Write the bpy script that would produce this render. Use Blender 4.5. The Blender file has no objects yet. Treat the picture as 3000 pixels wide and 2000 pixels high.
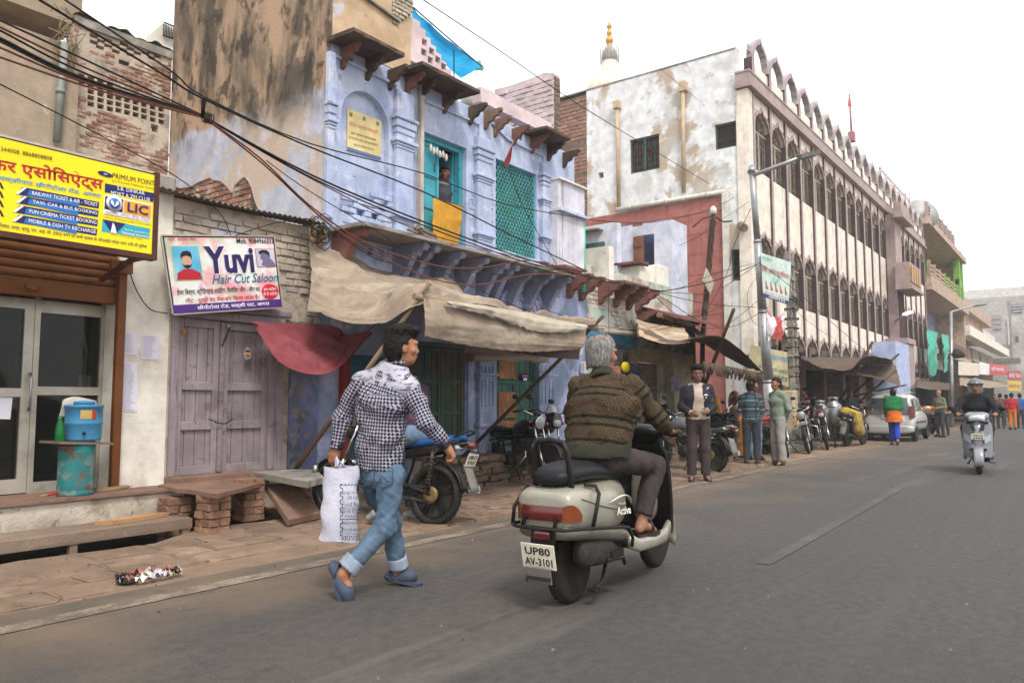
import bpy, math, random
import numpy as np
from mathutils import Vector, Matrix
random.seed(11); RN=np.random.RandomState(5)
sc=bpy.context.scene; COL=sc.collection
R=math.radians
# ---------------------------------------------------------------- camera
FPX,VPX,HY,CH=2250.,3200.,1180.,1.22
PITCH=math.atan((HY-1000)/FPX); YAW=math.atan((VPX-1500)/FPX*math.cos(PITCH))
cam=bpy.data.cameras.new('camera'); camo=bpy.data.objects.new('camera',cam); COL.objects.link(camo)
cam.sensor_width=36; cam.lens=FPX/3000*36; cam.clip_end=900; cam.clip_start=.05
camo.location=(0,0,CH); camo.rotation_euler=(math.pi/2+PITCH,0,YAW-math.pi/2)
sc.camera=camo
# ---------------------------------------------------------------- sky, sun, exposure
wd=bpy.data.worlds.new('World'); sc.world=wd; wd.use_nodes=True
nt=wd.node_tree; bg=nt.nodes['Background']
sky=nt.nodes.new('ShaderNodeTexSky'); sky.sky_type='NISHITA'; sky.sun_disc=False
SUN_EL,SUN_AZ=R(52),R(235)
sky.sun_elevation=SUN_EL; sky.sun_rotation=math.pi/2-SUN_AZ
sky.air_density=1.0; sky.dust_density=6.; sky.ozone_density=1.
hs=nt.nodes.new('ShaderNodeHueSaturation'); hs.inputs['Saturation'].default_value=.12
mx=nt.nodes.new('ShaderNodeMix'); mx.data_type='RGBA'; mx.inputs[0].default_value=.8; mx.inputs[7].default_value=(9.6,9.7,9.9,1)
nt.links.new(sky.outputs[0],hs.inputs['Color']); nt.links.new(hs.outputs[0],mx.inputs[6]); nt.links.new(mx.outputs[2],bg.inputs[0])
bg.inputs[1].default_value=.1
sl=bpy.data.lights.new('sun','SUN'); slo=bpy.data.objects.new('sun',sl); COL.objects.link(slo)
sl.energy=1.45; sl.angle=R(13); sl.color=(1,.96,.9)
slo.rotation_euler=Vector((-math.cos(SUN_AZ)*math.cos(SUN_EL),-math.sin(SUN_AZ)*math.cos(SUN_EL),-math.sin(SUN_EL))).to_track_quat('-Z','Y').to_euler()
slo.location=(-20,-25,40)
vs=sc.view_settings; vs.view_transform='Standard'; vs.look='None'; vs.gamma=1; vs.use_curve_mapping=False; vs.exposure=.95
sc.render.film_transparent=False
try:
    sc.cycles.use_denoising=True; sc.cycles.max_bounces=6; sc.cycles.volume_bounces=0; sc.cycles.transparent_max_bounces=12
except Exception: pass
# ---------------------------------------------------------------- pixel -> place helpers (photo pixels, 3000x2000)
_F0=np.array([math.cos(YAW),math.sin(YAW),0]);_R=np.array([math.sin(YAW),-math.cos(YAW),0]);_U0=np.array([0,0,1.])
_F=_F0*math.cos(PITCH)+_U0*math.sin(PITCH);_U=_U0*math.cos(PITCH)-_F0*math.sin(PITCH)
def ray(x,y): return _F*FPX+_R*(x-1500)+_U*(1000-y)
def P(x,y,Y=7.7): d=ray(x,y); return Vector((0,0,CH))+Vector(d*(Y/d[1]))
def PX(x,y,X): d=ray(x,y); return Vector((0,0,CH))+Vector(d*(X/d[0]))
def G(x,y,z=0.): d=ray(x,y); return Vector((0,0,CH))+Vector(d*((z-CH)/d[2]))
def XZ(x,y,Y=7.7): p=P(x,y,Y); return p.x,p.z
# ---------------------------------------------------------------- colour + materials
def C(h,k=1.):
    h=h.lstrip('#'); o=[]
    for i in (0,2,4):
        c=int(h[i:i+2],16)/255; o.append(min(1,k*(c/12.92 if c<=.04045 else ((c+.055)/1.055)**2.4)))
    return tuple(o)+(1,)
MATS={}
def mat(key,base='#808080',layers=(),rough=.85,metal=0.,bump=.25,bs=60.,rnd=0.,spec=.3,var=.12,vs=3.,coord='pos',coat=0.,alpha=1.,trans=0.,emit=None,ior=1.45,stripes=None):
    """procedural material: base colour, noise variation, extra worn layers {c,s,lo,hi,st,z,k}, fine bump"""
    if key in MATS: return MATS[key]
    m=bpy.data.materials.new(key); m.use_nodes=True; n=m.node_tree.nodes; L=m.node_tree.links
    b=n['Principled BSDF']; b.inputs['Roughness'].default_value=rough; b.inputs['Metallic'].default_value=metal
    b.inputs['Specular IOR Level'].default_value=spec; b.inputs['IOR'].default_value=ior
    if coat: b.inputs['Coat Weight'].default_value=coat; b.inputs['Coat Roughness'].default_value=.15
    if trans: b.inputs['Transmission Weight'].default_value=trans
    if alpha<1: b.inputs['Alpha'].default_value=alpha
    base=C(base) if isinstance(base,str) else base
    if coord=='pos': g=n.new('ShaderNodeNewGeometry'); co=g.outputs['Position']
    elif coord=='uv': g=n.new('ShaderNodeUVMap'); co=g.outputs[0]
    else: g=n.new('ShaderNodeTexCoord'); co=g.outputs['Object']
    def noise(s,d=4,st=None,dist=0.,off=0.):
        t=n.new('ShaderNodeTexNoise'); t.inputs['Scale'].default_value=s; t.inputs['Detail'].default_value=d; t.inputs['Roughness'].default_value=.62; t.inputs['Distortion'].default_value=dist
        v=co
        if st or off:
            mp=n.new('ShaderNodeMapping'); mp.inputs['Scale'].default_value=st or (1,1,1); mp.inputs['Location'].default_value=(off,off*.7,off*.3); L.new(co,mp.inputs[0]); v=mp.outputs[0]
        L.new(v,t.inputs[0]); return t.outputs[0]
    def mixc(f,a,c,k=1.):
        x=n.new('ShaderNodeMix'); x.data_type='RGBA'
        if k!=1. and not isinstance(f,float):
            q=n.new('ShaderNodeMath'); q.operation='MULTIPLY'; q.inputs[1].default_value=k; L.new(f,q.inputs[0]); f=q.outputs[0]
        if isinstance(f,float): x.inputs[0].default_value=f
        else: L.new(f,x.inputs[0])
        for i,v in ((6,a),(7,c)):
            if isinstance(v,tuple): x.inputs[i].default_value=v
            else: L.new(v,x.inputs[i])
        return x.outputs[2]
    def ramp(f,lo,hi):
        q=n.new('ShaderNodeMapRange'); q.inputs[1].default_value=lo; q.inputs[2].default_value=hi; q.interpolation_type='SMOOTHSTEP'; L.new(f,q.inputs[0]); return q.outputs[0]
    cur=base
    if var:
        dk=tuple(base[i]*(1-var*1.6) for i in range(3))+(1,); lt=tuple(min(1,base[i]*(1+var)) for i in range(3))+(1,)
        cur=mixc(ramp(noise(vs,6),.3,.7),dk,lt)
    hmask=None
    for i,l in enumerate(layers):
        f=ramp(noise(l.get('s',2.),l.get('d',8),l.get('st'),l.get('dist',.3),l.get('off',i*7.3+1)),l.get('lo',.5),l.get('hi',.55))
        for ax in 'xyz':
            if ax in l:
                sp=n.new('ShaderNodeSeparateXYZ'); L.new(co,sp.inputs[0])
                src=sp.outputs['XYZ'.index(ax.upper())]
                if l.get('wob'):
                    w=n.new('ShaderNodeMath'); w.operation='MULTIPLY_ADD'; w.inputs[1].default_value=l['wob']; L.new(noise(2.2,6,None,.4,3.3),w.inputs[0]); L.new(src,w.inputs[2]); src=w.outputs[0]
                q=ramp(src,*l[ax]); ml=n.new('ShaderNodeMath'); ml.operation='MULTIPLY'; L.new(f,ml.inputs[0]); L.new(q,ml.inputs[1]); f=ml.outputs[0]
        cc=l['c']; cc=C(cc) if isinstance(cc,str) else cc
        cur=mixc(f,cur,cc,l.get('k',1.))
        if l.get('h'): hmask=(f,l['h'])
    if stripes:   # (axis vector, period, duty, colour)
        for ax,per,duty,cc in stripes:
            d=n.new('ShaderNodeVectorMath'); d.operation='DOT_PRODUCT'; d.inputs[1].default_value=ax; L.new(co,d.inputs[0])
            q=n.new('ShaderNodeMath'); q.operation='MULTIPLY'; q.inputs[1].default_value=1/per; L.new(d.outputs['Value'],q.inputs[0])
            fr=n.new('ShaderNodeMath'); fr.operation='FRACT'; L.new(q.outputs[0],fr.inputs[0])
            lt=n.new('ShaderNodeMath'); lt.operation='LESS_THAN'; lt.inputs[1].default_value=duty; L.new(fr.outputs[0],lt.inputs[0])
            cur=mixc(lt.outputs[0],cur,C(cc))
    if rnd:
        oi=n.new('ShaderNodeObjectInfo'); q=n.new('ShaderNodeMapRange'); q.inputs[3].default_value=1-rnd; q.inputs[4].default_value=1+rnd; L.new(oi.outputs['Random'],q.inputs[0])
        h=n.new('ShaderNodeHueSaturation'); L.new(q.outputs[0],h.inputs['Value']); 
        if isinstance(cur,tuple): h.inputs['Color'].default_value=cur
        else: L.new(cur,h.inputs['Color'])
        cur=h.outputs[0]
    if isinstance(cur,tuple): b.inputs['Base Color'].default_value=cur
    else: L.new(cur,b.inputs['Base Color'])
    if emit: b.inputs['Emission Color'].default_value=C(emit[0]); b.inputs['Emission Strength'].default_value=emit[1]
    if bump:
        bp=n.new('ShaderNodeBump'); bp.inputs['Strength'].default_value=min(1,bump); bp.inputs['Distance'].default_value=.02
        hh=noise(bs,5)
        if hmask:
            q=n.new('ShaderNodeMath'); q.operation='MULTIPLY_ADD'; q.inputs[1].default_value=-hmask[1]; L.new(hmask[0],q.inputs[0]); L.new(hh,q.inputs[2]); hh=q.outputs[0]
        L.new(hh,bp.inputs['Height']); L.new(bp.outputs[0],b.inputs['Normal'])
        if rough>.3 and rough<.99:
            q=n.new('ShaderNodeMapRange'); q.inputs[3].default_value=rough-.1; q.inputs[4].default_value=min(1,rough+.1); L.new(hh,q.inputs[0]); L.new(q.outputs[0],b.inputs['Roughness'])
    MATS[key]=m; m['tree']=1
    return m
def flat(key,c,rough=.6,metal=0.,**k): return mat(key,c,rough=rough,metal=metal,bump=k.pop('bump',0),var=k.pop('var',.06),**k)
# ---------------------------------------------------------------- mesh builder
def frame(d):
    d=Vector(d).normalized(); u=Vector((0,0,1)) if abs(d.z)<.95 else Vector((1,0,0))
    a=d.cross(u).normalized(); return d,a,d.cross(a).normalized()
class M:
    def __init__(s): s.v=[];s.f=[];s.mi=[];s.sm=[];s.uv=None
    def add(s,v,f,mi=0,sm=False):
        o=len(s.v); s.v+= [tuple(q) for q in v]; s.f+=[tuple(i+o for i in q) for q in f]; s.mi+=[mi]*len(f); s.sm+=[sm]*len(f); return s
    def box(s,x0,x1,y0,y1,z0,z1,mi=0,b=0.):
        return s.obox(((x0+x1)/2,(y0+y1)/2,(z0+z1)/2),(abs(x1-x0),abs(y1-y0),abs(z1-z0)),None,mi,b)
    def obox(s,c,size,rot=None,mi=0,b=0.):
        hx,hy,hz=[q/2 for q in size]; V=[]
        if b:
            b=min(b,hx*.9,hy*.9,hz*.9)
            idx={}; 
            for sx in (-1,1):
                for sy in (-1,1):
                    for sz in (-1,1):
                        for a in range(3):
                            q=[sx*(hx-b),sy*(hy-b),sz*(hz-b)]; q[a]=(sx*hx,sy*hy,sz*hz)[a]; idx[(sx,sy,sz,a)]=len(V); V.append(q)
            F=[]
            for a in range(3):
                o1,o2=[i for i in range(3) if i!=a]
                for sg in (-1,1):
                    lp=[]
                    for (p,q) in ((-1,-1),(1,-1),(1,1),(-1,1)):
                        k=[0,0,0];k[a]=sg;k[o1]=p;k[o2]=q; lp.append(idx[(*k,a)])
                    F.append(lp)
                # edges along axis a
                for p in (-1,1):
                    for q in (-1,1):
                        k0=[0,0,0];k0[o1]=p;k0[o2]=q;k1=list(k0);k0[a]=-1;k1[a]=1
                        F.append([idx[(*k0,o1)],idx[(*k1,o1)],idx[(*k1,o2)],idx[(*k0,o2)]])
            for sx in (-1,1):
                for sy in (-1,1):
                    for sz in (-1,1): F.append([idx[(sx,sy,sz,a)] for a in range(3)])
        else:
            V=[(x,y,z) for x in (-hx,hx) for y in (-hy,hy) for z in (-hz,hz)]
            F=[(0,1,3,2),(4,6,7,5),(0,4,5,1),(2,3,7,6),(0,2,6,4),(1,5,7,3)]
        c=Vector(c)
        V=[(c+(rot@Vector(q) if rot else Vector(q))) for q in V]
        return s.add(V,F,mi)
    def bar(s,p0,p1,w,h,mi=0,up=(0,0,1)):
        p0=Vector(p0);p1=Vector(p1);d=(p1-p0); L=d.length; d.normalize(); u=Vector(up); a=d.cross(u)
        if a.length<1e-4: a=d.cross(Vector((0,1,0)))
        a.normalize(); u=a.cross(d)
        return s.obox((p0+p1)/2,(L,w,h),Matrix((d,a,u)).transposed(),mi)
    def cyl(s,p0,p1,r0,r1=None,n=12,mi=0,cap=True,sm=True):
        p0=Vector(p0);p1=Vector(p1);r1=r0 if r1 is None else r1; d,a,b=frame(p1-p0); V=[]
        for p,r in ((p0,r0),(p1,r1)):
            for i in range(n):
                t=2*math.pi*i/n; V.append(p+a*(r*math.cos(t))+b*(r*math.sin(t)))
        s.add(V,[(i,(i+1)%n,n+(i+1)%n,n+i) for i in range(n)],mi,sm)
        if cap: o=len(s.v)-2*n; s.f+=[tuple(o+i for i in range(n))[::-1],tuple(o+n+i for i in range(n))]; s.mi+=[mi]*2; s.sm+=[False]*2
        return s
    def tube(s,pts,r,n=8,mi=0,cap=True,closed=False,sq=1.):
        pts=[Vector(p) for p in pts]; N=len(pts); V=[]; prev=None
        rr=r if isinstance(r,(list,tuple)) else [r]*N
        for i,p in enumerate(pts):
            if closed: t=pts[(i+1)%N]-pts[i-1]
            else: t=pts[min(i+1,N-1)]-pts[max(i-1,0)]
            t.normalize()
            if prev is None: _,a,_b=frame(t)
            else:
                a=prev-t*prev.dot(t); a.normalize()
            prev=a; b=t.cross(a)
            for k in range(n):
                q=2*math.pi*k/n; V.append(p+a*(rr[i]*math.cos(q))+b*(rr[i]*sq*math.sin(q)))
        F=[]
        for i in range(N if closed else N-1):
            j=(i+1)%N
            for k in range(n): F.append((i*n+k,i*n+(k+1)%n,j*n+(k+1)%n,j*n+k))
        s.add(V,F,mi,True)
        if cap and not closed:
            o=len(s.v)-N*n; s.f+=[tuple(o+k for k in range(n))[::-1],tuple(o+(N-1)*n+k for k in range(n))]; s.mi+=[mi]*2; s.sm+=[False]*2
        return s
    def lathe(s,prof,c=(0,0,0),axis=(0,0,1),n=20,mi=0,sm=True):
        d,a,b=frame(axis); c=Vector(c); V=[]; m=len(prof)
        for r,z in prof:
            for k in range(n):
                t=2*math.pi*k/n; V.append(c+d*z+a*(r*math.cos(t))+b*(r*math.sin(t)))
        F=[(i*n+k,i*n+(k+1)%n,(i+1)*n+(k+1)%n,(i+1)*n+k) for i in range(m-1) for k in range(n)]
        if prof[0][0]>1e-5: F.append(tuple(range(n))[::-1])
        if prof[-1][0]>1e-5: F.append(tuple((m-1)*n+k for k in range(n)))
        return s.add(V,F,mi,sm)
    def prism(s,poly,o,ex,ey,ez,mi=0,mis=None):
        """2-D polygon in (ex,ey) at o, extruded by vector ez"""
        o=Vector(o);ex=Vector(ex);ey=Vector(ey);ez=Vector(ez); n=len(poly)
        V=[o+ex*p[0]+ey*p[1] for p in poly]; V+=[q+ez for q in V]
        F=[tuple(range(n))[::-1],tuple(range(n,2*n))]+[(i,(i+1)%n,n+(i+1)%n,n+i) for i in range(n)]
        return s.add(V,F,mi)
    def grid(s,fn,nu,nv,mi=0,sm=True,uvs=False):
        V=[fn(i/nu,j/nv) for i in range(nu+1) for j in range(nv+1)]
        F=[(i*(nv+1)+j,(i+1)*(nv+1)+j,(i+1)*(nv+1)+j+1,i*(nv+1)+j+1) for i in range(nu) for j in range(nv)]
        return s.add(V,F,mi,sm)
    def loft(s,rings,mi=0,sm=True,cap=True,closed=True):
        n=len(rings[0]); V=[q for r in rings for q in r]; m=n if closed else n-1
        F=[(i*n+k,i*n+(k+1)%n,(i+1)*n+(k+1)%n,(i+1)*n+k) for i in range(len(rings)-1) for k in range(m)]
        if cap: F+=[tuple(range(n))[::-1],tuple((len(rings)-1)*n+k for k in range(n))]
        return s.add(V,F,mi,sm)
    def mesh(s,name,mats,fix=True):
        me=bpy.data.meshes.new(name); me.from_pydata(s.v,[],s.f)
        for m in (mats if isinstance(mats,(list,tuple)) else [mats]): me.materials.append(m)
        me.polygons.foreach_set('material_index',s.mi); me.polygons.foreach_set('use_smooth',s.sm)
        if s.uv is not None:
            l=me.uv_layers.new(name='UVMap'); li=np.empty(len(me.loops),dtype=np.int32); me.loops.foreach_get('vertex_index',li)
            l.data.foreach_set('uv',np.asarray(s.uv,dtype=np.float32)[li].ravel())
        me.update()
        if fix:
            import bmesh
            bm=bmesh.new(); bm.from_mesh(me); bmesh.ops.recalc_face_normals(bm,faces=bm.faces); bm.to_mesh(me); bm.free()
        return me
    def build(s,name,mats,parent=None,label=None,cat=None,group=None,kind=None,sub=0,fix=True,edge=None):
        o=bpy.data.objects.new(name,s.mesh(name,mats,fix)); link(o,parent); tag(o,label,cat,group,kind)
        if sub: md=o.modifiers.new('s','SUBSURF'); md.levels=sub; md.render_levels=sub
        if edge: md=o.modifiers.new('e','BEVEL'); md.width=edge; md.segments=2; md.limit_method='ANGLE'; md.angle_limit=R(40)
        return o
MW={}
def link(o,parent=None,inv=True):
    COL.objects.link(o)
    if parent is not None:
        o.parent=parent
        r=parent
        while r.parent: r=r.parent
        if r in MW and MW[r] is not None and parent is r: o.matrix_parent_inverse=MW[r]
    return o
def tag(o,label=None,cat=None,group=None,kind=None):
    if label: o['label']=label
    if cat: o['category']=cat
    if group: o['group']=group
    if kind: o['kind']=kind
    return o
def T(name,label,cat,loc=(0,0,0),rz=0.,group=None,world=False,rx=0.,ry=0.):
    o=bpy.data.objects.new(name,None); COL.objects.link(o); o.empty_display_size=.2; o.location=loc; o.rotation_euler=(rx,ry,rz); tag(o,label,cat,group)
    MW[o]=Matrix.Translation(Vector(loc)).inverted() if world else None
    return o
def piece(name,me,parent,loc,rot=(0,0,0),scale=(1,1,1)):
    o=bpy.data.objects.new(name,me); link(o,parent); o.location=loc; o.rotation_euler=rot; o.scale=scale; return o
def copytree(o,parent=None):
    c=o.copy(); COL.objects.link(c); c.parent=parent
    for ch in list(o.children): copytree(ch,c)
    return c
# ---------------------------------------------------------------- lettering (Blender's own fonts only)
def text_mesh(s,size=1.,shear=0.,bold=0.,align='CENTER',space=1.,ext=.0,wx=1.):
    cu=bpy.data.curves.new('lettering','FONT'); cu.body=s; cu.size=size; cu.shear=shear; cu.offset=bold; cu.align_x=align; cu.align_y='CENTER'; cu.space_character=space; cu.extrude=ext; cu.resolution_u=2
    o=bpy.data.objects.new('t',cu); COL.objects.link(o); dg=bpy.context.evaluated_depsgraph_get(); me=bpy.data.meshes.new_from_object(o.evaluated_get(dg)); bpy.data.objects.remove(o); bpy.data.curves.remove(cu)
    return me
def letter(s,m,parent,o,ex,ey,w=None,h=None,name='lettering',shear=0.,bold=0.,off=.004):
    """text whose bounding box is centred at o, width w / height h along unit-ish vectors ex,ey"""
    me=text_mesh(s,1.,shear,bold)
    if not len(me.vertices): return None
    co=np.empty(len(me.vertices)*3); me.vertices.foreach_get('co',co); co=co.reshape(-1,3)
    mn,mxx=co.min(0),co.max(0); c=(mn+mxx)/2; sz=np.maximum(mxx-mn,1e-4)
    sx=(w/sz[0]) if w else (h/sz[1]); sy=(h/sz[1]) if h else sx
    ex=np.array(Vector(ex).normalized()); ey=np.array(Vector(ey).normalized()); ez=np.cross(ex,ey); o=np.array(o)
    q=o+np.outer((co[:,0]-c[0])*sx,ex)+np.outer((co[:,1]-c[1])*sy,ey)+ez*off
    me.vertices.foreach_set('co',q.ravel()); me.materials.clear(); me.materials.append(m); me.update()
    ob=bpy.data.objects.new(name,me); link(ob,parent); return ob
# ================================================================ materials
m_asphalt=mat('asphalt','#484645',[dict(c='#77634f',s=1.6,d=10,lo=.3,hi=.62,k=.9,y=(4.0,5.1),wob=.5),dict(c='#705f50',s=.9,lo=.3,hi=.75,k=.85,y=(1.8,5.3)),dict(c='#3f3d3b',s=.5,lo=.48,hi=.7,k=.5),dict(c='#6a645d',s=.5,st=(.05,1.3,1),lo=.5,hi=.68,k=.5),dict(c='#34322f',s=1.4,d=9,lo=.62,hi=.7,k=.55),dict(c='#7f7971',s=120.,d=3,lo=.58,hi=.68,k=.5),dict(c='#2f2d2b',s=95.,d=3,lo=.6,hi=.7,k=.5),dict(c='#33312f',s=3.6,d=5,lo=.71,hi=.75,k=.7),dict(c='#a39c93',s=70.,d=3,lo=.70,hi=.74,k=.5),dict(c='#7d7468',s=1.1,st=(.12,1.6,1),lo=.55,hi=.75,k=.35)],rough=.8,bump=.55,bs=170,var=.14,vs=14,spec=.35)
m_line=mat('worn_road_paint','#8f7e6e',[dict(c='#62574d',s=4,lo=.38,hi=.62,k=.95),dict(c='#4c4743',s=40,lo=.5,hi=.62,k=.6)],rough=.8,bump=.4,bs=150)
m_dash=mat('worn_centre_paint','#5f5d5b',[dict(c='#4b4947',s=2,lo=.35,hi=.58,k=.95),dict(c='#4b4947',s=40,lo=.42,hi=.6,k=.8)],rough=.8,bump=.4,bs=150)
m_dust=mat('dusty_earth','#7f6a59',[dict(c='#6b5544',s=2.5,lo=.5,hi=.7,k=.7),dict(c='#9c846d',s=1.3,lo=.5,hi=.75,k=.6),dict(c='#4e4138',s=6,lo=.66,hi=.72,k=.6)],bump=.5,bs=40)
m_paver=mat('dusty_paver','#7d6858',[dict(c='#5f5044',s=5,lo=.5,hi=.72,k=.7),dict(c='#a08a74',s=2,lo=.52,hi=.7,k=.6)],bump=.45,bs=45,rnd=.14)
m_drain=mat('drain_mud_shade','#241f1b',rough=.6,bump=.4,bs=12)
m_white=mat('whitewash','#d9d3c6',[dict(c='#b9ab98',s=2.2,lo=.55,hi=.72,k=.7),dict(c='#8a7a69',s=5,lo=.63,hi=.7,k=.7,h=.4),dict(c='#e6e2d8',s=1.2,lo=.5,hi=.8,k=.5)],bump=.35,bs=28)
m_whitelow=mat('whitewash_dirty','#cbbfae',[dict(c='#8d7a66',s=4,lo=.5,hi=.66,k=.8),dict(c='#6a5e54',s=9,lo=.62,hi=.68,k=.7,h=.5),dict(c='#7a6552',s=3,lo=.3,hi=.6,z=(.34,.02),k=.75)],bump=.5,bs=24)
m_grey=mat('grey_cement','#8b857c',[dict(c='#5b564f',s=2.4,lo=.5,hi=.65,k=.8),dict(c='#b5aea2',s=3.5,lo=.56,hi=.66,k=.6),dict(c='#46413b',s=10,lo=.6,hi=.7,k=.6)],bump=.5,bs=22)
m_brown=mat('brown_plaster','#a08f7c',[dict(c='#c9c0b3',s=1.6,lo=.6,hi=.66,k=.8),dict(c='#7c6c5b',s=1.,lo=.45,hi=.7,k=.8),dict(c='#8a4b36',s=5.5,lo=.70,hi=.72,k=.8,h=.5)],bump=.4,bs=20)
m_brick=mat('old_red_brick','#94705f',[dict(c='#c9b6a3',s=3,lo=.48,hi=.6,k=.75),dict(c='#5a3a2f',s=4,lo=.55,hi=.7,k=.6)],bump=.5,bs=55,rnd=.28)
m_brickw=mat('whitewashed_brick','#b5a796',[dict(c='#8a8378',s=4,lo=.5,hi=.62,k=.75),dict(c='#8d6552',s=6,lo=.62,hi=.68,k=.7),dict(c='#a9adc4',s=1.8,lo=.55,hi=.66,k=.6)],bump=.6,bs=45,rnd=.16)
m_brickp=mat('pier_brick','#8a6a55',[dict(c='#6d4a38',s=7,lo=.5,hi=.68,k=.65),dict(c='#b08c6c',s=5,lo=.56,hi=.7,k=.6)],bump=.6,bs=60,rnd=.16)
m_mortar=mat('pale_mortar','#b9aa99',[dict(c='#7c7267',s=5,lo=.5,hi=.65,k=.7)],bump=.6,bs=40)
m_mortard=mat('dark_mortar','#6f6257',[dict(c='#4b423b',s=5,lo=.5,hi=.65,k=.7)],bump=.6,bs=40)
m_blue=mat('lilac_limewash','#a5b0ca',[dict(c='#bcc4d8',s=1.3,lo=.5,hi=.66,k=.8),dict(c='#8c99c0',s=2.1,lo=.52,hi=.7,k=.6),dict(c='#c6c6d4',s=3.5,d=10,lo=.57,hi=.61,k=.6,h=.7),dict(c='#8f8682',s=6,d=10,lo=.63,hi=.67,k=.75,h=.6),dict(c='#77738a',s=3,st=(3,3,.3),lo=.55,hi=.7,k=.45)],bump=.4,bs=26)
m_bluelow=mat('lilac_limewash_worn','#8a97b3',[dict(c='#b7bbdd',s=2.,lo=.5,hi=.62,k=.8),dict(c='#c9c4cf',s=3.7,lo=.6,hi=.66,k=.8,h=.5),dict(c='#6d6a66',s=3.,lo=.52,hi=.62,k=.85,z=(1.5,.5),wob=.8),dict(c='#7d6b60',s=8,lo=.64,hi=.7,k=.7)],bump=.5,bs=26)
m_bluedeep=mat('deep_blue_limewash','#646d94',[dict(c='#8f97bd',s=2.5,lo=.5,hi=.7,k=.7),dict(c='#6b665f',s=2.2,lo=.4,hi=.55,k=.95,x=(6.2,5.95),wob=.3),dict(c='#8a7c6a',s=5,lo=.5,hi=.6,k=.85,x=(6.2,5.95),h=.6),dict(c='#4f4a44',s=3,lo=.5,hi=.6,k=.8,x=(6.2,5.9),off=5)],bump=.5,bs=22)
m_tan=mat('stained_lilac_wall','#b7b9c6',[dict(c='#bfa993',s=.9,lo=.48,hi=.56,k=.85),dict(c='#c9c9d9',s=1.7,lo=.55,hi=.64,k=.7),
   dict(c='#ad937a',s=.8,lo=-.3,hi=-.1,z=(5.55,5.68),wob=.5),dict(c='#4e4840',s=1.,d=12,st=(1,1.1,.4),lo=.40,hi=.58,k=.92,z=(5.1,5.9),wob=.8),dict(c='#35312c',s=3.5,d=12,st=(1,1,.6),lo=.5,hi=.6,k=.8,z=(5.5,6.1),wob=1.),dict(c='#b39a80',s=.7,lo=.56,hi=.62,k=.85,z=(5.6,5.9),off=31)],bump=.4,bs=18)
m_ochre=mat('ochre_plaster','#bca284',[dict(c='#a58b6d',s=1.4,lo=.5,hi=.66,k=.7),dict(c='#b9b6c4',s=1.2,lo=.58,hi=.62,k=.85),dict(c='#6e5c49',s=5,lo=.62,hi=.72,k=.7)],bump=.4,bs=18)
m_pink=mat('pink_limewash','#cdbabb',[dict(c='#b59f9f',s=3,lo=.5,hi=.7,k=.7),dict(c='#8d7772',s=9,lo=.66,hi=.72,k=.7)],bump=.4,bs=40,rnd=.05)
m_stone=mat('dark_sandstone','#4b3d35',[dict(c='#6e5647',s=4,lo=.5,hi=.68,k=.8),dict(c='#2b2521',s=6,lo=.55,hi=.7,k=.7)],bump=.5,bs=30)
m_redstone=mat('red_sandstone','#79534a',[dict(c='#6a3d32',s=3,lo=.5,hi=.68,k=.7),dict(c='#b59a86',s=9,lo=.66,hi=.7,k=.7)],bump=.5,bs=30,rnd=.1)
m_slab=mat('sandstone_slab','#7d6254',[dict(c='#94775f',s=2.5,lo=.5,hi=.7,k=.7),dict(c='#5b473d',s=4,lo=.55,hi=.7,k=.6)],bump=.5,bs=26)
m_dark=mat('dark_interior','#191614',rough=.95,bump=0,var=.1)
m_lav=mat('lavender_paint_wood','#8c8084',[dict(c='#a3979a',s=3,st=(1,1,.15),lo=.5,hi=.7,k=.7),dict(c='#6f5f5c',s=3.5,st=(3,3,.3),lo=.58,hi=.7,k=.75),dict(c='#5f5450',s=7,st=(4,4,.15),lo=.58,hi=.66,k=.7),dict(c='#6f5f4c',s=9,lo=.62,hi=.68,k=.8),dict(c='#5b5048',s=2.,lo=.58,hi=.66,k=.55),dict(c='#7a6a60',s=2.5,lo=.45,hi=.65,z=(.85,.45),k=.8)],bump=.35,bs=45,rnd=.07)
m_teal=mat('teal_paint_wood','#3b93a3',[dict(c='#4fb5c4',s=4,st=(1,1,.2),lo=.5,hi=.7,k=.6),dict(c='#1f5f6c',s=6,lo=.58,hi=.68,k=.7)],bump=.3,bs=50,rough=.6)
m_green=mat('green_paint_wood','#3a4d42',[dict(c='#58523f',s=2.2,st=(1,1,.4),lo=.46,hi=.62,k=.8),dict(c='#7a6248',s=6,lo=.64,hi=.7,k=.7)],bump=.35,bs=45,rough=.7,rnd=.1)
m_greenb=mat('bright_green_door','#3f6156',[dict(c='#4f8f7c',s=4,lo=.55,hi=.68,k=.6),dict(c='#4a4136',s=7,lo=.64,hi=.7,k=.7)],bump=.3,bs=45,rough=.65)
m_ply=mat('orange_ply','#8f6543',[dict(c='#6e4a31',s=3,st=(1,1,.5),lo=.45,hi=.6,k=.85),dict(c='#c48c4f',s=9,st=(1,1,.3),lo=.56,hi=.62,k=.8)],bump=.4,bs=40)
m_wood=mat('weathered_wood','#7c6a5b',[dict(c='#5b4c41',s=4,st=(.2,3,3),lo=.5,hi=.7,k=.7),dict(c='#988674',s=5,lo=.58,hi=.7,k=.6)],bump=.4,bs=40,rnd=.1)
m_bamboo=mat('bamboo','#8a745c',[dict(c='#5f4e3f',s=6,lo=.5,hi=.7,k=.7)],bump=.3,bs=40)
m_pole=mat('dark_pole','#4d4138',[dict(c='#6e5d4e',s=6,lo=.5,hi=.7,k=.6)],bump=.3,bs=40)
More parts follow.
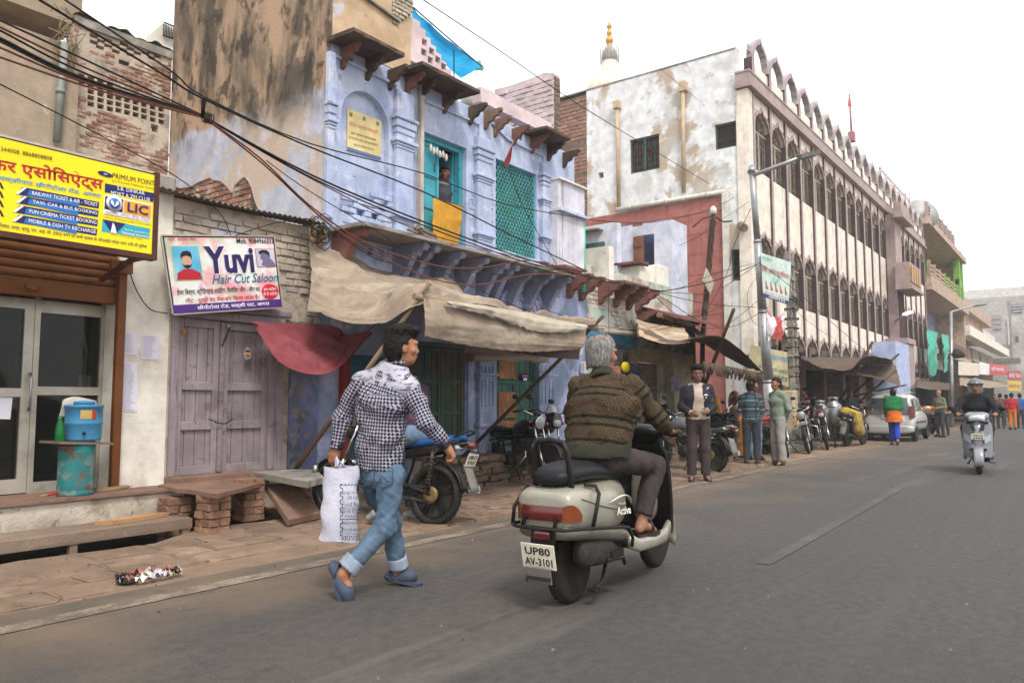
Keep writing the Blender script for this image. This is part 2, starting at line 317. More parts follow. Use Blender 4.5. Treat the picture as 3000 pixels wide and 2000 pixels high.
m_tarp=mat('beige_canvas','#a08f7d',[dict(c='#75664f',s=2.,lo=.5,hi=.7,k=.6),dict(c='#b9ab98',s=1.4,st=(.5,2,2),lo=.52,hi=.7,k=.75),dict(c='#5b4e43',s=3.2,d=10,lo=.55,hi=.72,k=.65)],bump=.6,bs=16,rough=.9)
m_tarpl=mat('pale_canvas','#c4b8a6',[dict(c='#a08f7b',s=2.,lo=.5,hi=.72,k=.7)],bump=.3,bs=60,rough=.9)
m_tarpd=mat('dark_canvas','#5a4a3f',[dict(c='#453931',s=2.,lo=.5,hi=.72,k=.7),dict(c='#75624f',s=1.3,lo=.55,hi=.7,k=.6)],bump=.3,bs=60,rough=.9)
m_redcloth=mat('faded_red_cloth','#934a4f',[dict(c='#b0666a',s=2.5,lo=.45,hi=.75,k=.7),dict(c='#7a2f38',s=6,lo=.58,hi=.72,k=.6)],bump=.3,bs=90,rough=.9)
m_orangecloth=mat('orange_cloth','#d69a35',[dict(c='#b97f25',s=4,lo=.5,hi=.7,k=.6)],bump=.3,bs=80,rough=.9)
m_bluetarp=mat('blue_tarp','#1b9ccf',[dict(c='#0d7fb5',s=2.,lo=.5,hi=.65,k=.7),dict(c='#2b6f9a',s=5,lo=.6,hi=.66,k=.7)],bump=.3,bs=20,rough=.5)
m_alu=mat('dull_aluminium','#b3ada0',[dict(c='#8c8478',s=5,lo=.5,hi=.7,k=.5)],rough=.45,metal=.35,bump=.1)
m_orangep=mat('orange_brown_paint','#693c18',[dict(c='#4f2d12',s=5,lo=.5,hi=.7,k=.6)],rough=.55,bump=.1)
m_shutter=mat('brown_shutter','#6a4224',[dict(c='#4b2f1c',s=4,lo=.5,hi=.7,k=.6)],rough=.5,bump=.1,rnd=.08)
m_maroon=mat('maroon_frame','#4d2a22',rough=.6,bump=.1)
m_glass=mat('shop_glass','#20221f',rough=.06,bump=0,var=0,spec=.5,alpha=.42)
m_steel=mat('steel','#9a9a98',rough=.35,metal=.9,bump=.05)
m_iron=mat('black_iron','#25221f',rough=.6,metal=.3,bump=.1)
m_black=flat('black_rubber','#1c1b1b',rough=.75)
m_wire=flat('black_cable','#15130f',rough=.7); m_wirer=flat('rust_cable','#5e3424',rough=.7)
m_wlet=flat('white_lettering','#ece9ee'); m_blet=flat('black_lettering','#1d1a22'); m_nlet=flat('navy_lettering','#231f52'); m_rlet=flat('red_lettering','#b3202f'); m_cyl=flat('cyan_lettering','#2788bf'); m_glet=flat('teal_lettering','#2f6f86')
m_yel=flat('yellow_print','#f0d81c',var=.05,vs=1.); m_navy=flat('navy_print','#23265e'); m_cyanp=flat('blue_print','#2f6db0'); m_tealp=flat('teal_print','#2f9fb3'); m_orp=flat('orange_print','#dd9a34')
def translucent(m,f):
    n=m.node_tree.nodes; L=m.node_tree.links; b=n['Principled BSDF']; o=n['Material Output']; t=n.new('ShaderNodeBsdfTranslucent'); x=n.new('ShaderNodeMixShader'); x.inputs[0].default_value=f
    src=b.inputs['Base Color'].links; L.new(src[0].from_socket,t.inputs[0]) if src else None
    L.new(b.outputs[0],x.inputs[1]); L.new(t.outputs[0],x.inputs[2]); L.new(x.outputs[0],o.inputs[0])
for m_,f_ in ((m_bluetarp,.6),(m_redcloth,.3),(m_orangecloth,.25),(m_tarp,.16),(m_tarpl,.3)): translucent(m_,f_)
m_paper=mat('paper','#d5d0dc',bump=.1,bs=30,var=.05)
# ================================================================ ground, road, pavement
def sheet(name,pts,z,m,kind='structure',parent=None):
    return M().add([(x,y,z) for x,y in pts],[tuple(range(len(pts)))]).build(name,m,parent,kind=kind)
sheet('ground',[(-160,-120),(280,-120),(280,200),(-160,200)],-.5,m_dust)
rd=M(); rd.grid(lambda u,v:(-30+u*230,-8.5+v*13.6,0.012*math.sin(v*9+1)*math.sin(u*160)*0),60,20); rd.build('road',m_asphalt,kind='structure')
ln=M()
for i in range(40):
    x0=-6+i*1.6; x1=x0+1.6; yo=lambda x:4.64+.012*x*.9 if x<16 else 4.81
    ln.add([(x0,yo(x0)-.0,.005),(x1,yo(x1),.005),(x1,yo(x1)+.16,.005),(x0,yo(x0)+.16,.005)],[(0,1,2,3)])
ln.build('road_edge_line',m_line,kind='structure')
dl=M()
for x0,x1 in ((5.9,12.6),(14.2,16.1),(18.6,20.8),(24,27),(31,34),(39,43)):
    y=lambda x:2.0+.034*(x-6)
    dl.add([(x0,y(x0),.005),(x1,y(x1),.005),(x1,y(x1)+.11,.005),(x0,y(x0)+.11,.005)],[(0,1,2,3)])
dl.build('road_centre_line',m_dash,kind='structure')
# verge: pavement body with pavers
pv=M(); pv.grid(lambda u,v:(-4+u*60,5.08+v*(1.38+.09*max(-4+u*60-2,-1) if -4+u*60<3.95 else 1.75)+(.05*math.sin(u*190)+.05*math.sin(u*83) if v==1 else 0),.0+(.012*math.sin(u*240)*math.sin(v*7))+ .02*v),120,6)
pv.add([(-4,6.3,-.5),(4,6.3,-.5),(4,6.3,.0),(-4,6.3,.0)],[(0,1,2,3)])
pavement=pv.build('pavement',m_dust,kind='structure')
M().box(-4,5.3,6.3,7.35,-.45,-.36).build('drain_bed',m_drain,kind='structure')
M().box(5.2,56,6.5,7.75,-.4,.02).build('shop_apron',m_dust,kind='structure')
# far pavement on the other side of the road (out of frame)
M().box(-30,200,-12,-8.5,-.4,.1).build('opposite_pavement',m_dust,kind='structure')
bmesh_v=[]
for k in range(4):
    b=M(); b.obox((0,0,0),(1,1,1),None,0,.09); q=[]
    for v in b.v: q.append(tuple(c+random.uniform(-.05,.05) for c in v))
    b.v=q; bmesh_v.append(b)
pav_me=[bmesh_v[k].mesh('paver',m_paver) for k in range(4)]
x=1.2; random.seed(3)
for r_ in range(5):
    y=5.12+r_*.34; xx=-.6+random.random()*.3
    while xx<6.2:
        w=random.uniform(.24,.52)
        if (r_<4 or xx>3.9) and (r_<3 or xx>2.6 or xx<-9) and random.random()<.93 and not(r_==4 and xx<3.9) and not (2.9<xx<4.0 and r_==0): piece('paver',pav_me[random.randrange(4)],pavement,(xx+w/2,y+.16,-.018+random.uniform(-.006,.012)+.004*r_),(random.uniform(-.015,.015),random.uniform(-.012,.012),random.uniform(-.03,.03)),(w-.012,.325,.06))
        xx+=w
bp=M(); 
for r_ in range(15):
    y=5.1+r_*.118; xx=6.1+random.random()*.2
    while xx<16:
        bp.obox((xx+.11,y+.055,.006+random.uniform(-.006,.01)+.006*math.sin(xx*4+r_)),(.222,.108,.05),Matrix.Rotation(random.uniform(-.06,.06),3,'X')@Matrix.Rotation(random.uniform(-.05,.05),3,'Z')); xx+=.231
bp.build('paving_bricks',m_paver,pavement,kind='stuff')
gt=M(); random.seed(77)
for k in range(420):
    y=random.choice((random.gauss(5.0,.35),random.uniform(.5,5),random.gauss(6.2,.4))); y=min(y,6.45); x=random.uniform(1.2,14); s_=random.uniform(.004,.014)*(1.6 if k%9==0 else 1); z=.03 if y>5.1 else .004
    gt.add([(x+s_*random.uniform(.6,1.3)*math.cos(t+k),y+s_*random.uniform(.6,1.3)*math.sin(t+k),z-.004) for t in (0,1.57,3.14,4.71)]+[(x,y,z+s_*.55)],[(0,1,4),(1,2,4),(2,3,4),(3,0,4)])
gt.build('road_grit',mat('grit','#6d6459',rnd=.2,bump=0,var=.5,vs=9),kind='stuff')
# ---- helpers for walls
def holewall(m,x0,x1,z0,z1,holes,y0,y1,mi=0,ax='y'):
    zs=sorted(set([z0,z1]+[min(max(z,z0),z1) for h in holes for z in (h[2],h[3])]))
    for a,b in zip(zs,zs[1:]):
        if b-a<1e-4: continue
        c=(a+b)/2; hs=sorted([(max(h[0],x0),min(h[1],x1)) for h in holes if h[2]<c<h[3] and h[1]>x0 and h[0]<x1]); xx=x0
        for h0,h1 in hs+[(x1,x1)]:
            if h0-xx>1e-4:
                if ax=='y': m.box(xx,h0,y0,y1,a,b,mi)
                else: m.box(y0,y1,xx,h0,a,b,mi)
            xx=max(xx,h1)
    return m
def brick_meshes(name,m): return [bmesh_v[k].mesh(name,m) for k in range(4)]
def bricks(parent,mes,o,ex,ey,W,H,bw,bh,dep,proud=0.,ok=None,maxn=300,name='brick',jit=.004,joint=.012,keep=1.):
    """running bond of single bricks on the plane (ex,ey) at o; dep measured along ex x ey"""
    o=Vector(o);ex=Vector(ex).normalized();ey=Vector(ey).normalized();ez=ex.cross(ey); rot=Matrix((ex,ey,ez)).transposed().to_euler(); n=0; r=0; v=0.
    while v+bh<=H+1e-6:
        u=-(bw/2 if r%2 else 0)
        while u<W:
            a=max(u,0);b=min(u+bw,W)
            if b-a>.3*bw and (ok is None or ok((a+b)/2,v+bh/2)) and random.random()<keep and n<maxn:
                j=lambda s:random.uniform(-s,s)
                p=o+ex*((a+b)/2+j(jit))+ey*(v+bh/2+j(jit*.6))+ez*(proud-dep/2+j(jit*2)); q=rot.copy()
                piece(name,mes[random.randrange(4)],parent,p,q,(b-a-joint+j(jit),bh-joint+j(jit*.5),dep)); n+=1
            u+=bw
        v+=bh; r+=1
    return n
def inpoly(x,y,poly):
    c=False;n=len(poly)
    for i in range(n):
        x1,y1=poly[i];x2,y2=poly[i-1]
        if (y1>y)!=(y2>y) and x<(x2-x1)*(y-y1)/(y2-y1)+x1: c=not c
    return c
def cr(pts,t):
    """Catmull-Rom through pts, t in 0..1"""
    n=len(pts)-1; s=min(max(t,0),1)*n; i=min(int(s),n-1); f=s-i
    p=[Vector(pts[min(max(k,0),n)]) for k in (i-1,i,i+1,i+2)]
    return .5*((2*p[1])+(-p[0]+p[2])*f+(2*p[0]-5*p[1]+4*p[2]-p[3])*f*f+(-p[0]+3*p[1]-3*p[2]+p[3])*f**3)
def wob(p,s,a):
    x,y,z=p[0]*s,p[1]*s,p[2]*s
    return a*(math.sin(x*1.7+1.3*math.sin(y*1.1+z))+math.sin(z*2.3+1.7*math.sin(x*.9))+.6*math.sin(3.1*x+2.3*z+y)+.5*math.sin(5.3*z-4.1*x+y*2))/3
def cloth(rows,nu=48,nv=24,wr=.02,ws=9.,nrm=(0,-1,0),ragged=0.):
    """rows: list of edge curves (each a list of points); Catmull-Rom both ways + folds"""
    nrm=Vector(nrm); b=M()
    def f(u,v):
        p=cr([cr(r,u) for r in rows],v); e=.35+.65*math.sin(math.pi*min(max(v,.08),.95)); fd=(1-abs(math.sin(v*9+1.6*math.sin(u*2.6)+u*2)))**3+.6*(1-abs(math.sin(v*17-2.4*u+1.1*math.sin(u*6))))**4+.5*(1-abs(math.sin(u*13+2.*v)))**5; return p+nrm*(wob(p,ws*.6,wr*e*.8)+wr*.7*e*fd+wob(p,ws*3.1,wr*.07))+Vector((0,0,ragged*wob(p,ws*3,1.) if v>.98 else 0))
    b.grid(f,nu,nv); return b
def pxr(x0,y0,x1,y1,Y=7.7):
    a=P(x0,y0,Y);b=P(x1,y1,Y); return a.x,b.x,b.z,a.z
def Lp(s,m,parent,a,b,Y,hpx,**k):
    """lettering between two photo points on the plane Y"""
    p0=P(*a,Y);p1=P(*b,Y); c=(p0+p1)/2; xm,ym=(a[0]+b[0])/2,(a[1]+b[1])/2; h=(P(xm,ym-hpx/2,Y)-P(xm,ym+hpx/2,Y)).length
    ex=(p1-p0).normalized(); ey=Vector((0,-1,0)).cross(ex); return letter(s,m,parent,c,ex,ey,(p1-p0).length,h,**k)
def quadp(px,Y,m,name,parent,d=.004,mi=0):
    """thin printed panel from four photo points on plane Y (TL,TR,BR,BL)"""
    q=[P(*p,Y) for p in px]; b=M(); b.add(q+[v+Vector((0,d,0)) for v in q],[(0,1,2,3),(7,6,5,4),(0,4,5,1),(1,5,6,2),(2,6,7,3),(3,7,4,0)]); return b.build(name,m,parent)
# ================================================================ travel agency shop (left)
for q in ((0,380),(415,500),(453,527),(440,735),(348,840),(100,1137),(60,915),(300,1137),(200,878)): 
    pass
sh=T('travel_shop','whitewashed travel agency shop with glazed aluminium front and brown roller shutter','shop',(2,7.7,.0),world=True)
SX1=P(489,1150).x                      # joint with the lavender-door house
zf=.36
w=M(); holewall(w,-3.5,SX1,-.35,3.45,[(-2.2,P(335,1150).x,zf,3.0)],7.7,7.95); w.build('wall',m_white,sh)
b=M(); b.box(-3.5,4.28,7.34,7.698,-.4,zf-.01,0,.02); b.build('plinth',m_whitelow,sh)
b=M(); b.box(-3.5,4.28,7.30,8.1,zf-.008,zf+.02); b.build('floor_slab',m_slab,sh)
b=M(); b.box(-3.5,SX1-.02,7.6,7.9,3.42,3.6,0,.03); b.box(-3.5,SX1,7.9,11.6,3.5,3.55); b.build('parapet',m_grey,sh)
# dim room behind the glass
b=M(); b.box(-2.4,4.0,11.0,11.1,.3,3.4); b.box(-2.4,-2.3,7.96,11,.3,3.4); b.box(4.0,4.1,7.96,11,.3,3.4); b.box(-2.4,4,7.96,11,3.3,3.4); b.box(-2.4,4,8.1,11,.3,.4); b.build('interior',mat('dim_room','#6d6658',bump=.1),sh)
b=M(); b.box(1.0,3.3,9.0,9.5,.4,1.25); b.box(.9,3.4,8.95,9.55,1.25,1.30); b.build('counter',m_wood,sh)
b=M(); b.box(2.3,2.5,8.6,8.95,1.15,1.4,0,.05); b.lathe([(.0,.0),(.09,.01),(.11,.1),(.08,.2),(0,.23)],(2.4,8.75,1.36)); b.build('office_chair',m_black,sh)
YG=7.99
def gx(x,y): return P(x,y,YG)
px=M()
def rail(b,x0,x1,y,hp,Y=YG):
    a=P(x0,y,Y);c=P(x1,y,Y); b.box(a.x,c.x,Y-.03,Y+.03,a.z-hp,a.z+hp)
fr=M()
zt=2.62
X0,X1,X2,X3,X4=-2.,gx(65,1150).x,gx(88,1150).x,gx(105,1150).x,gx(285,1150).x
X5=gx(312,1150).x
zr=gx(200,1148).z
leaf=T  # noqa
d1=M(); d1.box(X1-.02,X2-.005,YG-.03,YG+.03,zf+.03,2.2); d1.box(X0,X1-.02,YG-.028,YG+.028,zr-.05,zr+.03); d1.box(X0,X1-.02,YG-.028,YG+.028,zf+.03,zf+.16); d1.box(X0,X1-.02,YG-.028,YG+.028,2.1,2.2)
o=d1.build('sliding_door',m_alu,sh); b=M(); b.tube([(X1+.04,YG-.05,1.15),(X1+.04,YG-.08,1.2),(X1+.04,YG-.08,1.45),(X1+.04,YG-.05,1.5)],.012); b.build('handle',m_steel,o)
M().box(X0,X1-.02,YG-.004,YG+.004,zf+.16,2.1).build('pane',m_glass,o)
d2=M(); d2.box(X2,X3,YG-.03,YG+.03,zf+.02,2.2); d2.box(X4,X5,YG-.03,YG+.03,zf+.02,2.58); d2.box(X3,X4,YG-.028,YG+.028,zr-.03,zr+.05); d2.box(X3,X4,YG-.028,YG+.028,zf+.02,zf+.12); d2.box(X2,X4,YG-.028,YG+.028,2.08,2.2); d2.box(X0,X4,YG-.026,YG+.026,2.45,2.55); d2.box(X2,X3,YG-.02,YG+.02,2.2,2.45)
o=d2.build('window_frame',m_alu,sh)
M().box(X3,X4,YG-.004,YG+.004,zf+.12,zr-.03).build('pane',m_glass,o); M().box(X3,X4,YG-.004,YG+.004,zr+.05,2.08).build('pane',m_glass,o); M().box(X0,X4,YG-.004,YG+.004,2.2,2.45).build('pane',m_glass,o)
# things glimpsed through the glass
b=M(); b.box(X4-.13,X4-.01,YG+.12,YG+.14,1.33,1.5); b.tube([(X4-.07,YG+.13,1.5),(X4-.06,YG+.14,1.75),(X4-.1,YG+.15,1.95)],.012); b.build('socket_board',flat('grey_plastic','#a9adb0'),sh)
M().obox(P(12,1195,YG-.012),(.12,.004,.2),Matrix.Rotation(.05,3,'Y')).build('pasted_notice',m_paper,sh)
# roller shutter: box, slats, orange bottom bar, guide post
XP=P(340,1150,7.68).x
st=M(); st.box(-2.4,XP+.02,7.86,7.94,2.66,3.1); sto=st.build('shutter_box',m_shutter,sh)
sl_me=M(); sl_me.lathe([(.0,-.5),(.048,-.5),(.048,.5),(0,.5)],(0,0,0),(1,0,0),10); sm_=sl_me.mesh('slat',m_shutter)
zb=P(200,862,7.72).z
for k in range(11): piece('slat',sm_,sh,((XP-2.1)/2,7.76,zb+.16+k*.078),(0,0,0),(XP+2.1,.55,.85))
b=M(); b.box(-2.1,XP-.03,7.70,7.76,zb-.055,zb+.11,0,.008); bb=b.build('bottom_bar',m_orangep,sh)
b=M(); b.tube([P(75,835,7.66),P(78,842,7.62),P(112,850,7.62),P(114,846,7.66)],.015); b.build('handle',m_orangep,bb)
b=M(); b.box(XP-.035,XP+.045,7.63,7.698,zf,2.62,0,.006); b.box(XP-.14,XP+.07,7.58,7.64,2.5,2.62); b.build('guide_post',m_orangep,sh)
# paper notices on the white wall
for k,(x0,y0,x1,y1) in enumerate(((350,971,402,1040),(413,978,465,1053),(348,1057,402,1206))):
    pn=quadp([(x0,y0),(x1,y0+4),(x1,y1),(x0,y1-2)],7.694,m_paper,'paper_notice',None)
    tag(pn,['printed paper table pasted on the white wall above a longer sheet','single paper sheet pasted beside the lavender door frame on white wall','long printed sheet pasted low on the white wall by the orange post'][k],'paper notice','notices pasted on the white wall')
    b=M()
    for r_ in range(int((y1-y0)/7)-1):
        yy=y0+7+r_*7; xe=x1-6-random.random()*14
        q=[P(x0+5,yy,7.688),P(xe,yy+1,7.688),P(xe,yy+3.2,7.688),P(x0+5,yy+2.2,7.688)]; b.add(q,[(0,1,2,3)])
    b.build('printed_lines',flat('grey_print','#b5b3bf'),pn)
# ---- yellow signboard
YS=7.02
sg=T('yellow_signboard','yellow travel agency signboard with red Hindi lettering above the brown shutter','signboard',(2,YS,3.1),world=True)
a=P(455,527,YS);c=P(455,741,YS); ZT,ZB=P(300,483,YS).z+.02,P(300,716,YS).z-.02
SXR=P(448,640,YS).x
M().box(-1.2,SXR,YS,YS+.05,ZB,ZT).build('face',m_yel,sg)
b=M(); b.box(-1.25,SXR+.05,YS-.012,YS+.10,ZB-.05,ZB); b.box(-1.25,SXR+.05,YS+.052,YS+.10,ZT,ZT+.03); b.box(SXR,SXR+.05,YS-.01,YS+.10,ZB,ZT+.03)
b.bar((SXR-.1,YS+.05,ZB-.02),(SXR-.15,7.68,ZB-.2),.04,.04); b.bar((SXR,YS+.06,ZT),(SXR,7.7,ZT),.03,.03); b.bar((SXR,YS+.06,ZB-.02),(SXR,7.7,ZB-.02),.03,.03); b.bar((0,YS+.06,ZB-.02),(0,7.7,ZB-.02),.03,.03); b.build('frame',m_maroon,sg)
YL=YS-.001
def S(s,m,a,b,h,**k): return Lp(s,m,sg,a,b,YL,h,**k)
S('344008, 8868808808',m_blet,(2,437),(152,466),14)
S('कर एसोिसऐट्स',m_rlet,(-30,478),(302,542),52,bold=.018)
S('चक्कीपाट छीपीटोला रोड. आगरा',m_cyl,(-6,521),(296,576),20,bold=.012)
for k,t in enumerate(('RAILWAY TICKET & AIR - TICKET','TAXI, CAR & BUS BOOKING','FUN CINEMA TICKET BOOKING','MOBILE & DISH TV RECHARGE')):
    x0=[92,93,84,82][k]; yl=[568,594,621,649][k]; xr=291-k*2; yr=[601,626,653,680][k]
    quadp([(x0-32+6,yl-20),(xr,yr-9),(xr-2,yr+10),(x0-44,yl+1)],YL-.002,m_navy if k%2==0 else m_navy,'printed_panel',sg)
    quadp([(x0-6,yl-11),(xr-60,yr-10),(xr-60,yr+6),(x0-12,yl+4)],YL-.0035,m_cyanp,'printed_panel',sg)
    Lp(t,m_wlet,sg,(x0+2,yl-3),(xr-5,yr-1),YL-.004,11)
    quadp([(x0-22,yl-19),(x0-14,yl-17),(x0-38,yl+1),(x0-46,yl-1)],YL-.003,m_wlet,'printed_panel',sg)
    quadp([(-4,yl-38),(3,yl-33),(12,yl-14),(4,yl-16)],YL-.003,m_blet,'printed_panel',sg)
quadp([(308,537),(451,566),(449,592),(307,563)],YL-.002,m_navy,'printed_panel',sg)
S('S.B. DINKAR',m_wlet,(342,551),(423,567),11,off=.008); S('MDRT & ZM CLUB',m_wlet,(324,565),(438,586),11,off=.008)
quadp([(307,571),(446,600),(440,653),(303,625)],YL-.002,m_wlet,'printed_panel',sg)
quadp([(309,574),(362,585),(359,623),(306,612)],YL-.004,m_navy,'printed_panel',sg)
b=M(); cc=P(335,596,YL-.006); b.lathe([(.07,0),(.075,.004),(0,.004)],cc,(0,-1,0),20); b.build('round_emblem',m_wlet,sg)
b=M(); b.lathe([(.05,0),(.05,.006),(0,.006)],cc,(0,-1,0),20); b.build('emblem_core',m_cyanp,sg)
b=M()
for s_ in (-1,1): b.prism([(.0,-.035),(.035*s_,-.005),(.03*s_,.03),(.012*s_,.01)],cc+Vector((0,-.0075,0)),(1,0,0),(0,0,1),(0,-.002,0))
b.build('emblem_hands',m_wlet,sg)
quadp([(364,586),(444,602),(441,639),(361,624)],YL-.004,m_orp,'printed_panel',sg)
S('LIC',m_navy,(372,606),(433,619),27,off=.012,bold=.02)
S('भारतीय जीवन बीमा िनगम',m_nlet,(307,620),(439,642),6,off=.008); S('LIFE INSURANCE CORPORATION OF INDIA',m_nlet,(307,628),(439,648),5,off=.008)
S('C B O 6, 1ST FLOOR SANJAY PLACE AGRA',m_blet,(303,637),(441,660),6)
quadp([(301,642),(440,670),(437,700),(298,678)],YL-.002,m_tealp,'printed_panel',sg)
quadp([(301,642),(368,655),(340,684),(326,682)],YL-.004,m_navy,'printed_panel',sg)
quadp([(331,652),(337,662),(342,684),(324,681)],YL-.006,m_wlet,'printed_panel',sg)
S('नेशनल इन्श्योरेन्स',m_wlet,(362,672),(438,686),7,off=.006); S('National Insurance',m_wlet,(356,681),(438,694),9,off=.006)
S('D O 2, 13 M.G. ROAD  AGRA',m_blet,(326,687),(417,702),5)
S('PRIMIUM POINT',m_blet,(329,514),(453,538),15); S('LIC Premium Collection Center',m_blet,(328,529),(452,553),6)
b=M(); cc=P(308,510,YL-.003); b.prism([(.065*math.cos(t*.3142),.022*math.sin(t*.3142)) for t in range(20)],cc,(1,0,-.06),(0,0,1),(0,-.003,0)); b.build('oval_logo',m_navy,sg); S('IRDA',m_wlet,(303,510),(314,511),5,off=.009)
S('िनवास, जन्म, मृत्यु, एल. आई. सी. ऐजेन्ट बनने एवं सभी प्रकार के ऑनलाईन फॉर्म भरने आिद की सुिवधा',m_nlet,(-4,660),(430,723),15,bold=.006)
# ---- water cooler on a drum
dr=G(219,1462,zf+.02); dr.y=min(dr.y,7.55); dr=P(219,1452,7.5); dr.z=zf+.02
dm=M(); dm.lathe([(.0,0),(.15,0),(.155,.02),(.15,.04),(.15,.06),(.155,.08),(.15,.1),(.15,.38),(.155,.40),(.15,.42),(.155,.44),(.15,.46),(0,.46)],dr,n=24); dm.build('metal_drum',mat('turquoise_drum_paint','#2d7577',[dict(c='#76857d',s=5,lo=.48,hi=.6,k=.8),dict(c='#6d4a34',s=6,lo=.56,hi=.62,k=.9)],bump=.2,rough=.55),label='scratched turquoise metal drum standing on the shop step',cat='drum')
M().obox(dr+Vector((0,0,.475)),(.5,.34,.022),Matrix.Rotation(.06,3,'Y')@Matrix.Rotation(.1,3,'Z')).build('wooden_board',m_wood,label='short wooden board lying on the turquoise drum',cat='board')
wc=T('water_cooler','blue plastic water cooler with a red and yellow sticker on the board','water cooler',dr+Vector((.05,0,.495)),rz=-.5)
m_cool=mat('blue_plastic','#3f7ea3',rough=.4,bump=.1,var=.08)
b=M(); b.lathe([(0,0),(.15,0),(.152,.02),(.155,.14),(.162,.15),(.162,.165),(.157,.175),(.157,.30),(.165,.305),(.165,.325),(.15,.33),(0,.33)],n=28); b.build('tank',m_cool,wc)
M().lathe([(0,.33),(.09,.33),(.09,.36),(0,.365)],n=20).build('lid',flat('deep_blue_plastic','#2f7aa8'),wc)
b=M(); b.cyl((.02,-.15,.07),(.02,-.21,.07),.014); b.cyl((.02,-.2,.055),(.02,-.2,.085),.008); b.build('tap',m_black,wc)
def arcpatch(r,a0,a1,z0,z1): 
    b=M(); b.grid(lambda u,v:(r*math.sin(a0+(a1-a0)*u),-r*math.cos(a0+(a1-a0)*u),z0+(z1-z0)*v),8,1); return b
s_=arcpatch(.1605,-.1,.75,.2,.28).build('sticker',flat('sticker_yellow','#b59a55'),wc); arcpatch(.1615,.5,.75,.2,.28).build('sticker_edge',flat('sticker_red','#a8382c'),s_)
b=M(); b.lathe([(0,0),(.035,0),(.037,.01),(.036,.11),(.03,.15),(.013,.2),(.013,.235),(.0,.235)],n=16); o=b.build('bottle',mat('green_glass','#1f8a3c',rough=.12,bump=0,trans=.5,alpha=.9),label='green bottle beside the blue water cooler',cat='bottle'); o.location=dr+Vector((-.175,-.05,.492))
b=M(); b.tube([P(118,1452,7.42),P(140,1449,7.42)],.008); o=b.build('paint_brush',flat('brush_wood','#a88550'),label='paint brush with a red handle lying on the shop step',cat='brush'); b=M(); b.tube([P(140,1449,7.42),P(170,1443,7.42)],.012); b.build('handle',flat('brush_red','#a02b24'),o)
br=M(); random.seed(9)
for k in range(26): 
    q=P(272+random.random()*60,1432-random.random()*14,7.55); q.z=zf+.025+random.random()*.03; br.tube([q,q+Vector((.16+.08*random.random(),.02*random.random(),.02*random.random()))],.003,4)
br.build('straw_broom',mat('straw','#9a8460',bump=0,rnd=.1),label='loose straw broom lying under the orange post',cat='broom')
b=cloth([[(dr+Vector((-.1,.1,.87))),(dr+Vector((.02,.12,.9))),(dr+Vector((.2,.1,.86)))],[(dr+Vector((-.14,.08,.7))),(dr+Vector((.02,.1,.74))),(dr+Vector((.22,.1,.7)))]],12,6,.02,20); b.build('hanging_rag',mat('rag','#b8afa0',bump=.2),label='pale rag hanging behind the water cooler',cat='rag')
M().box(-3.5,5.2,7.29,7.336,-.45,.09).build('drain_shade_wall',m_drain,kind='structure')  # dark sheet added before the plinth: drain dirt and deep shade as colour
# ---- bench and plank over the drain
bn=T('street_bench','long low weathered plank bench over the drain beside the white plinth','bench',(2.5,6.9,0),world=True)
bx1=P(556,1516,6.78).x
zb_=.125
for k in range(4): M().box(-1.5,bx1-.03*k,6.76+k*.105,6.855+k*.105,zb_,zb_+.035,0,.005).build('plank',m_wood,bn)
M().box(-1.5,bx1,6.735,6.757,zb_-.06,zb_+.03).build('edge_board',m_wood,bn)
for x_ in (bx1-.06,P(207,1600,6.8).x,.9):
    b=M(); b.box(x_-.03,x_+.03,6.745,6.80,-.02,zb_); b.box(x_-.06,x_+.06,6.70,6.84,-.37,-.02); b.build('leg',m_wood,bn)
pq=[P(278,1535,6.95),P(330,1538,6.85),P(495,1511,6.98),P(440,1508,7.12)]
for q in pq: q.z=zb_+.038
b=M(); b.add(pq+[q+Vector((0,0,.035)) for q in pq],[(0,1,2,3),(4,5,6,7),(0,1,5,4),(1,2,6,5),(2,3,7,6),(3,0,4,7)]); b.build('loose_plank',mat('fresh_wood','#a9825f',[dict(c='#8a6a4c',s=3,st=(.3,3,3),lo=.5,hi=.7,k=.7)],bump=.3),label='loose orange-brown plank lying on the low bench',cat='plank')
# ================================================================ lavender-door house
lv=T('lavender_door_house','low whitewashed brick house with lavender double door and corrugated roof edge','house',(5,7.7,0),world=True)
LX0=SX1+.004; LX1=6.2
dx0,dx1=P(489,1150).x,P(826,1150).x; dzb,dzt=.46,2.13
w=M(); holewall(w,LX0,LX1,-.3,3.4,[(dx0+.02,dx1,dzb,dzt)],7.7,7.9); w.build('wall',m_mortar,lv)
M().box(LX0,6.25,7.95,11.6,3.3,3.35).build('roof',m_grey,lv)
# lower blue plaster to the right of the door
b=M(); b.box(dx1+.09,LX1-.01,7.675,7.699,.35,2.2); b.build('blue_plaster',m_bluedeep,lv)
bw_me=brick_meshes('brick',m_brickw)
sigx0,sigx1=P(480,800).x,P(826,800).x
def okb(u,v):
    x=LX0+u; z=2.2+v
    if z<2.2: return False
    if sigx0<x<sigx1-.05 and 2.3<z<2.85: return False
    s=math.sin(x*3.1)+math.sin(z*5.+x*2)+.6*math.sin(x*9-z*7)
    return s>-1.25
bricks(lv,bw_me,(LX0,7.7,2.2),(1,0,0),(0,0,1),LX1-LX0,1.2,.205,.086,.05,.022,okb,300,jit=.007,joint=.014)
b=M()
b.grid(lambda u,v:(LX0-.25+u*(LX1-LX0+.2),7.5+v*.45,3.42+.012*math.sin(u*190)+.05*v-.02*math.sin(u*5)),190,4); b.build('corrugated_roof_edge',mat('rusty_corrugated','#6d655d',[dict(c='#4a4038',s=3,lo=.5,hi=.65,k=.8),dict(c='#7c5238',s=5,lo=.6,hi=.7,k=.7)],bump=.2,rough=.6),lv)
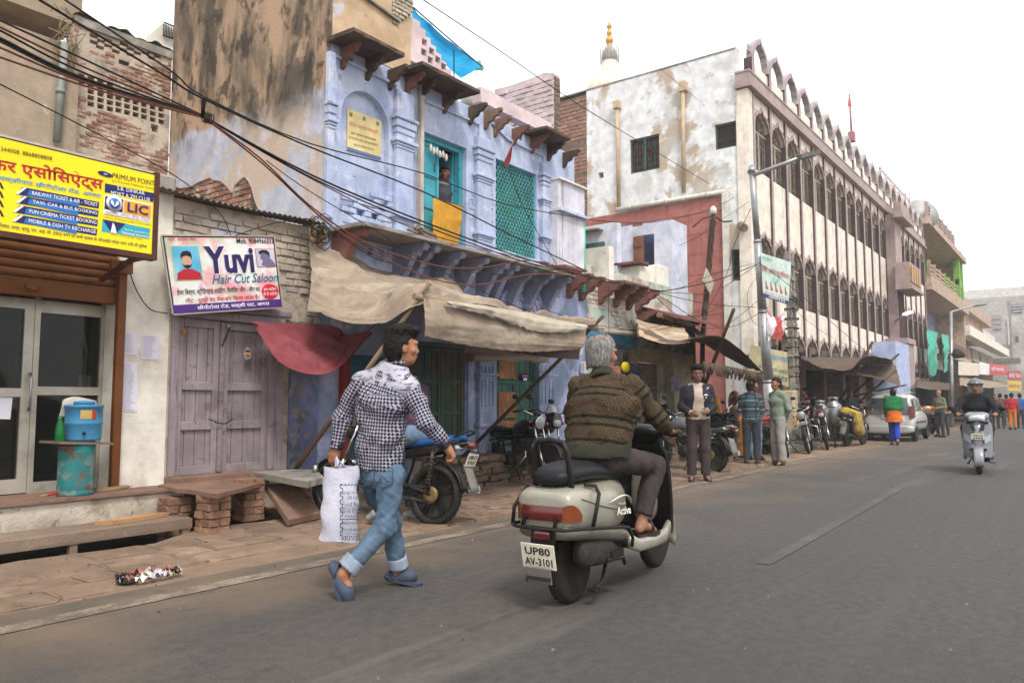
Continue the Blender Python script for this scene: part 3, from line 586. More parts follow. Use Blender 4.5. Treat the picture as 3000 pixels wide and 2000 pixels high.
# door: frame, two leaves of planks with rails, centre batten, threshold
fr=M(); fr.box(dx0+.02,dx0+.09,7.66,7.78,dzb,dzt); fr.box(dx1-.2,dx1-.13,7.66,7.78,dzb,dzt); fr.box(dx1-.125,dx1-.02,7.64,7.70,dzb-.02,dzt+.02); fr.box(dx0+.02,dx1-.02,7.62,7.78,dzt,dzt+.09,0,.01); fr.box(dx0-.02,dx1+.06,7.60,7.66,dzt+.1,dzt+.18,0,.015)
fr.build('door_frame',m_lav,lv)
M().box(dx0,dx1,7.55,7.8,dzb-.07,dzb-.005,0,.01).build('threshold',m_slab,lv)
def leafdoor(parent,x0,x1,z0,z1,Y,m,nm='door_leaf',planks=4,rails=(0.,.33,.66,1.),rw=.09,rh=.09,dep=.035):
    o=M().box(x0,x1,Y+.02,Y+.035,z0,z1).build(nm,m,parent)
    pw=(x1-x0)/planks
    for k in range(planks): M().box(x0+k*pw+.004,x0+(k+1)*pw-.004,Y+.004,Y+.02,z0+.005,z1-.005,0,.004).build('plank',m,o)
    b=M(); b.box(x0,x0+rw*.75,Y-dep+.01,Y+.003,z0,z1,0,.004); b.build('stile',m,o); b=M(); b.box(x1-rw*.75,x1,Y-dep+.01,Y+.003,z0,z1,0,.004); b.build('stile',m,o)
    for r_ in rails:
        z=z0+r_*(z1-z0-rh); M().box(x0+rw*.75+.002,x1-rw*.75-.002,Y-dep+.006,Y+.002,z,z+rh,0,.004).build('rail',m,o)
    return o
xm=P(644,1150).x
leafdoor(lv,dx0+.095,xm-.025,dzb,dzt-.005,7.72,m_lav,rails=(0,.3,.57,1.))
leafdoor(lv,xm+.03,dx1-.205,dzb,dzt-.005,7.725,m_lav,rails=(0,.3,.57,1.))
b=M(); b.box(xm-.022,xm+.025,7.665,7.74,dzb+.01,dzt-.02,0,.006)
for k in range(16): b.box(xm-.026,xm+.029,7.66,7.70,dzb+.08+k*.1,dzb+.092+k*.1)
b.build('centre_batten',m_lav,lv)
def chain(parent,pts,r=.012,name='chain'):
    b=M(); pts=[Vector(p) for p in pts]; L=sum((pts[i+1]-pts[i]).length for i in range(len(pts)-1)); n=max(3,int(L/(r*2.6)))
    for k in range(n):
        p=cr(pts,k/n);q=cr(pts,(k+1)/n); d,a,c=frame(q-p); ax=a if k%2 else c; m_=(p+q)/2; h=(q-p)
        b.tube([m_+h*.75*math.cos(t)+ax*r*.8*math.sin(t) for t in [i*math.pi/4 for i in range(8)]],r*.28,5,closed=True)
    return b.build(name,m_iron,parent)
chain(lv,[P(613,1228,7.66),P(640,1238,7.63),P(660,1240,7.64),P(680,1228,7.66)],.012,'door_chain')
chain(lv,[P(651,1013,7.66),P(656,1000,7.65),P(664,985,7.65),P(672,962,7.65)],.012,'hanging_chain')
b=M(); c=P(672,954,7.645); b.obox(c,(.045,.02,.05),None,0,.01); b.tube([c+Vector((-.015,0,.02)),c+Vector((-.015,0,.05)),c+Vector((0,0,.06)),c+Vector((.015,0,.05)),c+Vector((.015,0,.02))],.005); b.build('padlock',m_steel,lv)
b=M(); c=P(536,967,7.66)
for k in range(9): b.tube([c+Vector((-.04+.01*k,0,.03-.004*abs(k-4))),c+Vector((-.02+.006*k,-.01,-.01))],.003,4)
b.lathe([(0,-.02),(.014,-.015),(.016,0),(0,.012)],c+Vector((.01,-.01,-.02)),n=10); b.build('door_charm',flat('marigold','#b5822a'),lv)
b=M(); c=P(725,1036,7.655); b.prism([(.045*math.cos(t*.6283)*(1+.12*(t%2)),.07*math.sin(t*.6283)*(1+.12*(t%2))) for t in range(10)],c,(1,0,0),(0,0,1),(0,-.004,0)); st=b.build('torn_sticker',flat('torn_white','#9c9684'),lv)
for k,mm in enumerate((m_navy,m_orp,m_rlet,m_tealp)): M().box(c.x-.03+.004*k,c.x+.03-.004*k,7.648,7.650,c.z+.04-.026*k-.02,c.z+.04-.026*k).build('sticker_band',mm,st)
# ---- hair saloon signboard
YV=7.46
ys=T('saloon_signboard','printed white hair saloon signboard hung askew above the lavender door','signboard',P(650,800,YV),world=True)
TL,TR,BR,BL=[Vector(P(*q,YV)) for q in ((475.5,691),(802,694),(826,898),(509,919))]
def SV(u,v,d=0.): return TL.lerp(TR,u).lerp(BL.lerp(BR,u),v)+Vector((0,-d,0))
b=M(); q=[SV(0,0),SV(1,0),SV(1,1),SV(0,1)]; b.add(q+[p+Vector((0,.03,0)) for p in q],[(0,1,2,3),(4,5,6,7),(0,4,5,1),(1,5,6,2),(2,6,7,3),(3,7,4,0)])
m_yuvi=mat('saloon_print','#d9dcd6',[dict(c='#d9808c',s=2.2,lo=.44,hi=.6,k=.85,off=4.1),dict(c='#9fc9a8',s=2.2,lo=.52,hi=.66,k=.8,off=9.3),dict(c='#9cc7df',s=2.4,lo=.56,hi=.68,k=.8,off=2.2),dict(c='#c08fc4',s=3.,lo=.6,hi=.68,k=.7,off=17)],bump=0,rough=.5,var=.02)
b.build('face',m_yuvi,ys)
b=M(); 
for i in range(4): b.bar(q[i]+Vector((0,.01,0)),q[(i+1)%4]+Vector((0,.01,0)),.03,.02,up=(0,1,0))
b.build('frame',m_alu,ys)
def VQ(u0,v0,u1,v1,m,nm='printed_panel',d=.004):
    b=M(); p=[SV(u0,v0,d),SV(u1,v0,d),SV(u1,v1,d),SV(u0,v1,d)]; b.add(p,[(0,1,2,3)]); return b.build(nm,m,ys)
def VL(s,m,u0,u1,v,h,**k):
    a=SV(u0,v);c=SV(u1,v); ex=(c-a).normalized(); ey=Vector((0,-1,0)).cross(ex); return letter(s,m,ys,(a+c)/2,ex,ey,(c-a).length,h*(BL-TL).length,off=k.pop('off',.006),**k)
VQ(0,.89,1,1,flat('purple_print','#4d2a78'))
VL('छीपीटोला रोड, चक्की पाट, आगरा',m_wlet,.2,.87,.945,.075,bold=.01,off=.008)
VL('Mob. 9084966333',m_blet,.63,.99,.06,.075,bold=.012)
VL('प्रो. संदीप सैन',m_rlet,.04,.27,.045,.07)
VL('Yuvi',flat('pale_glow','#f0d9e6'),.315,.775,.325,.40,bold=.06,off=.005)
VL('Yuvi',m_nlet,.32,.77,.32,.375,bold=.035,off=.008)
VL('Hair Cut Saloon',m_glet,.36,.99,.575,.13,shear=.35,bold=.012)
VL('हेयर िबस्पा, स्टेिडंगहाई लाईिटंग, िरमोिडंग जीग - जीग कट',m_blet,.05,.80,.735,.10,bold=.008)
VL('नोट : दूल्हे का मेकअप िकया जाता है।',m_rlet,.11,.78,.845,.085,bold=.006)
b=M(); c=SV(.895,.775,.004); ex=(TR-TL).normalized(); ey=Vector((0,-1,0)).cross(ex); n_=36; b.prism([((.135+(.014 if t%2 else 0))*.78*math.cos(t*2*math.pi/n_),(.095+(.01 if t%2 else 0))*.86*math.sin(t*2*math.pi/n_)) for t in range(n_)],c,ex,ey,(0,-.002,0)); b.build('starburst',flat('burst_red','#c01f2f'),ys)
VL('होम सर्िवस',m_wlet,.83,.955,.745,.055,off=.010); VL('भी दी जाती है।',m_wlet,.82,.965,.81,.055,off=.010)
VQ(.045,.12,.29,.58,flat('photo_border','#e6d36a'),'photo_border',.004); po=VQ(.052,.13,.283,.57,mat('photo_sky','#58aed0',[dict(c='#a9d4e4',s=2.,lo=.4,hi=.7,k=.7)],bump=0),'portrait_print',.006)
def blob(pts,m,nm,d,par): 
    b=M(); b.add([SV(u,v,d) for u,v in pts],[tuple(range(len(pts)))]); return b.build(nm,m,par)
ell=lambda cu,cv,ru,rv,n=18:[(cu+ru*math.cos(t*2*math.pi/n),cv+rv*math.sin(t*2*math.pi/n)) for t in range(n)]
# generic stand-in for the printed portraits: plain figure shapes
blob([(.065,.57),(.075,.48),(.13,.43),(.2,.43),(.265,.48),(.275,.57)],flat('print_red','#b3222c'),'printed_shirt',.008,ys)
blob(ell(.165,.33,.042,.075),flat('print_skin','#c79a83'),'printed_face',.009,ys)
blob([(.12,.31),(.118,.24),(.14,.2),(.175,.19),(.205,.21),(.212,.25),(.208,.31),(.2,.27),(.165,.255),(.13,.27)],m_blet,'printed_hair',.0105,ys)
blob([(.128,.36),(.135,.4),(.165,.425),(.195,.4),(.203,.36),(.19,.38),(.165,.375),(.14,.38)],m_blet,'printed_beard',.0105,ys)
VQ(.795,.17,.985,.43,flat('thumb_border','#c04050'),'photo_border',.004); VQ(.8,.178,.98,.422,mat('thumb_grey','#b9bccb',bump=0),'portrait_print',.006)
blob([(.84,.4),(.86,.34),(.835,.3),(.845,.24),(.88,.21),(.925,.24),(.93,.3),(.975,.38),(.978,.42),(.89,.42)],flat('thumb_skin','#6d6480'),'printed_face',.008,ys)
blob([(.83,.25),(.825,.21),(.86,.185),(.905,.19),(.93,.22),(.932,.29),(.91,.25),(.87,.225)],m_blet,'printed_hair',.0095,ys)
# ---- stone slabs and brick piers in front of the door
pb_me=brick_meshes('brick',m_brickp)
def pier(label,base,courses,w=2,rz=0.,yaw=0.):
    t=T('brick_pier',label,'brick pier',base,rz,'loose brick piers under the slabs'); z=0
    for k in range(courses):
        if k%2==0: piece('brick',pb_me[random.randrange(4)],t,(random.uniform(-.01,.01),-.055,z+.036),(0,0,random.uniform(-.06,.06)),(.23,.108,.07)); piece('brick',pb_me[random.randrange(4)],t,(random.uniform(-.01,.01),.06,z+.036),(0,0,random.uniform(-.05,.05)),(.23,.108,.07))
        else:
            piece('brick',pb_me[random.randrange(4)],t,(-.062+random.uniform(-.008,.008),0,z+.036),(0,0,math.pi/2+random.uniform(-.06,.06)),(.225,.108,.07)); piece('brick',pb_me[random.randrange(4)],t,(.058+random.uniform(-.008,.008),0,z+.036),(0,0,math.pi/2+random.uniform(-.06,.06)),(.225,.108,.07))
        z+=.0725
    return t
b0=G(640,1566); pier('brick pier carrying the front corner of the reddish slab',(b0.x,b0.y+.1,.005),5,rz=.06)
b0=G(748,1528); pier('brick pier under the right end of the reddish slab, by the tilted slab',(b0.x,b0.y+.12,.005),6,rz=-.05)
b0=P(905,1480,7.2); pier('brick pier under the rough grey slab behind the tilted slab',(b0.x,7.3,.0),5,rz=.03)
b0=P(470,1500,7.2); pier('dark brick pier beside the end of the white plinth',(b0.x+.14,7.2,-.2),7,rz=.0)
b0=P(560,1500,7.3); pier('dusky brick pier in the shade behind the reddish slab',(b0.x,7.45,-.2),8,rz=.0)
def slab(name,label,pxs,zs,th,Ys,rag=.015):
    top=[P(x,y,Y) for (x,y),Y in zip(pxs,Ys)]
    for t,z in zip(top,zs): t.z=z if z is not None else t.z
    n=len(top); pts=[]
    for i in range(n):
        for k in range(6): pts.append(top[i].lerp(top[(i+1)%n],k/6)+Vector((random.uniform(-rag,rag),random.uniform(-rag,rag),0)))
    b=M(); N=len(pts); b.add(pts+[p-Vector((0,0,th)) for p in pts],[tuple(range(N)),tuple(range(N,2*N))[::-1]]+[(i,(i+1)%N,N+(i+1)%N,N+i) for i in range(N)]); return b.build(name,m_slab,label=label,cat='stone slab',edge=.008)
def topat(x,y,z): d=ray(x,y); return Vector((0,0,CH))+Vector(d*((z-CH)/d[2]))
def slabz(name,label,pxs,z,th,m=m_slab,rag=.012):
    top=[topat(x,y,z) for x,y in pxs]; n=len(top); pts=[]
    for i in range(n):
        for k in range(6): pts.append(top[i].lerp(top[(i+1)%n],k/6)+Vector((random.uniform(-rag,rag),random.uniform(-rag,rag),random.uniform(-.004,.004))))
    b=M(); N=len(pts); b.add(pts+[p-Vector((0,0,th)) for p in pts],[tuple(range(N)),tuple(range(N,2*N))[::-1]]+[(i,(i+1)%N,N+(i+1)%N,N+i) for i in range(N)]); return b.build(name,m,label=label,cat='stone slab')
slabz('stone_slab','flat reddish sandstone slab laid on brick piers before the lavender door',[(462,1421),(640,1447),(788,1405),(745,1392),(600,1390)],.40,.04)
slabz('stone_slab','rough grey slab bridging the drain below the blue plaster wall',[(738,1382),(900,1411),(945,1398),(930,1375),(850,1375)],.47,.06,m_grey)
sb=M(); A=[P(775,1415,7.25),P(850,1500,6.75),P(930,1490,6.9),P(800,1412,7.4)]
A=[topat(778,1416,.36),topat(845,1520,.10),topat(945,1500,.10),topat(870,1410,.36)]
sb.add(A+[a-Vector((.0,-.02,.07)) for a in A],[(0,1,2,3),(7,6,5,4),(0,4,5,1),(1,5,6,2),(2,6,7,3),(3,7,4,0)]); sb.build('stone_slab',m_slab,label='sandstone slab tilted down from the doorstep to the pavement',cat='stone slab',edge=.01)
b=M(); b.lathe([(0,0),(.03,0),(.033,.01),(.035,.08),(.031,.08),(.028,.015),(0,.012)],topat(924,1383,.472),n=16); b.build('steel_tumbler',m_steel,label='small steel tumbler standing on the rough grey slab',cat='tumbler')
# ---- litter in the pavement hole
b=M(); c=G(372,1712); b.lathe([(.07,.0),(.065,.003),(0,.002)],c+Vector((0,0,.024)),n=12); b.build('pavement_hole',m_drain,pavement)
lt=T('litter_heap','heap of torn white and black plastic litter in a pavement hole by the road edge','litter',(c.x,c.y,0.03)); random.seed(21)
for k in range(22):
    b=M(); s=random.uniform(.012,.045); a0=Vector((random.uniform(-.05,.36),random.uniform(-.09,.09),random.uniform(0.0,.012)))
    b.grid(lambda u,v:a0+Vector(((u-.5)*s*2,(v-.5)*s*1.3,.03*math.sin(u*7+k)*math.cos(v*5+k)+.02*random.random())),4,4); b.build('litter_scrap',flat('litter_%d'%(k%5),['#cfcac4','#22201f','#b9b4ba','#9c5a52','#a79a86'][k%5]),lt)
# ================================================================ old houses behind the shops, upper left
YB=11.6
bh=T('brick_screen_house','old brick upper storey with a perforated brick screen behind the shop roofs','house',(5.2,YB,3.5),world=True)
bx0=P(205,300,YB).x; bx1=6.28
holes=[]
def hz(x,y,w,h):
    c=P(x,y,YB); holes.append((c.x-w/2,c.x+w/2,c.z-h/2,c.z+h/2))
S1=3.137
for i,(x,y0,n0) in enumerate(((745,700,2),(835,730,5),(925,752,5),(1012,775,5),(1090,845,4),(1170,865,4),(1248,885,4),(1325,905,4),(1405,930,4),(1483,950,4))):
    for k in range(n0 if i else 2): hz(x/S1,(y0+k*57)/S1,.095,.075)
    if i==0: hz(0,-900,.01,.01)
for (x,y) in ((865,335),(930,382),(995,375),(865,392),(920,437),(995,425),(1065,418),(1065,475),(1135,462),(1200,452),(1200,505),(1265,490),(1340,490),(1395,480),(1395,535),(1450,520),(1140,410)): hz(x/S1,y/S1,.12,.055)
hz(1422/S1,1180/S1,.12,.12); hz(1140/S1,580/S1,.16,.07)
w=M(); zt=P(350,100,YB).z; holewall(w,bx0,bx1,3.3,zt,holes,YB,YB+.22); w.build('wall',m_mortar,bh)
br_me=brick_meshes('brick',m_brick)
def okj(u,v):
    x=bx0+u;z=4.2+v
    for h in holes:
        if h[0]-.07<x<h[1]+.07 and h[2]-.035<z<h[3]+.035: return False
    return math.sin(x*6)+math.sin(z*4.3+x*2)+.7*math.sin(x*13-z*9)>-.5
bricks(bh,br_me,(bx0,YB,4.2),(1,0,0),(0,0,1),bx1-bx0,zt-4.35,.15,.062,.04,.012,okj,300,jit=.005,joint=.014)
b=M(); b.grid(lambda u,v:(bx0+u*(bx1-bx0),YB-.05+v*.35,zt+.05+.03*math.sin(u*17)+.02*math.sin(u*41)),24,2); b.box(bx0,bx1,YB-.04,YB+.28,zt-.1,zt+.02); b.build('coping',m_grey,bh)
M().box(bx0,bx1,YB+1.6,YB+1.7,3.3,zt-.75).build('back_wall',m_dark,bh)
# plain brown block on the far left
bb=T('brown_plaster_house','tall brown plastered house wall with flaking patches and a grey downpipe','house',(3,YB-.5,3.5),world=True)
b=M(); b.box(-6,P(262,60,YB-.2).x,YB+.05,YB+4,P(262,86,YB).z,11); b.build('upper_wall',m_brown,bb)
b=M(); b.box(-6,bx0+.0,YB-.25,YB+3,3.3,P(200,130,YB-.25).z); b.build('lower_wall',m_brown,bb)
b=M(); b.cyl(P(166,415,YB-.33),P(190,128,YB-.33),.05,n=12); b.cyl(P(176,275,YB-.33),P(178,262,YB-.33),.06); b.build('downpipe',mat('grey_pipe','#80857f',bump=.1,rough=.5),bb)
b=M(); random.seed(5)
for k in range(30):
    q=P(200+random.uniform(-25,25),80+random.uniform(-50,60),YB-.3); b.tube([q,q+Vector((random.uniform(-.15,.15),-.03,random.uniform(-.3,.1))),q+Vector((random.uniform(-.2,.2),-.03,random.uniform(-.5,.1)))],.008,4)
b.build('dry_creeper',mat('dry_vine','#8a7a5c',bump=0),label='dry creeper clinging to the corner of the brown plaster wall',cat='creeper')
cb=T('cream_roof_house','cream rooftop room with a dark railing beyond the brick screen','house',P(470,100,18),world=True)
b=M(); q=[P(x,y,18) for x,y in ((424,116),(478,68),(520,95),(520,160),(424,160))]; b.add(q+[v+Vector((0,2,0)) for v in q],[(0,1,2,3,4),(9,8,7,6,5)]+[(i,(i+1)%5,5+(i+1)%5,5+i) for i in range(5)]); b.build('wall',mat('cream_plaster','#c9c3b6',bump=.2),cb)
b=M(); 
for k in range(8): a=P(480+k*4.5,70+k*1.7,17.9); b.cyl(a,a-Vector((0,0,.32)),.012,n=5)
b.cyl(P(480,66,17.9),P(515,80,17.9),.02,n=6); b.cyl(P(480,104,17.9),P(515,116,17.9),.02,n=6); b.build('railing',m_iron,cb)
# ================================================================ lilac house
bl=T('lilac_house','weathered lilac two-storey house with stone balcony, brackets and teal windows','house',(8.5,7.7,0),world=True)
BX0,BX1=6.3,P(1712,700,7.7).x
d1=pxr(1240,395,1366,706); d1=(P(1240,540).x,P(1366,560).x,P(1290,705).z,P(1300,408).z)
w2=(P(1452,600).x,P(1572,620).x,P(1510,745).z,P(1510,487).z)
nic=(P(998,480).x,P(1138,500).x,P(1070,640).z,P(1066,268).z)
def vent(x,y,s=.1): c=P(x,y); return (c.x-s/2,c.x+s/2,c.z-s/2,c.z+s/2)
vents=[vent(1026,170),vent(1142,222),vent(1382,335,.14),vent(1526,404),vent(1575,428),vent(1084,737,.09),vent(1236,770,.09),vent(1382,788,.08)]
dA=(P(1222,1150).x,P(1363,1160).x,.5,P(1290,1003).z); dB=(P(1455,1180).x,P(1571,1190).x,.52,2.15)
dC=(P(1645,1200).x,P(1690,1200).x,.4,P(1665,1070).z); dT=(P(1022,1200).x,P(1128,1200).x,.5,P(1075,1040).z)
ZTOP=P(1100,40).z+.4
w=M(); 
holewall(w,BX0,BX1-.35,3.35,5.93,[d1,w2,nic]+vents[:5],7.7,7.95)
w.build('upper_wall',m_blue,bl)
w=M(); holewall(w,6.205,BX1+.05,-.2,3.348,[dA,dB,dT]+vents[5:],7.7,7.95); w.build('lower_wall',m_bluelow,bl)
# arched niche: recessed back and spandrels
M().box(nic[0]-.05,nic[1]+.05,7.80,7.9,nic[2]-.05,nic[3]+.05).build('niche_back',m_blue,bl)
b=M(); nw=(nic[1]-nic[0])/2; cx=(nic[0]+nic[1])/2; ah=.42
for s in (-1,1):
    arc=[(cx+s*nw*math.cos(t),nic[3]-ah+ah*math.sin(t)) for t in [math.pi/2*i/10 for i in range(11)]]
    poly=[(cx+s*nw,nic[3]+.005)]+arc[::1]
    b.prism([(p[0],p[1]) for p in poly],(0,7.7015,0),(1,0,0),(0,0,1),(0,.15,0))
b.build('niche_arch',m_blue,bl)
# raised panel mouldings
def moulding(b,pts,wd=.035,Y=7.68):
    for a,c in zip(pts,pts[1:]): b.bar(P(*a,Y),P(*c,Y),.035,wd,up=(0,1,0))
b=M(); moulding(b,[(985,165),(1160,250)]); moulding(b,[(1160,250),(1158,345)]); moulding(b,[(1245,296),(1405,364),(1403,440)]); moulding(b,[(1442,360),(1488,408),(1592,457),(1592,515)]); b.build('panel_moulding',m_blue,bl)
# pilasters with capitals
def pilaster(x,ytop,ybot,wpx,caps,m=m_blue,flutes=False,Y=7.62):
    a=P(x,ytop,Y);c=P(x,ybot,Y); X=(a.x+c.x)/2; hw=(P(x+wpx/2,ytop,Y).x-P(x-wpx/2,ytop,Y).x)/2
    t=M().box(X-hw*.8,X+hw*.8,Y,7.7,c.z,a.z,0,.01).build('pilaster',m,bl)
    for k,(yy,h) in enumerate(caps):
        z=P(x,yy,Y).z; b=M(); b.box(X-hw*1.06,X+hw*1.06,Y-.05,7.7,z-.02,z+.03,0,.01); b.box(X-hw*.95,X+hw*.95,Y-.03,7.7,z-h*.6,z-.022,0,.012); b.box(X-hw*.86,X+hw*.86,Y-.015,7.7,z-h,z-h*.62,0,.01); b.build('capital',m,t)
    if flutes:
        b=M()
        for k in range(4): xx=X-hw*.6+k*hw*.4; b.box(xx-.014,xx+.014,Y-.018,Y+.001,c.z+.75,a.z-.18,0,.008)
        b.build('fluting',m,t)
    return t
pilaster(972,150,640,26,((305,.22),(355,.1)))
pilaster(1188,270,690,62,((352,.22),(420,.1),(640,.08)))
pilaster(1421,405,735,50,((440,.2),(520,.1),(690,.09)))
pilaster(1609,480,770,42,((520,.18),(590,.1),(700,.09)))
pilaster(1428,1040,1330,54,((1098,.1),(1245,.06)),m_bluelow,True)
pilaster(1604,1040,1310,54,((1100,.1),),m_bluelow,True)
pilaster(1381,1000,1340,22,(),m_bluelow,Y=7.66)
# old timber strip between pilaster and door
b=M(); b.bar(P(1233,250,7.66),P(1229,690,7.66),.09,.07); b.build('timber_strip',mat('bleached_timber','#b5aca3',[dict(c='#8a7c6e',s=4,st=(3,3,.3),lo=.5,hi=.62,k=.8)],bump=.4),bl)
# exposed lilac bricks on the wall
lb_me=brick_meshes('brick',m_blue)
for (x0,y0,nx,nr) in ((1000,650,7,5),(1085,640,6,6),(1400,600,3,8),(1470,770,4,3),(1180,480,2,4),(1595,640,3,5),(1375,640,2,6)):
    c=P(x0,y0,7.7); bricks(bl,lb_me,(c.x,7.7,c.z),(1,0,0),(0,0,1),nx*.13,nr*.075,.13,.075,.05,.008,lambda u,v:random.random()<.75,40,jit=.004,joint=.010)
# side wall (stained), brick core with a ragged plaster coat
M().box(BX0+.022,BX0+.25,7.952,11.6,2.9,9.6).build('side_wall_core',m_mortard,bl)
SPX=BX0
pl=[(496,560),(500,545),(530,552),(560,548),(580,535),(615,522),(628,528),(648,532),(664,545),(676,560),(683,566),(688,545),(700,532),(716,518),(728,530),(738,552),(745,580),(752,600),(770,640),(880,660),(962,660)]
bot=[PX(x,y,SPX) for x,y in pl]; pts=[(max(min(p.y,11.6),7.702),p.z) for p in bot]; pts[0]=(11.6,pts[0][1])
poly=pts+[(7.702,3.3),(7.702,9.6),(11.6,9.6)]
b=M(); b.prism(poly,(SPX-.012,0,0),(0,1,0),(0,0,1),(.034,0,0)); b.build('side_plaster',m_tan,bl)
bricks(bl,br_me,(SPX+.022,11.6,3.3),(0,-1,0),(0,0,1),2.2,1.6,.2,.08,.06,.012,lambda u,v:not inpoly(11.6-u,3.3+v,poly),220,jit=.005)
# raised band + cracked joint on the side wall
b=M(); b.box(SPX-.05,SPX-.013,7.9,8.02,3.6,9.6); b.build('side_strip',m_tan,bl)
# ochre parapet above first eave
ox1=P(1206,60).x
b=M(); b.box(BX0,ox1,7.71,7.9,5.95,9.2); b.build('ochre_parapet',m_ochre,bl)
b=M(); b.bar(P(1000,-60,7.68),P(1168,62,7.68),.05,.03); b.build('ledge',m_grey,bl)
pk_me=brick_meshes('brick',m_pink); wb_me=brick_meshes('brick',m_brickw)
c=P(1150,60,7.7); bricks(bl,wb_me,(P(1148,60).x,7.7,P(1180,75).z-.05),(1,0,0),(0,0,1),ox1-P(1148,60).x+.02,.95,.12,.062,.06,.02,lambda u,v:v>.35*u/.3-.1,80,jit=.006)
# stepped pink parapet with open brickwork
zb0=P(1205,150).z-.25
rows=[(1210,60),(1222,85),(1232,105),(1256,122),(1276,150),(1294,172),(1312,190),(1326,212)]
b=M(); 
pz0=P(1330,225,7.8).z-.1; px0=ox1; zz=P(1208,55,7.8).z; nst=8
hs=[]
for (x,y) in ((1241,126),(1239,155),(1262,152),(1280,177),(1258,178),(1297,197)): c=P(x,y,7.8); hs.append((c.x-.055,c.x+.055,c.z-.05,c.z+.05))
for k in range(nst):
    z1=zz-(zz-pz0)*k/nst; z0=zz-(zz-pz0)*(k+1)/nst; xr=P(1228+k*15.5,80+k*19,7.8).x
    holewall(b,px0,xr,z0,z1,hs,7.78,7.9)
b.build('stepped_parapet',m_pink,bl)
# pink band on top of wall
b=M(); a=P(1405,270,7.75);c=P(1612,372,7.75); b.box(a.x,c.x,7.72,7.9,c.z-.02,a.z-.0) if a.z>c.z else b.box(a.x,c.x,7.72,7.9,a.z-.16,a.z+.08); b.build('pink_band',m_pink,bl)
# stone eaves (chajja) + brackets
def eave(xa,ya,xb,yb,Yo=7.2,name='eave'):
    a=P(xa,ya,Yo);c=P(xb,yb,Yo); z=(a.z+c.z)/2; b=M(); n=10
    b.add([(a.x+(c.x-a.x)*i/n+random.uniform(-.01,.01),Yo+random.uniform(-.015,.015),z-.03) for i in range(n+1)]+[(a.x+(c.x-a.x)*i/n,7.72,z-.02) for i in range(n+1)]+[(a.x+(c.x-a.x)*i/n,Yo,z+.02) for i in range(n+1)]+[(a.x+(c.x-a.x)*i/n,7.72,z+.04) for i in range(n+1)],
      [f for i in range(n) for f in ((i,i+1,n+2+i,n+1+i),(2*n+2+i,2*n+3+i,3*n+4+i,3*n+3+i),(i,i+1,2*n+3+i,2*n+2+i))]+[(0,n+1,3*n+3,2*n+2),(n,2*n+1,4*n+3,3*n+2)])
    return b.build(name,m_stone,bl),z
_,ze=eave(1036,80,1186,164); _,ze2=eave(1238,184,1407,268); _,ze3=eave(1603,370,1674,408)
brk=[(0,.02),(.42,.02),(.42,-.05),(.36,-.08),(.33,-.14),(.25,-.15),(.2,-.24),(.1,-.27),(.06,-.38),(0,-.42)]
def bracket(b,X,z,w=.06,k=1.): b.prism([(p[0]*k*.85,p[1]*k*.66) for p in brk],(X-w/2,7.7,z),(0,-1,0),(0,0,1),(w,0,0))
for x,y,m_,zo in ((1002,150,m_redstone,ze-.04),(1075,175,m_stone,ze-.04),(1140,205,m_stone,ze-.04),(1190,225,m_redstone,ze2-.04),(1228,245,m_stone,ze2-.04),(1300,275,m_stone,ze2-.04),(1375,310,m_stone,ze2-.04),(1420,345,m_slab,ze2+.0),(1448,360,m_slab,ze3-.04),(1502,385,m_redstone,ze3-.04),(1556,410,m_redstone,ze3-.04),(1605,430,m_stone,ze3-.04),(1650,445,m_stone,ze3-.04)):
    b=M(); bracket(b,P(x,y).x,zo); b.build('bracket',m_,bl)
# balcony slab and corbels
bz=P(1370,727,7.02).z
bxl=P(1070,655,7.02).x-.02; bxr=P(1690,806,7.02).x
b=M(); n=24; b.add([(BX0-.02+(bxr-BX0+.02)*i/n,7.02+random.uniform(-.012,.012),bz+dz) for dz in (-.03,.015) for i in range(n+1)]+[(BX0-.02+(bxr-BX0)*i/n,7.69,bz+dz) for dz in (-.03,.015) for i in range(n+1)],
   [f for i in range(n) for f in ((i,i+1,n+2+i,n+1+i),(2*n+2+i,2*n+3+i,i+1,i),(3*n+3+i,3*n+4+i,n+2+i,n+1+i))]+[(0,n+1,3*n+3,2*n+2),(n,2*n+1,4*n+3,3*n+2)]); b.build('balcony_slab',m_slab if 0 else mat('balcony_stone','#8b8580',[dict(c='#5b544e',s=3,lo=.5,hi=.65,k=.7)],bump=.4),bl)
cor=[(0,0),(.6,0),(.62,-.05),(.58,-.1),(.5,-.1),(.46,-.16),(.36,-.2),(.3,-.3),(.22,-.42),(.16,-.55),(.1,-.6),(.08,-.68),(0,-.7)]
m_corb=mat('blue_grey_corbel','#8389a4',[dict(c='#b9bacb',s=5,lo=.58,hi=.68,k=.8),dict(c='#5e5f72',s=3,lo=.5,hi=.65,k=.6)],bump=.4)
for k,x in enumerate((1075,1252,1285,1360,1430,1490,1520,1572,1622,1672)):
    X=P(x,740,7.08).x; b=M(); b.prism(cor,(X-.05,7.7,bz-.035),(0,-1,0),(0,0,1),(.1,0,0)); b.build('corbel',m_redstone if k==0 else m_corb,bl)
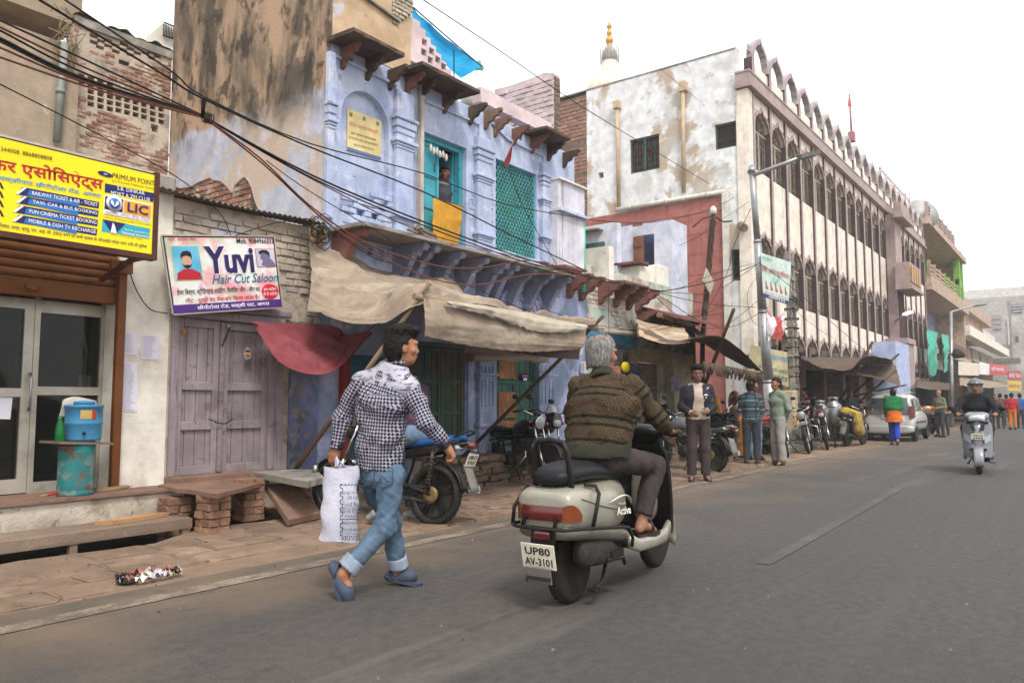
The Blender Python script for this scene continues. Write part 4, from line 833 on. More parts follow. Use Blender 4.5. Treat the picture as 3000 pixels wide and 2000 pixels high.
# teal door window
def panelleaf(parent,x0,x1,z0,z1,Y,m,nm='door_leaf',rz=0.):
    o=M().box(x0,x1,Y,Y+.025,z0,z1).build(nm,m,parent)
    for k in range(3):
        za=z0+.05+k*(z1-z0-.05)/3; zb=z0+(k+1)*(z1-z0-.05)/3; 
        b=M(); b.box(x0,x1,Y-.018,Y-.001,za-.05,za); b.build('rail',m,o)
    b=M(); b.box(x0,x1,Y-.018,Y-.001,z1-.06,z1); b.build('rail',m,o)
    for xa in (x0,x1-.05): M().box(xa,xa+.05,Y-.02,Y-.002,z0,z1).build('stile',m,o)
    return o
win=M(); win.box(d1[0]+.0,d1[0]+.06,7.78,7.88,d1[2],d1[3]); win.box(d1[1]-.08,d1[1]-.0,7.78,7.88,d1[2],d1[3]); win.box(d1[0]+.06,d1[1]-.08,7.78,7.88,d1[3]-.08,d1[3]); wo=win.build('window_frame',m_teal,bl)
xs=P(1284,560,7.82).x
panelleaf(bl,d1[0]+.06,xs,d1[2],d1[3]-.08,7.83,m_teal)
b=M(); b.tube([P(1272,478,7.79),P(1273,505,7.79)],.008); b.build('door_latch',m_iron,bl)
# right leaf opened into the room
b=M(); b.box(d1[1]-.12,d1[1]-.085,7.89,8.45,d1[2],d1[3]-.08); 
for k in range(3): b.box(d1[1]-.135,d1[1]-.121,7.9,8.44,d1[2]+.1+k*.45,d1[2]+.18+k*.45)
b.build('open_leaf',m_teal,bl)
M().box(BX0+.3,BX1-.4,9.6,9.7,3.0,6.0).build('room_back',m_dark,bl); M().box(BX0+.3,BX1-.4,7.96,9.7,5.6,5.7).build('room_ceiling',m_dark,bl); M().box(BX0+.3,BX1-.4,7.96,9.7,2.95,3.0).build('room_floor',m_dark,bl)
b=M(); random.seed(4)
for k in range(6):
    c=P(1262+k*9,428+k*5+(4 if k%2 else 0),7.74); b.lathe([(0,-.09),(.022,-.06),(.026,-.02),(.01,.03),(0,.035)],c,n=8)
b.build('paper_garland',mat('white_petal','#d6cfc2',bump=.1),label='string of pale drooping flowers over the teal doorway',cat='garland')
# lattice window
lt=M(); x0,x1,z0,z1=w2[0]+.03,w2[1]-.03,w2[2],w2[3]-.02; W_=x1-x0;H_=z1-z0; stp=.085
for s in (1,-1):
    k=-H_
    while k<W_+H_:
        # line x = k + t, z = t (slope 1.35)
        sl=1.5; 
        if s>0: p=[(k,0),(k+H_/sl,H_)]
        else: p=[(k,H_),(k+H_/sl,0)]
        # clip in x
        (xa,za),(xb,zb)=p; t0=max(0,(0-xa)/(xb-xa)) if xa<0 else 0; t1=min(1,(W_-xa)/(xb-xa))
        if t1>t0 and xa<W_ and xb>0: lt.bar((x0+xa+(xb-xa)*t0,7.76+.006*s,z0+za+(zb-za)*t0),(x0+xa+(xb-xa)*t1,7.76+.006*s,z0+za+(zb-za)*t1),.010,.018,up=(0,1,0))
        k+=stp
lo=M(); lo.box(w2[0],x0,7.74,7.8,z0,z1); lo.box(x1,w2[1],7.74,7.8,z0,z1); lo.box(w2[0],w2[1],7.74,7.8,z1,z1+.02); lf=lo.build('lattice_window',m_teal,bl); lt.build('lattice',mat('lattice_teal','#5f9fa3',bump=.1,var=.15),lf)
M().box(w2[0],w2[1],7.86,7.88,z0,z1).build('window_curtain',mat('green_curtain','#2f7a55',[dict(c='#1f6a78',s=1.5,lo=.45,hi=.6,k=.9),dict(c='#5faa4a',s=2.2,lo=.55,hi=.7,k=.6)],bump=.2,rough=.5),lf)
# end oriel of white boards
orl=M(); a=P(1630,520,7.45);c=P(1712,562,7.45); 
ox0,ox1_=P(1634,640,7.45).x,P(1712,660,7.45).x; zt_=P(1670,540,7.45).z; zl=P(1670,625,7.45).z; zo=P(1690,800,7.45).z
for k in range(5):
    xa=ox0+(ox1_-ox0)*k/5; xb=ox0+(ox1_-ox0)*(k+1)/5-.006; M().box(xa,xb,7.46,7.7,zo,zl-.03).build('oriel_board',mat('white_board','#c6c4cd',[dict(c='#8c7f78',s=3,st=(3,3,.2),lo=.56,hi=.64,k=.8)],bump=.3,rnd=.05),bl); M().box(xa,xb,7.44,7.7,zl+.02,zt_).build('oriel_board',MATS['white_board'],bl)
M().box(ox0-.03,ox1_+.02,7.36,7.7,zl-.03,zl+.02).build('oriel_ledge',m_blue,bl); M().box(ox0-.02,ox1_+.04,7.38,7.7,zt_,zt_+.03).build('oriel_cap',m_white,bl)
b=M(); b.cyl((ox1_+.03,7.5,zo-.3),(ox1_+.03,7.5,zl+.0),.045,n=10); b.build('green_pipe',mat('mint_paint','#5cc3a0',bump=.1),bl)
# blind arch panel over door B
b=M(); ac=P(1530,945,7.68); ar=(P(1600,945,7.68).x-P(1456,945,7.68).x)/2
for r_,dd in ((ar,.05),(ar*.86,.03),(ar*.7,.018)):
    o_=[(r_*math.cos(t),r_*math.sin(t)) for t in [math.pi*i/20 for i in range(21)]]; i_=[((r_-.07)*math.cos(t),(r_-.07)*math.sin(t)) for t in [math.pi*i/20 for i in range(20,-1,-1)]]
    b.prism(o_+i_,(ac.x,7.699,ac.z),(1,0,0),(0,0,1),(0,-dd,0))
b.build('blind_arch',m_bluelow,bl)
b=M(); moulding(b,[(1448,860),(1600,890)]); moulding(b,[(1405,838),(1452,846),(1452,900)]); b.build('lower_moulding',m_bluelow,bl)
# ground-floor doors
def shopdoor(x0,x1,z0,z1,m,lab,Y=7.76):
    xm=(x0+x1)/2; f=M(); f.box(x0,x0+.05,Y-.04,Y+.05,z0,z1); f.box(x1-.07,x1,Y-.04,Y+.05,z0,z1); f.box(x0+.05,x1-.07,Y-.04,Y+.05,z1-.07,z1); f.build('door_frame',m,bl)
    for a,c in ((x0+.055,xm-.006),(xm+.006,x1-.075)): leafdoor(bl,a,c,z0+.01,z1-.08,Y,m,planks=3,rails=(.02,.36,.68,1.),rw=.05,rh=.06)
shopdoor(*dA,m_green,'a')
shopdoor(*dB,m_greenb,'b')
xm=(dB[0]+dB[1])/2
for z0,z1,mm in ((1.62,2.0,m_ply),(.98,1.4,m_ply),(.72,.93,m_ply),(.56,.70,m_teal)):
    b=M(); b.box(dB[0]+.06,xm-.03,7.705,7.725,z0,z1); b.build('patch_board',mm if mm is m_ply else mat('faded_teal_board','#6f8f94',[dict(c='#8a6f55',s=4,lo=.5,hi=.6,k=.7)],bump=.3),bl)
b=quadp([(1529,1093),(1548,1093),(1548,1117),(1529,1117)],7.70,m_navy,'pasted_bill',bl); quadp([(1531,1098),(1546,1098),(1546,1103),(1531,1103)],7.696,flat('print_pink','#c06a8a'),'bill_print',bl); quadp([(1534,1107),(1544,1107),(1544,1114),(1534,1114)],7.696,m_wlet,'bill_print',bl)
leafdoor(bl,dT[0],dT[1],dT[2],dT[3],7.78,mat('dark_teal_paint','#1f5f70',bump=.2,rough=.6),planks=4)
M().box(P(1000,1200,7.64).x,P(1021,1200,7.64).x,7.62,7.7,.45,2.05).build('red_jamb',mat('red_paint','#8a2b2b',bump=.2),bl)
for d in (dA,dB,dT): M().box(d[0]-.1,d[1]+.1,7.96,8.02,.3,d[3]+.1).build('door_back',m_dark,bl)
# plinth of loose bricks
gb_me=brick_meshes('brick',mat('grimy_brick','#6b5a4c',[dict(c='#8a6f5a',s=5,lo=.5,hi=.66,k=.7),dict(c='#4b3f36',s=4,lo=.55,hi=.7,k=.6)],bump=.6,rnd=.2))
M().box(6.3,11.9,7.25,7.69,-.1,.44).build('plinth',m_mortard,bl)
bricks(bl,gb_me,(7.6,7.25,0),(1,0,0),(0,0,1),4.2,.44,.21,.085,.1,.045,lambda u,v:True,110,jit=.016,joint=.014)
bricks(bl,gb_me,(7.7,7.09,0),(1,0,0),(0,0,1),1.6,.36,.2,.085,.16,.05,lambda u,v:v<.17 or u<1.0,40,jit=.02,joint=.012)
for k in range(12): piece('brick',gb_me[k%4],bl,(8.0+random.random()*1.2,7.12+random.random()*.16,.40+random.random()*.03),(random.uniform(-.1,.1),random.uniform(-.1,.1),random.uniform(-.5,.5)),(.22,.11,.065))
# meter box, small white
mb=T('meter_box','small white electricity meter box on the lilac wall by the green door','meter box',P(1711,1078,7.68),world=True)
c=P(1711,1078,7.62); M().obox(c,(.12,.12,.22),None,0,.015).build('case',flat('meter_white','#c9c9c6'),mb); M().obox(c+Vector((.015,-.062,.02)),(.06,.006,.11)).build('meter_window',m_black,mb)
# niche poster
po=T('niche_poster','yellowed printed paper notice pinned in the arched lilac niche','poster',P(1067,400,7.79),world=True)
quadp([(1018,318),(1118,355),(1116,468),(1017,439)],7.785,mat('yellow_paper','#d9c68f',[dict(c='#c2a970',s=3,lo=.5,hi=.7,k=.6)],bump=.1),'sheet',po)
quadp([(1018,430),(1117,461),(1116,468),(1017,439)],7.782,flat('poster_blue','#55719c'),'blue_strip',po)
YN=7.782
for s,a,c_,h,m_ in (('पंिडत नारायण शास्त्री',(1023,362),(1106,389),17,flat('faded_red','#cf7a5c')),('कथा, भागवत, िववाह संस्कार',(1028,389),(1102,411),9,m_blet),('देव स्थापना अन्य शुभ कार्यक्रमों में',(1022,402),(1106,426),9,m_blet),('पूजा पाठ िकया जाता है।',(1036,423),(1094,439),9,m_blet)): Lp(s,m_,po,a,c_,YN,h)
for x,y in ((1028,335),(1067,348),(1106,362)): 
    b=M(); b.lathe([(.03,0),(.03,.003),(0,.003)],P(x,y,YN),(0,-1,0),10); b.build('printed_motif',flat('motif_olive','#8c8f6a'),po)
# orange cloth over the sill
b=cloth([[P(1269,579,7.66),P(1310,592,7.6),P(1356,607,7.66)],[P(1268,640,7.62),P(1310,655,7.56),P(1350,662,7.62)],[P(1266,703,7.62),P(1305,714,7.58),P(1342,721,7.62)]],16,16,.018,22)
b.build('orange_cloth',m_orangecloth,label='orange cloth hung to dry across the teal doorway',cat='cloth')
b=M(); b.cyl(P(1268,578,7.66),P(1358,607,7.66),.008,n=6); b.build('drying_cord',m_wire,label='cord stretched across the teal doorway holding the orange cloth',cat='cord')
# wooden frame on balcony
wf=T('broken_crate','broken wooden crate frame lying on the balcony slab','crate',P(1240,690,7.2),world=True)
for a,c in (((1195,672),(1275,700)),((1215,665),(1230,690)),((1232,665),(1234,692)),((1275,690),(1278,705)),((1220,665),(1275,690))): M().bar(P(*a,7.15),P(*c,7.15),.04,.03).build('slat',m_wood,wf)
# red pennant
fl=T('red_pennant','small dark red pennant on a stick above the lattice window','flag',P(1475,480,7.5),world=True)
b=M(); b.cyl(P(1470,495,7.6),P(1504,416,7.35),.012,n=6); b.build('stick',m_bamboo,fl)
b=cloth([[P(1503,420,7.35),P(1490,450,7.42),P(1478,475,7.5)],[P(1500,440,7.33),P(1496,470,7.38),P(1484,490,7.46)]],8,6,.01,30); b.build('pennant',mat('dark_red_cloth','#8f2f2c',bump=.2),fl)
# ---- things on the roofs behind the lilac house
b=cloth([[P(1206,20,8.2),P(1290,100,8.6),P(1415,197,9.2)],[P(1205,45,8.6),P(1300,150,8.9),P(1395,205,9.6)],[P(1206,75,9.4),P(1280,170,10),P(1350,228,10.2)]],24,12,.05,5,(0,-.3,1)); b.build('roof_tarpaulin',m_bluetarp,label='bright blue tarpaulin stretched over the lilac house roof',cat='tarpaulin')
b=M(); b.tube([P(1206,18,8.2),P(1300,100,8.65),P(1412,196,9.2)],.012,5); b.tube([P(1330,150,8.8),P(1330,250,8.8)],.012,5); b.build('tarpaulin_rope',m_wire,label='ropes edging the blue roof tarpaulin',cat='rope')
pk=T('pink_brick_wall','pink limewashed brick parapet wall on the roof behind the eaves','wall',P(1550,300,9.5),world=True)
YQ=9.2; q0=P(1450,262,YQ);q1=P(1622,214,YQ)
XQ=P(1625,300,YQ).x
# wall runs back from the street: plane facing the camera side
A=P(1450,320,YQ+3.2);
b=M(); zb_=P(1610,370,8.2).z-.4
xw=P(1622,300,8.1).x
tops=[PX(x,y,xw) for x,y in ((1622,214),(1595,213),(1560,228),(1500,250),(1450,262))]
poly=[(p.y,p.z) for p in tops]+[(tops[-1].y,zb_),(tops[0].y,zb_)]
b.prism(poly,(xw,0,0),(0,1,0),(0,0,1),(.22,0,0)); b.build('wall_core',m_pink,pk)
bricks(pk,pk_me,(xw,tops[-1].y,zb_),(0,-1,0),(0,0,1),tops[-1].y-tops[0].y,tops[0].z-zb_+.1,.22,.1,.05,.014,lambda u,v:inpoly(tops[-1].y-u,zb_+v+.04,poly) and random.random()<.96,300,jit=.005,joint=.014)
bricks(pk,gb_me,(xw,tops[0].y,zb_),(1,0,0),(0,0,1),.22,tops[0].z-zb_,.22,.1,.05,.014,None,60)
sd=T('small_temple_dome','small white temple dome with green finial behind the lilac house','dome',P(1400,260,13),world=True)
c=P(1404,262,13); k=.0058*1.0
b=M(); b.lathe([(.55,-.6),(.5,-.2),(.38,.1),(.2,.28),(.12,.35),(.14,.42),(.09,.5),(0,.52)],c,n=20); b.build('dome',mat('white_stone','#c9c6be',bump=.2),sd); M().lathe([(0,.5),(.1,.52),(.13,.6),(.1,.68),(.04,.72),(.06,.76),(0,.86)],c,n=14).build('finial',mat('verdigris','#6fae94',bump=.1),sd)
# ================================================================ canvas awnings
tp=T('canvas_awning','large sagging beige canvas awning stretched from the lilac wall to a bamboo pole','awning',(7,6.5,2.4),world=True)
r0=[P(907,712,7.5),P(1002,745,7.55),P(1172,806,7.6),P(1322,824,7.6),P(1420,905,7.55),P(1600,940,7.5),P(1720,955,7.45)]
r1=[P(912,790,7.3),P(1000,820,7.0),P(1130,840,6.7),P(1270,850,6.4),P(1420,900,6.3),P(1580,940,6.3),P(1730,958,6.3)]
r2=[P(906,860,7.0),P(985,900,6.6),P(1110,900,6.1),P(1235,842,5.5),P(1400,890,5.3),P(1570,925,5.25),P(1742,955,5.22)]
r3=[P(900,912,6.85),P(985,938,6.45),P(1110,950,5.9),P(1205,900,5.4),P(1300,884,5.2),P(1500,922,5.18),P(1740,962,5.18)]
o=cloth([r0,r1,r2,r3],170,70,.085,6,(0,-.4,.9)).build('canvas',m_tarp,tp); md=o.modifiers.new('t','SOLIDIFY'); md.thickness=.006
f0=[P(1240,872,5.17),P(1400,900,5.17),P(1560,930,5.17),P(1715,958,5.17)]; f1=[P(1243,930,5.12),P(1400,960,5.1),P(1560,985,5.1),P(1712,1005,5.12)]; f2=[P(1243,985,5.16),P(1400,1016,5.16),P(1560,1030,5.14),P(1700,1022,5.16)]
o=cloth([f0,f1,f2],110,24,.014,7,(0,-1,0),.01).build('front_flap',m_tarp,tp); md=o.modifiers.new('t','SOLIDIFY'); md.thickness=.006
g0=[P(1300,880,5.12),P(1440,900,5.1),P(1580,925,5.1),P(1718,952,5.12)]; g1=[P(1310,892,5.08),P(1430,925,5.06),P(1590,975,5.06),P(1710,968,5.08)]
o=cloth([g0,[a.lerp(c,.5)+Vector((0,-.03,0)) for a,c in zip(g0,g1)],g1],50,10,.03,10,(0,-1,0),.04).build('pale_overlay',m_tarpl,tp); md=o.modifiers.new('t','SOLIDIFY'); md.thickness=.006
h0=[P(1480,1010,5.5),P(1600,1012,5.4),P(1700,1012,5.3)]; h1=[P(1490,1030,5.5),P(1600,1046,5.4),P(1695,1052,5.3)]
o=cloth([h0,h1],20,6,.01,8).build('inner_flap',m_tarpd,tp); md=o.modifiers.new('t','SOLIDIFY'); md.thickness=.006
b=M(); b.cyl(P(1213,868,5.2),P(1748,962,5.2),.032,.03,n=10); b.build('front_pole',m_bamboo,tp)
b=M(); b.cyl(P(861,1380,7.38),P(1262,826,5.17),.03,.026,n=10); b.build('strut',m_bamboo,tp)
b=M(); b.cyl(P(1347,1346,7.38),P(1768,925,5.05),.028,.024,n=10); b.build('strut',m_pole,tp)
b=M(); c=P(1248,850,5.17)
for k in range(3): b.tube([c+Vector((.035*math.cos(t),.035*math.sin(t),.015*k-.03+.03*math.cos(t))) for t in [i*.7 for i in range(9)]],.004,4,closed=True)
b.build('rope_tie',mat('green_rope','#55614f',bump=0),tp)
# striped red strip under the top edge
o=cloth([[P(985,748,7.58),P(1070,778,7.58),P(1172,812,7.58)],[P(990,768,7.5),P(1070,800,7.5),P(1165,830,7.5)]],20,4,.02,12).build('striped_strip',mat('striped_cloth','#8f3b40',[dict(c='#4d2b3c',s=9,st=(4,.2,.2),lo=.5,hi=.54,k=.9)],bump=.2),tp)
ra=T('rolled_awning','rolled beige canvas on a bamboo above the green doors','awning',P(1470,1045,6.6),world=True)
b=M(); b.tube([P(1372,1046,6.6)+Vector((.02*k*0,0,0)) if k==0 else P(1372,1046,6.6).lerp(P(1600,1052,6.5),k/12)+Vector((0,0,.01*math.sin(k*1.7))) for k in range(13)],[.05+.012*math.sin(k*1.3) for k in range(13)],12); b.build('roll',m_tarp,ra); b=M(); b.cyl(P(1368,1046,6.6),P(1380,1046,6.6),.065,n=12); b.build('roll_end',m_redstone,ra)
o=cloth([[P(1368,1012,6.75),P(1450,1018,6.75),P(1580,1030,6.7)],[P(1372,1042,6.58),P(1450,1044,6.58),P(1590,1048,6.5)]],24,6,.015,10).build('flap',m_tarp,ra)
# red cloth awning
t0=[P(734,944,7.5),P(850,948,7.5),P(973,957,7.5),P(1018,982,7.4),P(1074,970,7.0)]
t2=[P(748,962,7.3),P(820,1062,6.95),P(920,1098,6.75),P(1000,1072,6.75),P(1074,974,6.98)]
t1=[a.lerp(c,.55)+Vector((0,-.10,-.02)) for a,c in zip(t0,t2)]
o=cloth([t0,t1,t2],90,36,.03,9,(0,-.7,.5)).build('red_cloth_awning',m_redcloth,label='faded red cloth slung as a small awning beside the lavender door',cat='awning'); md=o.modifiers.new('t','SOLIDIFY'); md.thickness=.005
b=M(); b.tube([P(1074,971,7.0),P(1100,950,6.4),P(1130,935,6.1)],.005,5); b.build('awning_cord',m_wire,label='thin cord pulling the corner of the red cloth',cat='cord')
# ================================================================ bracketed shop between the lilac house and the temple building
bs=T('bracketed_shop','low peeling shop with red sandstone eave brackets and a brown roller shutter','shop',(14.5,7.7,0),world=True)
X0b,X1b=BX1+.06,17.6
m_peel=mat('peeling_mint_wall','#b7b0a6',[dict(c='#97b5a6',s=2.2,lo=.5,hi=.58,k=.7),dict(c='#8a7b6b',s=3.1,lo=.5,hi=.6,k=.85,h=.5),dict(c='#6e5a4c',s=6,lo=.6,hi=.68,k=.7)],bump=.5,bs=22)
m_cream=mat('grimy_cream','#a59a7e',[dict(c='#7d745f',s=3,lo=.5,hi=.66,k=.7),dict(c='#5c5244',s=7,lo=.6,hi=.7,k=.6)],bump=.3)
sx0,sx1=P(1862,1150).x,P(1934,1150).x
so=(P(1745,1150).x,P(1850,1150).x)
w=M(); holewall(w,X0b,X1b,-.1,3.9,[(dC[0],dC[1],.3,2.1),(so[0],so[1],.2,2.0),(sx0,sx1,.1,2.12)],7.7,7.95); w.build('wall',m_peel,bs)
M().box(X0b,X1b+.2,7.75,12,3.7,3.78).build('roof',m_grey,bs)
b=M(); b.box(so[0]-.1,so[1]+.1,8.4,8.5,0,2.3); b.build('shop_interior',m_dark,bs)
leafdoor(bs,dC[0]+.02,dC[1]-.02,.3,2.08,7.74,m_greenb,planks=2)
slm=sl_me.mesh('slat',mat('umber_shutter','#6d5f4c',bump=.1,rough=.6,rnd=.05))
for k in range(22): piece('slat',slm,bs,((sx0+sx1)/2,7.80,.15+k*.09),(0,0,0),(sx1-sx0,.5,.95))
M().box(P(1951,1130).x,P(2010,1150).x,7.5,7.699,0,2.35).build('pillar',m_cream,bs); M().box(sx0-.35,sx0-.02,7.62,7.699,0,2.3).build('pillar',m_cream,bs); M().box(sx0-.02,P(1950,1130).x,7.6,7.699,2.1,2.4).build('lintel',m_cream,bs)
quadp([(1966,1100),(1998,1104),(1998,1146),(1966,1146)],7.495,mat('torn_poster','#8d8b90',[dict(c='#5d6276',s=8,lo=.5,hi=.6,k=.8)],bump=.1),'torn_poster',bs)
b=M(); xa,xb=P(1763,990,7.4).x,P(1864,1000,7.4).x; za=P(1810,1008,7.4).z; zb2=P(1810,978,7.4).z
b.grid(lambda u,v:(xa+(xb-xa)*u,7.35+v*.3,zb2-(1-v)*(zb2-za)*.0+0),2,2); 
b=M(); b.grid(lambda u,v:(xa+(xb-xa)*u,7.38-.03*math.cos(v*44),za+(zb2-za)*v),2,42); b.box(xa-.04,xb+.04,7.42,7.69,za-.05,zb2+.04); b.build('shutter_box',mat('blue_shutter','#5c93ad',[dict(c='#3c6479',s=4,st=(1,1,6),lo=.5,hi=.6,k=.6)],rough=.5,bump=.1),bs)
b=M(); b.tube([P(1763,968,7.4),P(1800,972,7.4),P(1870,984,7.4)],[.06,.07,.05],8); b.build('rolled_cloth',m_tarpl,bs)
# brackets
zr_=P(1800,870,7.4).z
for k,(x,y) in enumerate(((1664,880),(1700,890),(1755,905),(1800,915),(1838,925),(1865,932))):
    b=M(); b.prism([(p[0]*1.25,p[1]*.95) for p in brk],(P(x,y).x-.07,7.7,3.55),(0,-1,0),(0,0,1),(.14,0,0)); b.build('bracket',m_redstone,bs)
for k,(xa_,xb_) in enumerate(((1640,1700),(1815,1885))):
    b=M(); a=P(xa_,860,7.3).x;c=P(xb_,880,7.3).x; b.obox(((a+c)/2,7.45,3.6),(c-a,.55,.05),Matrix.Rotation(.05,3,'X')); b.build('eave_slab',m_redstone,bs)
gbw=[(X0b+.1,3.3),(13.6,3.0)]
bricks(bs,bw_me,(X0b+.05,7.7,2.55),(1,0,0),(0,0,1),1.3,1.0,.2,.085,.05,.015,lambda u,v:math.sin(u*6)+math.sin(v*9+u*3)>.1,60,jit=.006)
# tiled little roof at right end
b=M(); a=P(1921,925,7.3);c=P(2050,915,7.3)
b.add([(a.x,7.7,a.z+.25),(c.x,7.7,a.z+.25),(c.x+.1,6.9,a.z),(a.x,6.9,a.z),(a.x,7.7,a.z+.2),(c.x,7.7,a.z+.2),(c.x+.1,6.9,a.z-.06),(a.x,6.9,a.z-.06)],[(0,1,2,3),(7,6,5,4),(3,2,6,7),(1,5,6,2),(0,3,7,4),(0,4,5,1)]); b.build('end_roof',m_redstone,bs)
for k in range(5):
    b=M(); x_=a.x+(c.x-a.x)*k/4.; b.prism([(p[0]*1.1,p[1]*.7) for p in brk],(x_-.06,7.7,a.z+.1),(0,-1,0),(0,0,1),(.12,0,0)); b.build('bracket',m_redstone,bs)
M().box(P(2012,1000).x-.1,P(2012,1000).x+.05,7.5,7.69,0,3.3).build('corner_post',m_pole,bs)
# goods hanging in the opening
gd=T('hanging_goods','bunch of purple threads and a yellow disc hung at the dark shop opening','hanging goods',P(1860,1080,7.3),world=True); random.seed(8)
b=M(); c=P(1852,1065,7.3)
for k in range(70): b.tube([c+Vector((random.uniform(-.03,.06),random.uniform(-.05,.05),0)),c+Vector((random.uniform(0,.28),random.uniform(-.1,.1),-.05)),c+Vector((random.uniform(.1,.42),random.uniform(-.1,.1),random.uniform(-.35,-.2)))],.006,4)
b.build('thread_bunch',mat('purple_thread','#5d5a86',[dict(c='#8f8cab',s=20,lo=.5,hi=.6,k=.7)],bump=0),gd)
b=M(); b.lathe([(.0,0),(.1,0),(.1,.03),(0,.03)],P(1831,1075,7.2),(-.4,-1,0),20); b.build('yellow_disc',flat('disc_yellow','#e6d21c'),gd)
b=M(); b.lathe([(.0,0),(.115,0),(.115,.03),(0,.03)],P(1831,1075,7.23),(-.4,-1,0),20); b.build('disc_rim',m_black,gd)
b=M(); 
for k in range(20): b.tube([c+Vector((-.35+.03*k*.3,0,.3)),c+Vector((-.33+.03*k*.3,random.uniform(-.05,.05),-.1-.2*random.random()))],.008,4)
b.build('dangling_strips',m_iron,gd)
# ================================================================ rooftop rooms
rr=T('rooftop_room','pale blue whitewashed rooftop room with an open brown door','house',(16.6,8,3.8),world=True)
m_pale=mat('pale_blue_wash','#c3c6d4',[dict(c='#9fa6c6',s=1.5,lo=.5,hi=.66,k=.6),dict(c='#d9d8d6',s=2.2,lo=.5,hi=.6,k=.6),dict(c='#9a8d80',s=6,lo=.64,hi=.68,k=.7,h=.4)],bump=.35)
XR=16.4; yk=PX(1944,700,XR).y; yb_=PX(1807,700,XR).y; zt1=PX(1944,652,XR).z; XRr=P(1990,700,yk).x
da=(PX(1917,760,XR).y,PX(1861,760,XR).y,3.8,PX(1890,688,XR).z)
w=M(); holewall(w,yk+.002,yb_,3.1,zt1,[da],XR,XR+.2,ax='x'); w.build('side_wall',m_pale,rr)
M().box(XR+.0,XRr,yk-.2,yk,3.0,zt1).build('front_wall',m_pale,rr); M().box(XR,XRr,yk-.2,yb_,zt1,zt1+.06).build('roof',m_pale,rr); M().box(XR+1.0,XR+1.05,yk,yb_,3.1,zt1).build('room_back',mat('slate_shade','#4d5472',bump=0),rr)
ly0,ly1=PX(1889,760,XR).y,PX(1860,760,XR).y
lf=M().box(XR-.08,XR-.03,ly0,ly1,da[2],da[3]-.03).build('door_leaf',mat('brown_door','#7c5243',[dict(c='#5e3c31',s=4,lo=.5,hi=.7,k=.6)],bump=.2),rr)
for k in range(4): M().box(XR-.1,XR-.081,ly0,ly1,da[2]+.15+k*.5,da[2]+.23+k*.5).build('rail',MATS['brown_door'],lf)
# lower walls on the roof
lw=T('rooftop_wall','stained white low rooftop walls in front of the open brown door','wall',(15,8,3.6),world=True)
for x0,x1,y0,y1,XX in ((1783,1877,780,862,15.2),(1896,1930,775,850,15.9)):
    ya=PX(x1,(y0+y1)/2,XX).y; yb2=PX(x0,(y0+y1)/2,XX).y; M().box(XX,XX+.7,ya,yb2,3.2,PX((x0+x1)/2,y0,XX).z,0,.03).build('wall_block',m_white,lw)
b=M(); ya=PX(1877,790,15.2).y; b.obox((15.2,(ya+PX(1783,790,15.2).y)/2,PX(1830,780,15.2).z+.03),(.4,PX(1783,790,15.2).y-ya+.2,.05)); b.build('coping',m_redstone,lw)
b=M(); b.cyl(PX(1858,795,15.4),PX(1858,768,15.4),.07,.08,n=10); b.build('green_pot',m_greenb,label='small green pot on the rooftop wall beside the brown door',cat='pot')
lr=T('rooftop_house','pale rooftop house with a teal door behind white parapet','house',(14.6,10,3.7),world=True)
XL=15.0; ya=PX(1807,700,XL).y; yb2=PX(1700,700,XL).y+1.2; M().box(XL,XL+.2,ya,yb2,3.5,PX(1790,652,XL).z).build('side_wall',m_pale,lr); M().box(XL-.03,XL,PX(1772,720,XL).y,yb2-.4,3.9,PX(1770,708,XL).z).build('door',m_greenb,lr); M().box(XL-.25,XL,PX(1768,680,XL).y,yb2,PX(1768,672,XL).z-.03,PX(1768,672,XL).z).build('door_canopy',m_grey,lr)
XM=13.2; ya=PX(1784,760,XM).y; M().box(XM,XM+.2,ya,PX(1705,760,XM).y+.5,3.3,PX(1745,725,XM).z).build('parapet',m_white,lr)
# ================================================================ temple building: side wall
tm=T('temple_building','long cream three-storey temple building with cusped arches and pink pilasters','building',(36,9,0),world=True)
XC=21.7; YC=7.7; ZW=11.75
m_side=mat('patchy_white_wall','#d9dadb',[dict(c='#a9967f',s=.55,lo=.5,hi=.56,k=.9,z=(5.,7.),wob=2.),dict(c='#b5b4ae',s=1.1,lo=.5,hi=.65,k=.7),dict(c='#87837d',s=2.5,lo=.58,hi=.68,k=.7,z=(9.5,11)),dict(c='#8d8271',s=5,lo=.62,hi=.7,k=.6)],bump=.35,bs=14)
def sw(x0,y0,x1,y1):  # opening on side wall from photo box
    a=PX(x0,(y0+y1)/2,XC);c=PX(x1,(y0+y1)/2,XC); xm=(x0+x1)/2; return (c.y,a.y,PX(xm,y1,XC).z,PX(xm,y0,XC).z)
sw1=sw(1846,401,1932,502); sw2=sw(2095,360,2157,434); sw3=sw(2143,730,2174,822); swh=sw(1753,505,1768,522)
Y2=PX(1719,420,XC).y; Y3=PX(1640,420,XC).y+1.
w=M(); holewall(w,YC+.3,Y2,-.2,ZW,[sw1,sw2,sw3,swh],XC,XC+.3,ax='x'); w.build('side_wall',m_side,tm)
m_cbrick=mat('dusky_brick','#9a6c5a',[dict(c='#7a5446',s=5,lo=.5,hi=.66,k=.7),dict(c='#a99a8c',s=1.2,st=(1,1,3),lo=.58,hi=.62,k=.8)],bump=.5,bs=30)
swb=sw(1645,445,1668,535)
w=M(); holewall(w,Y2,Y3,-.2,ZW-.1,[swb],XC+.03,XC+.3,ax='x'); w.build('brick_side_wall',m_mortard,tm)
cb_me=brick_meshes('brick',mat('rust_brick','#8f6d5e',bump=.5,rnd=.18))
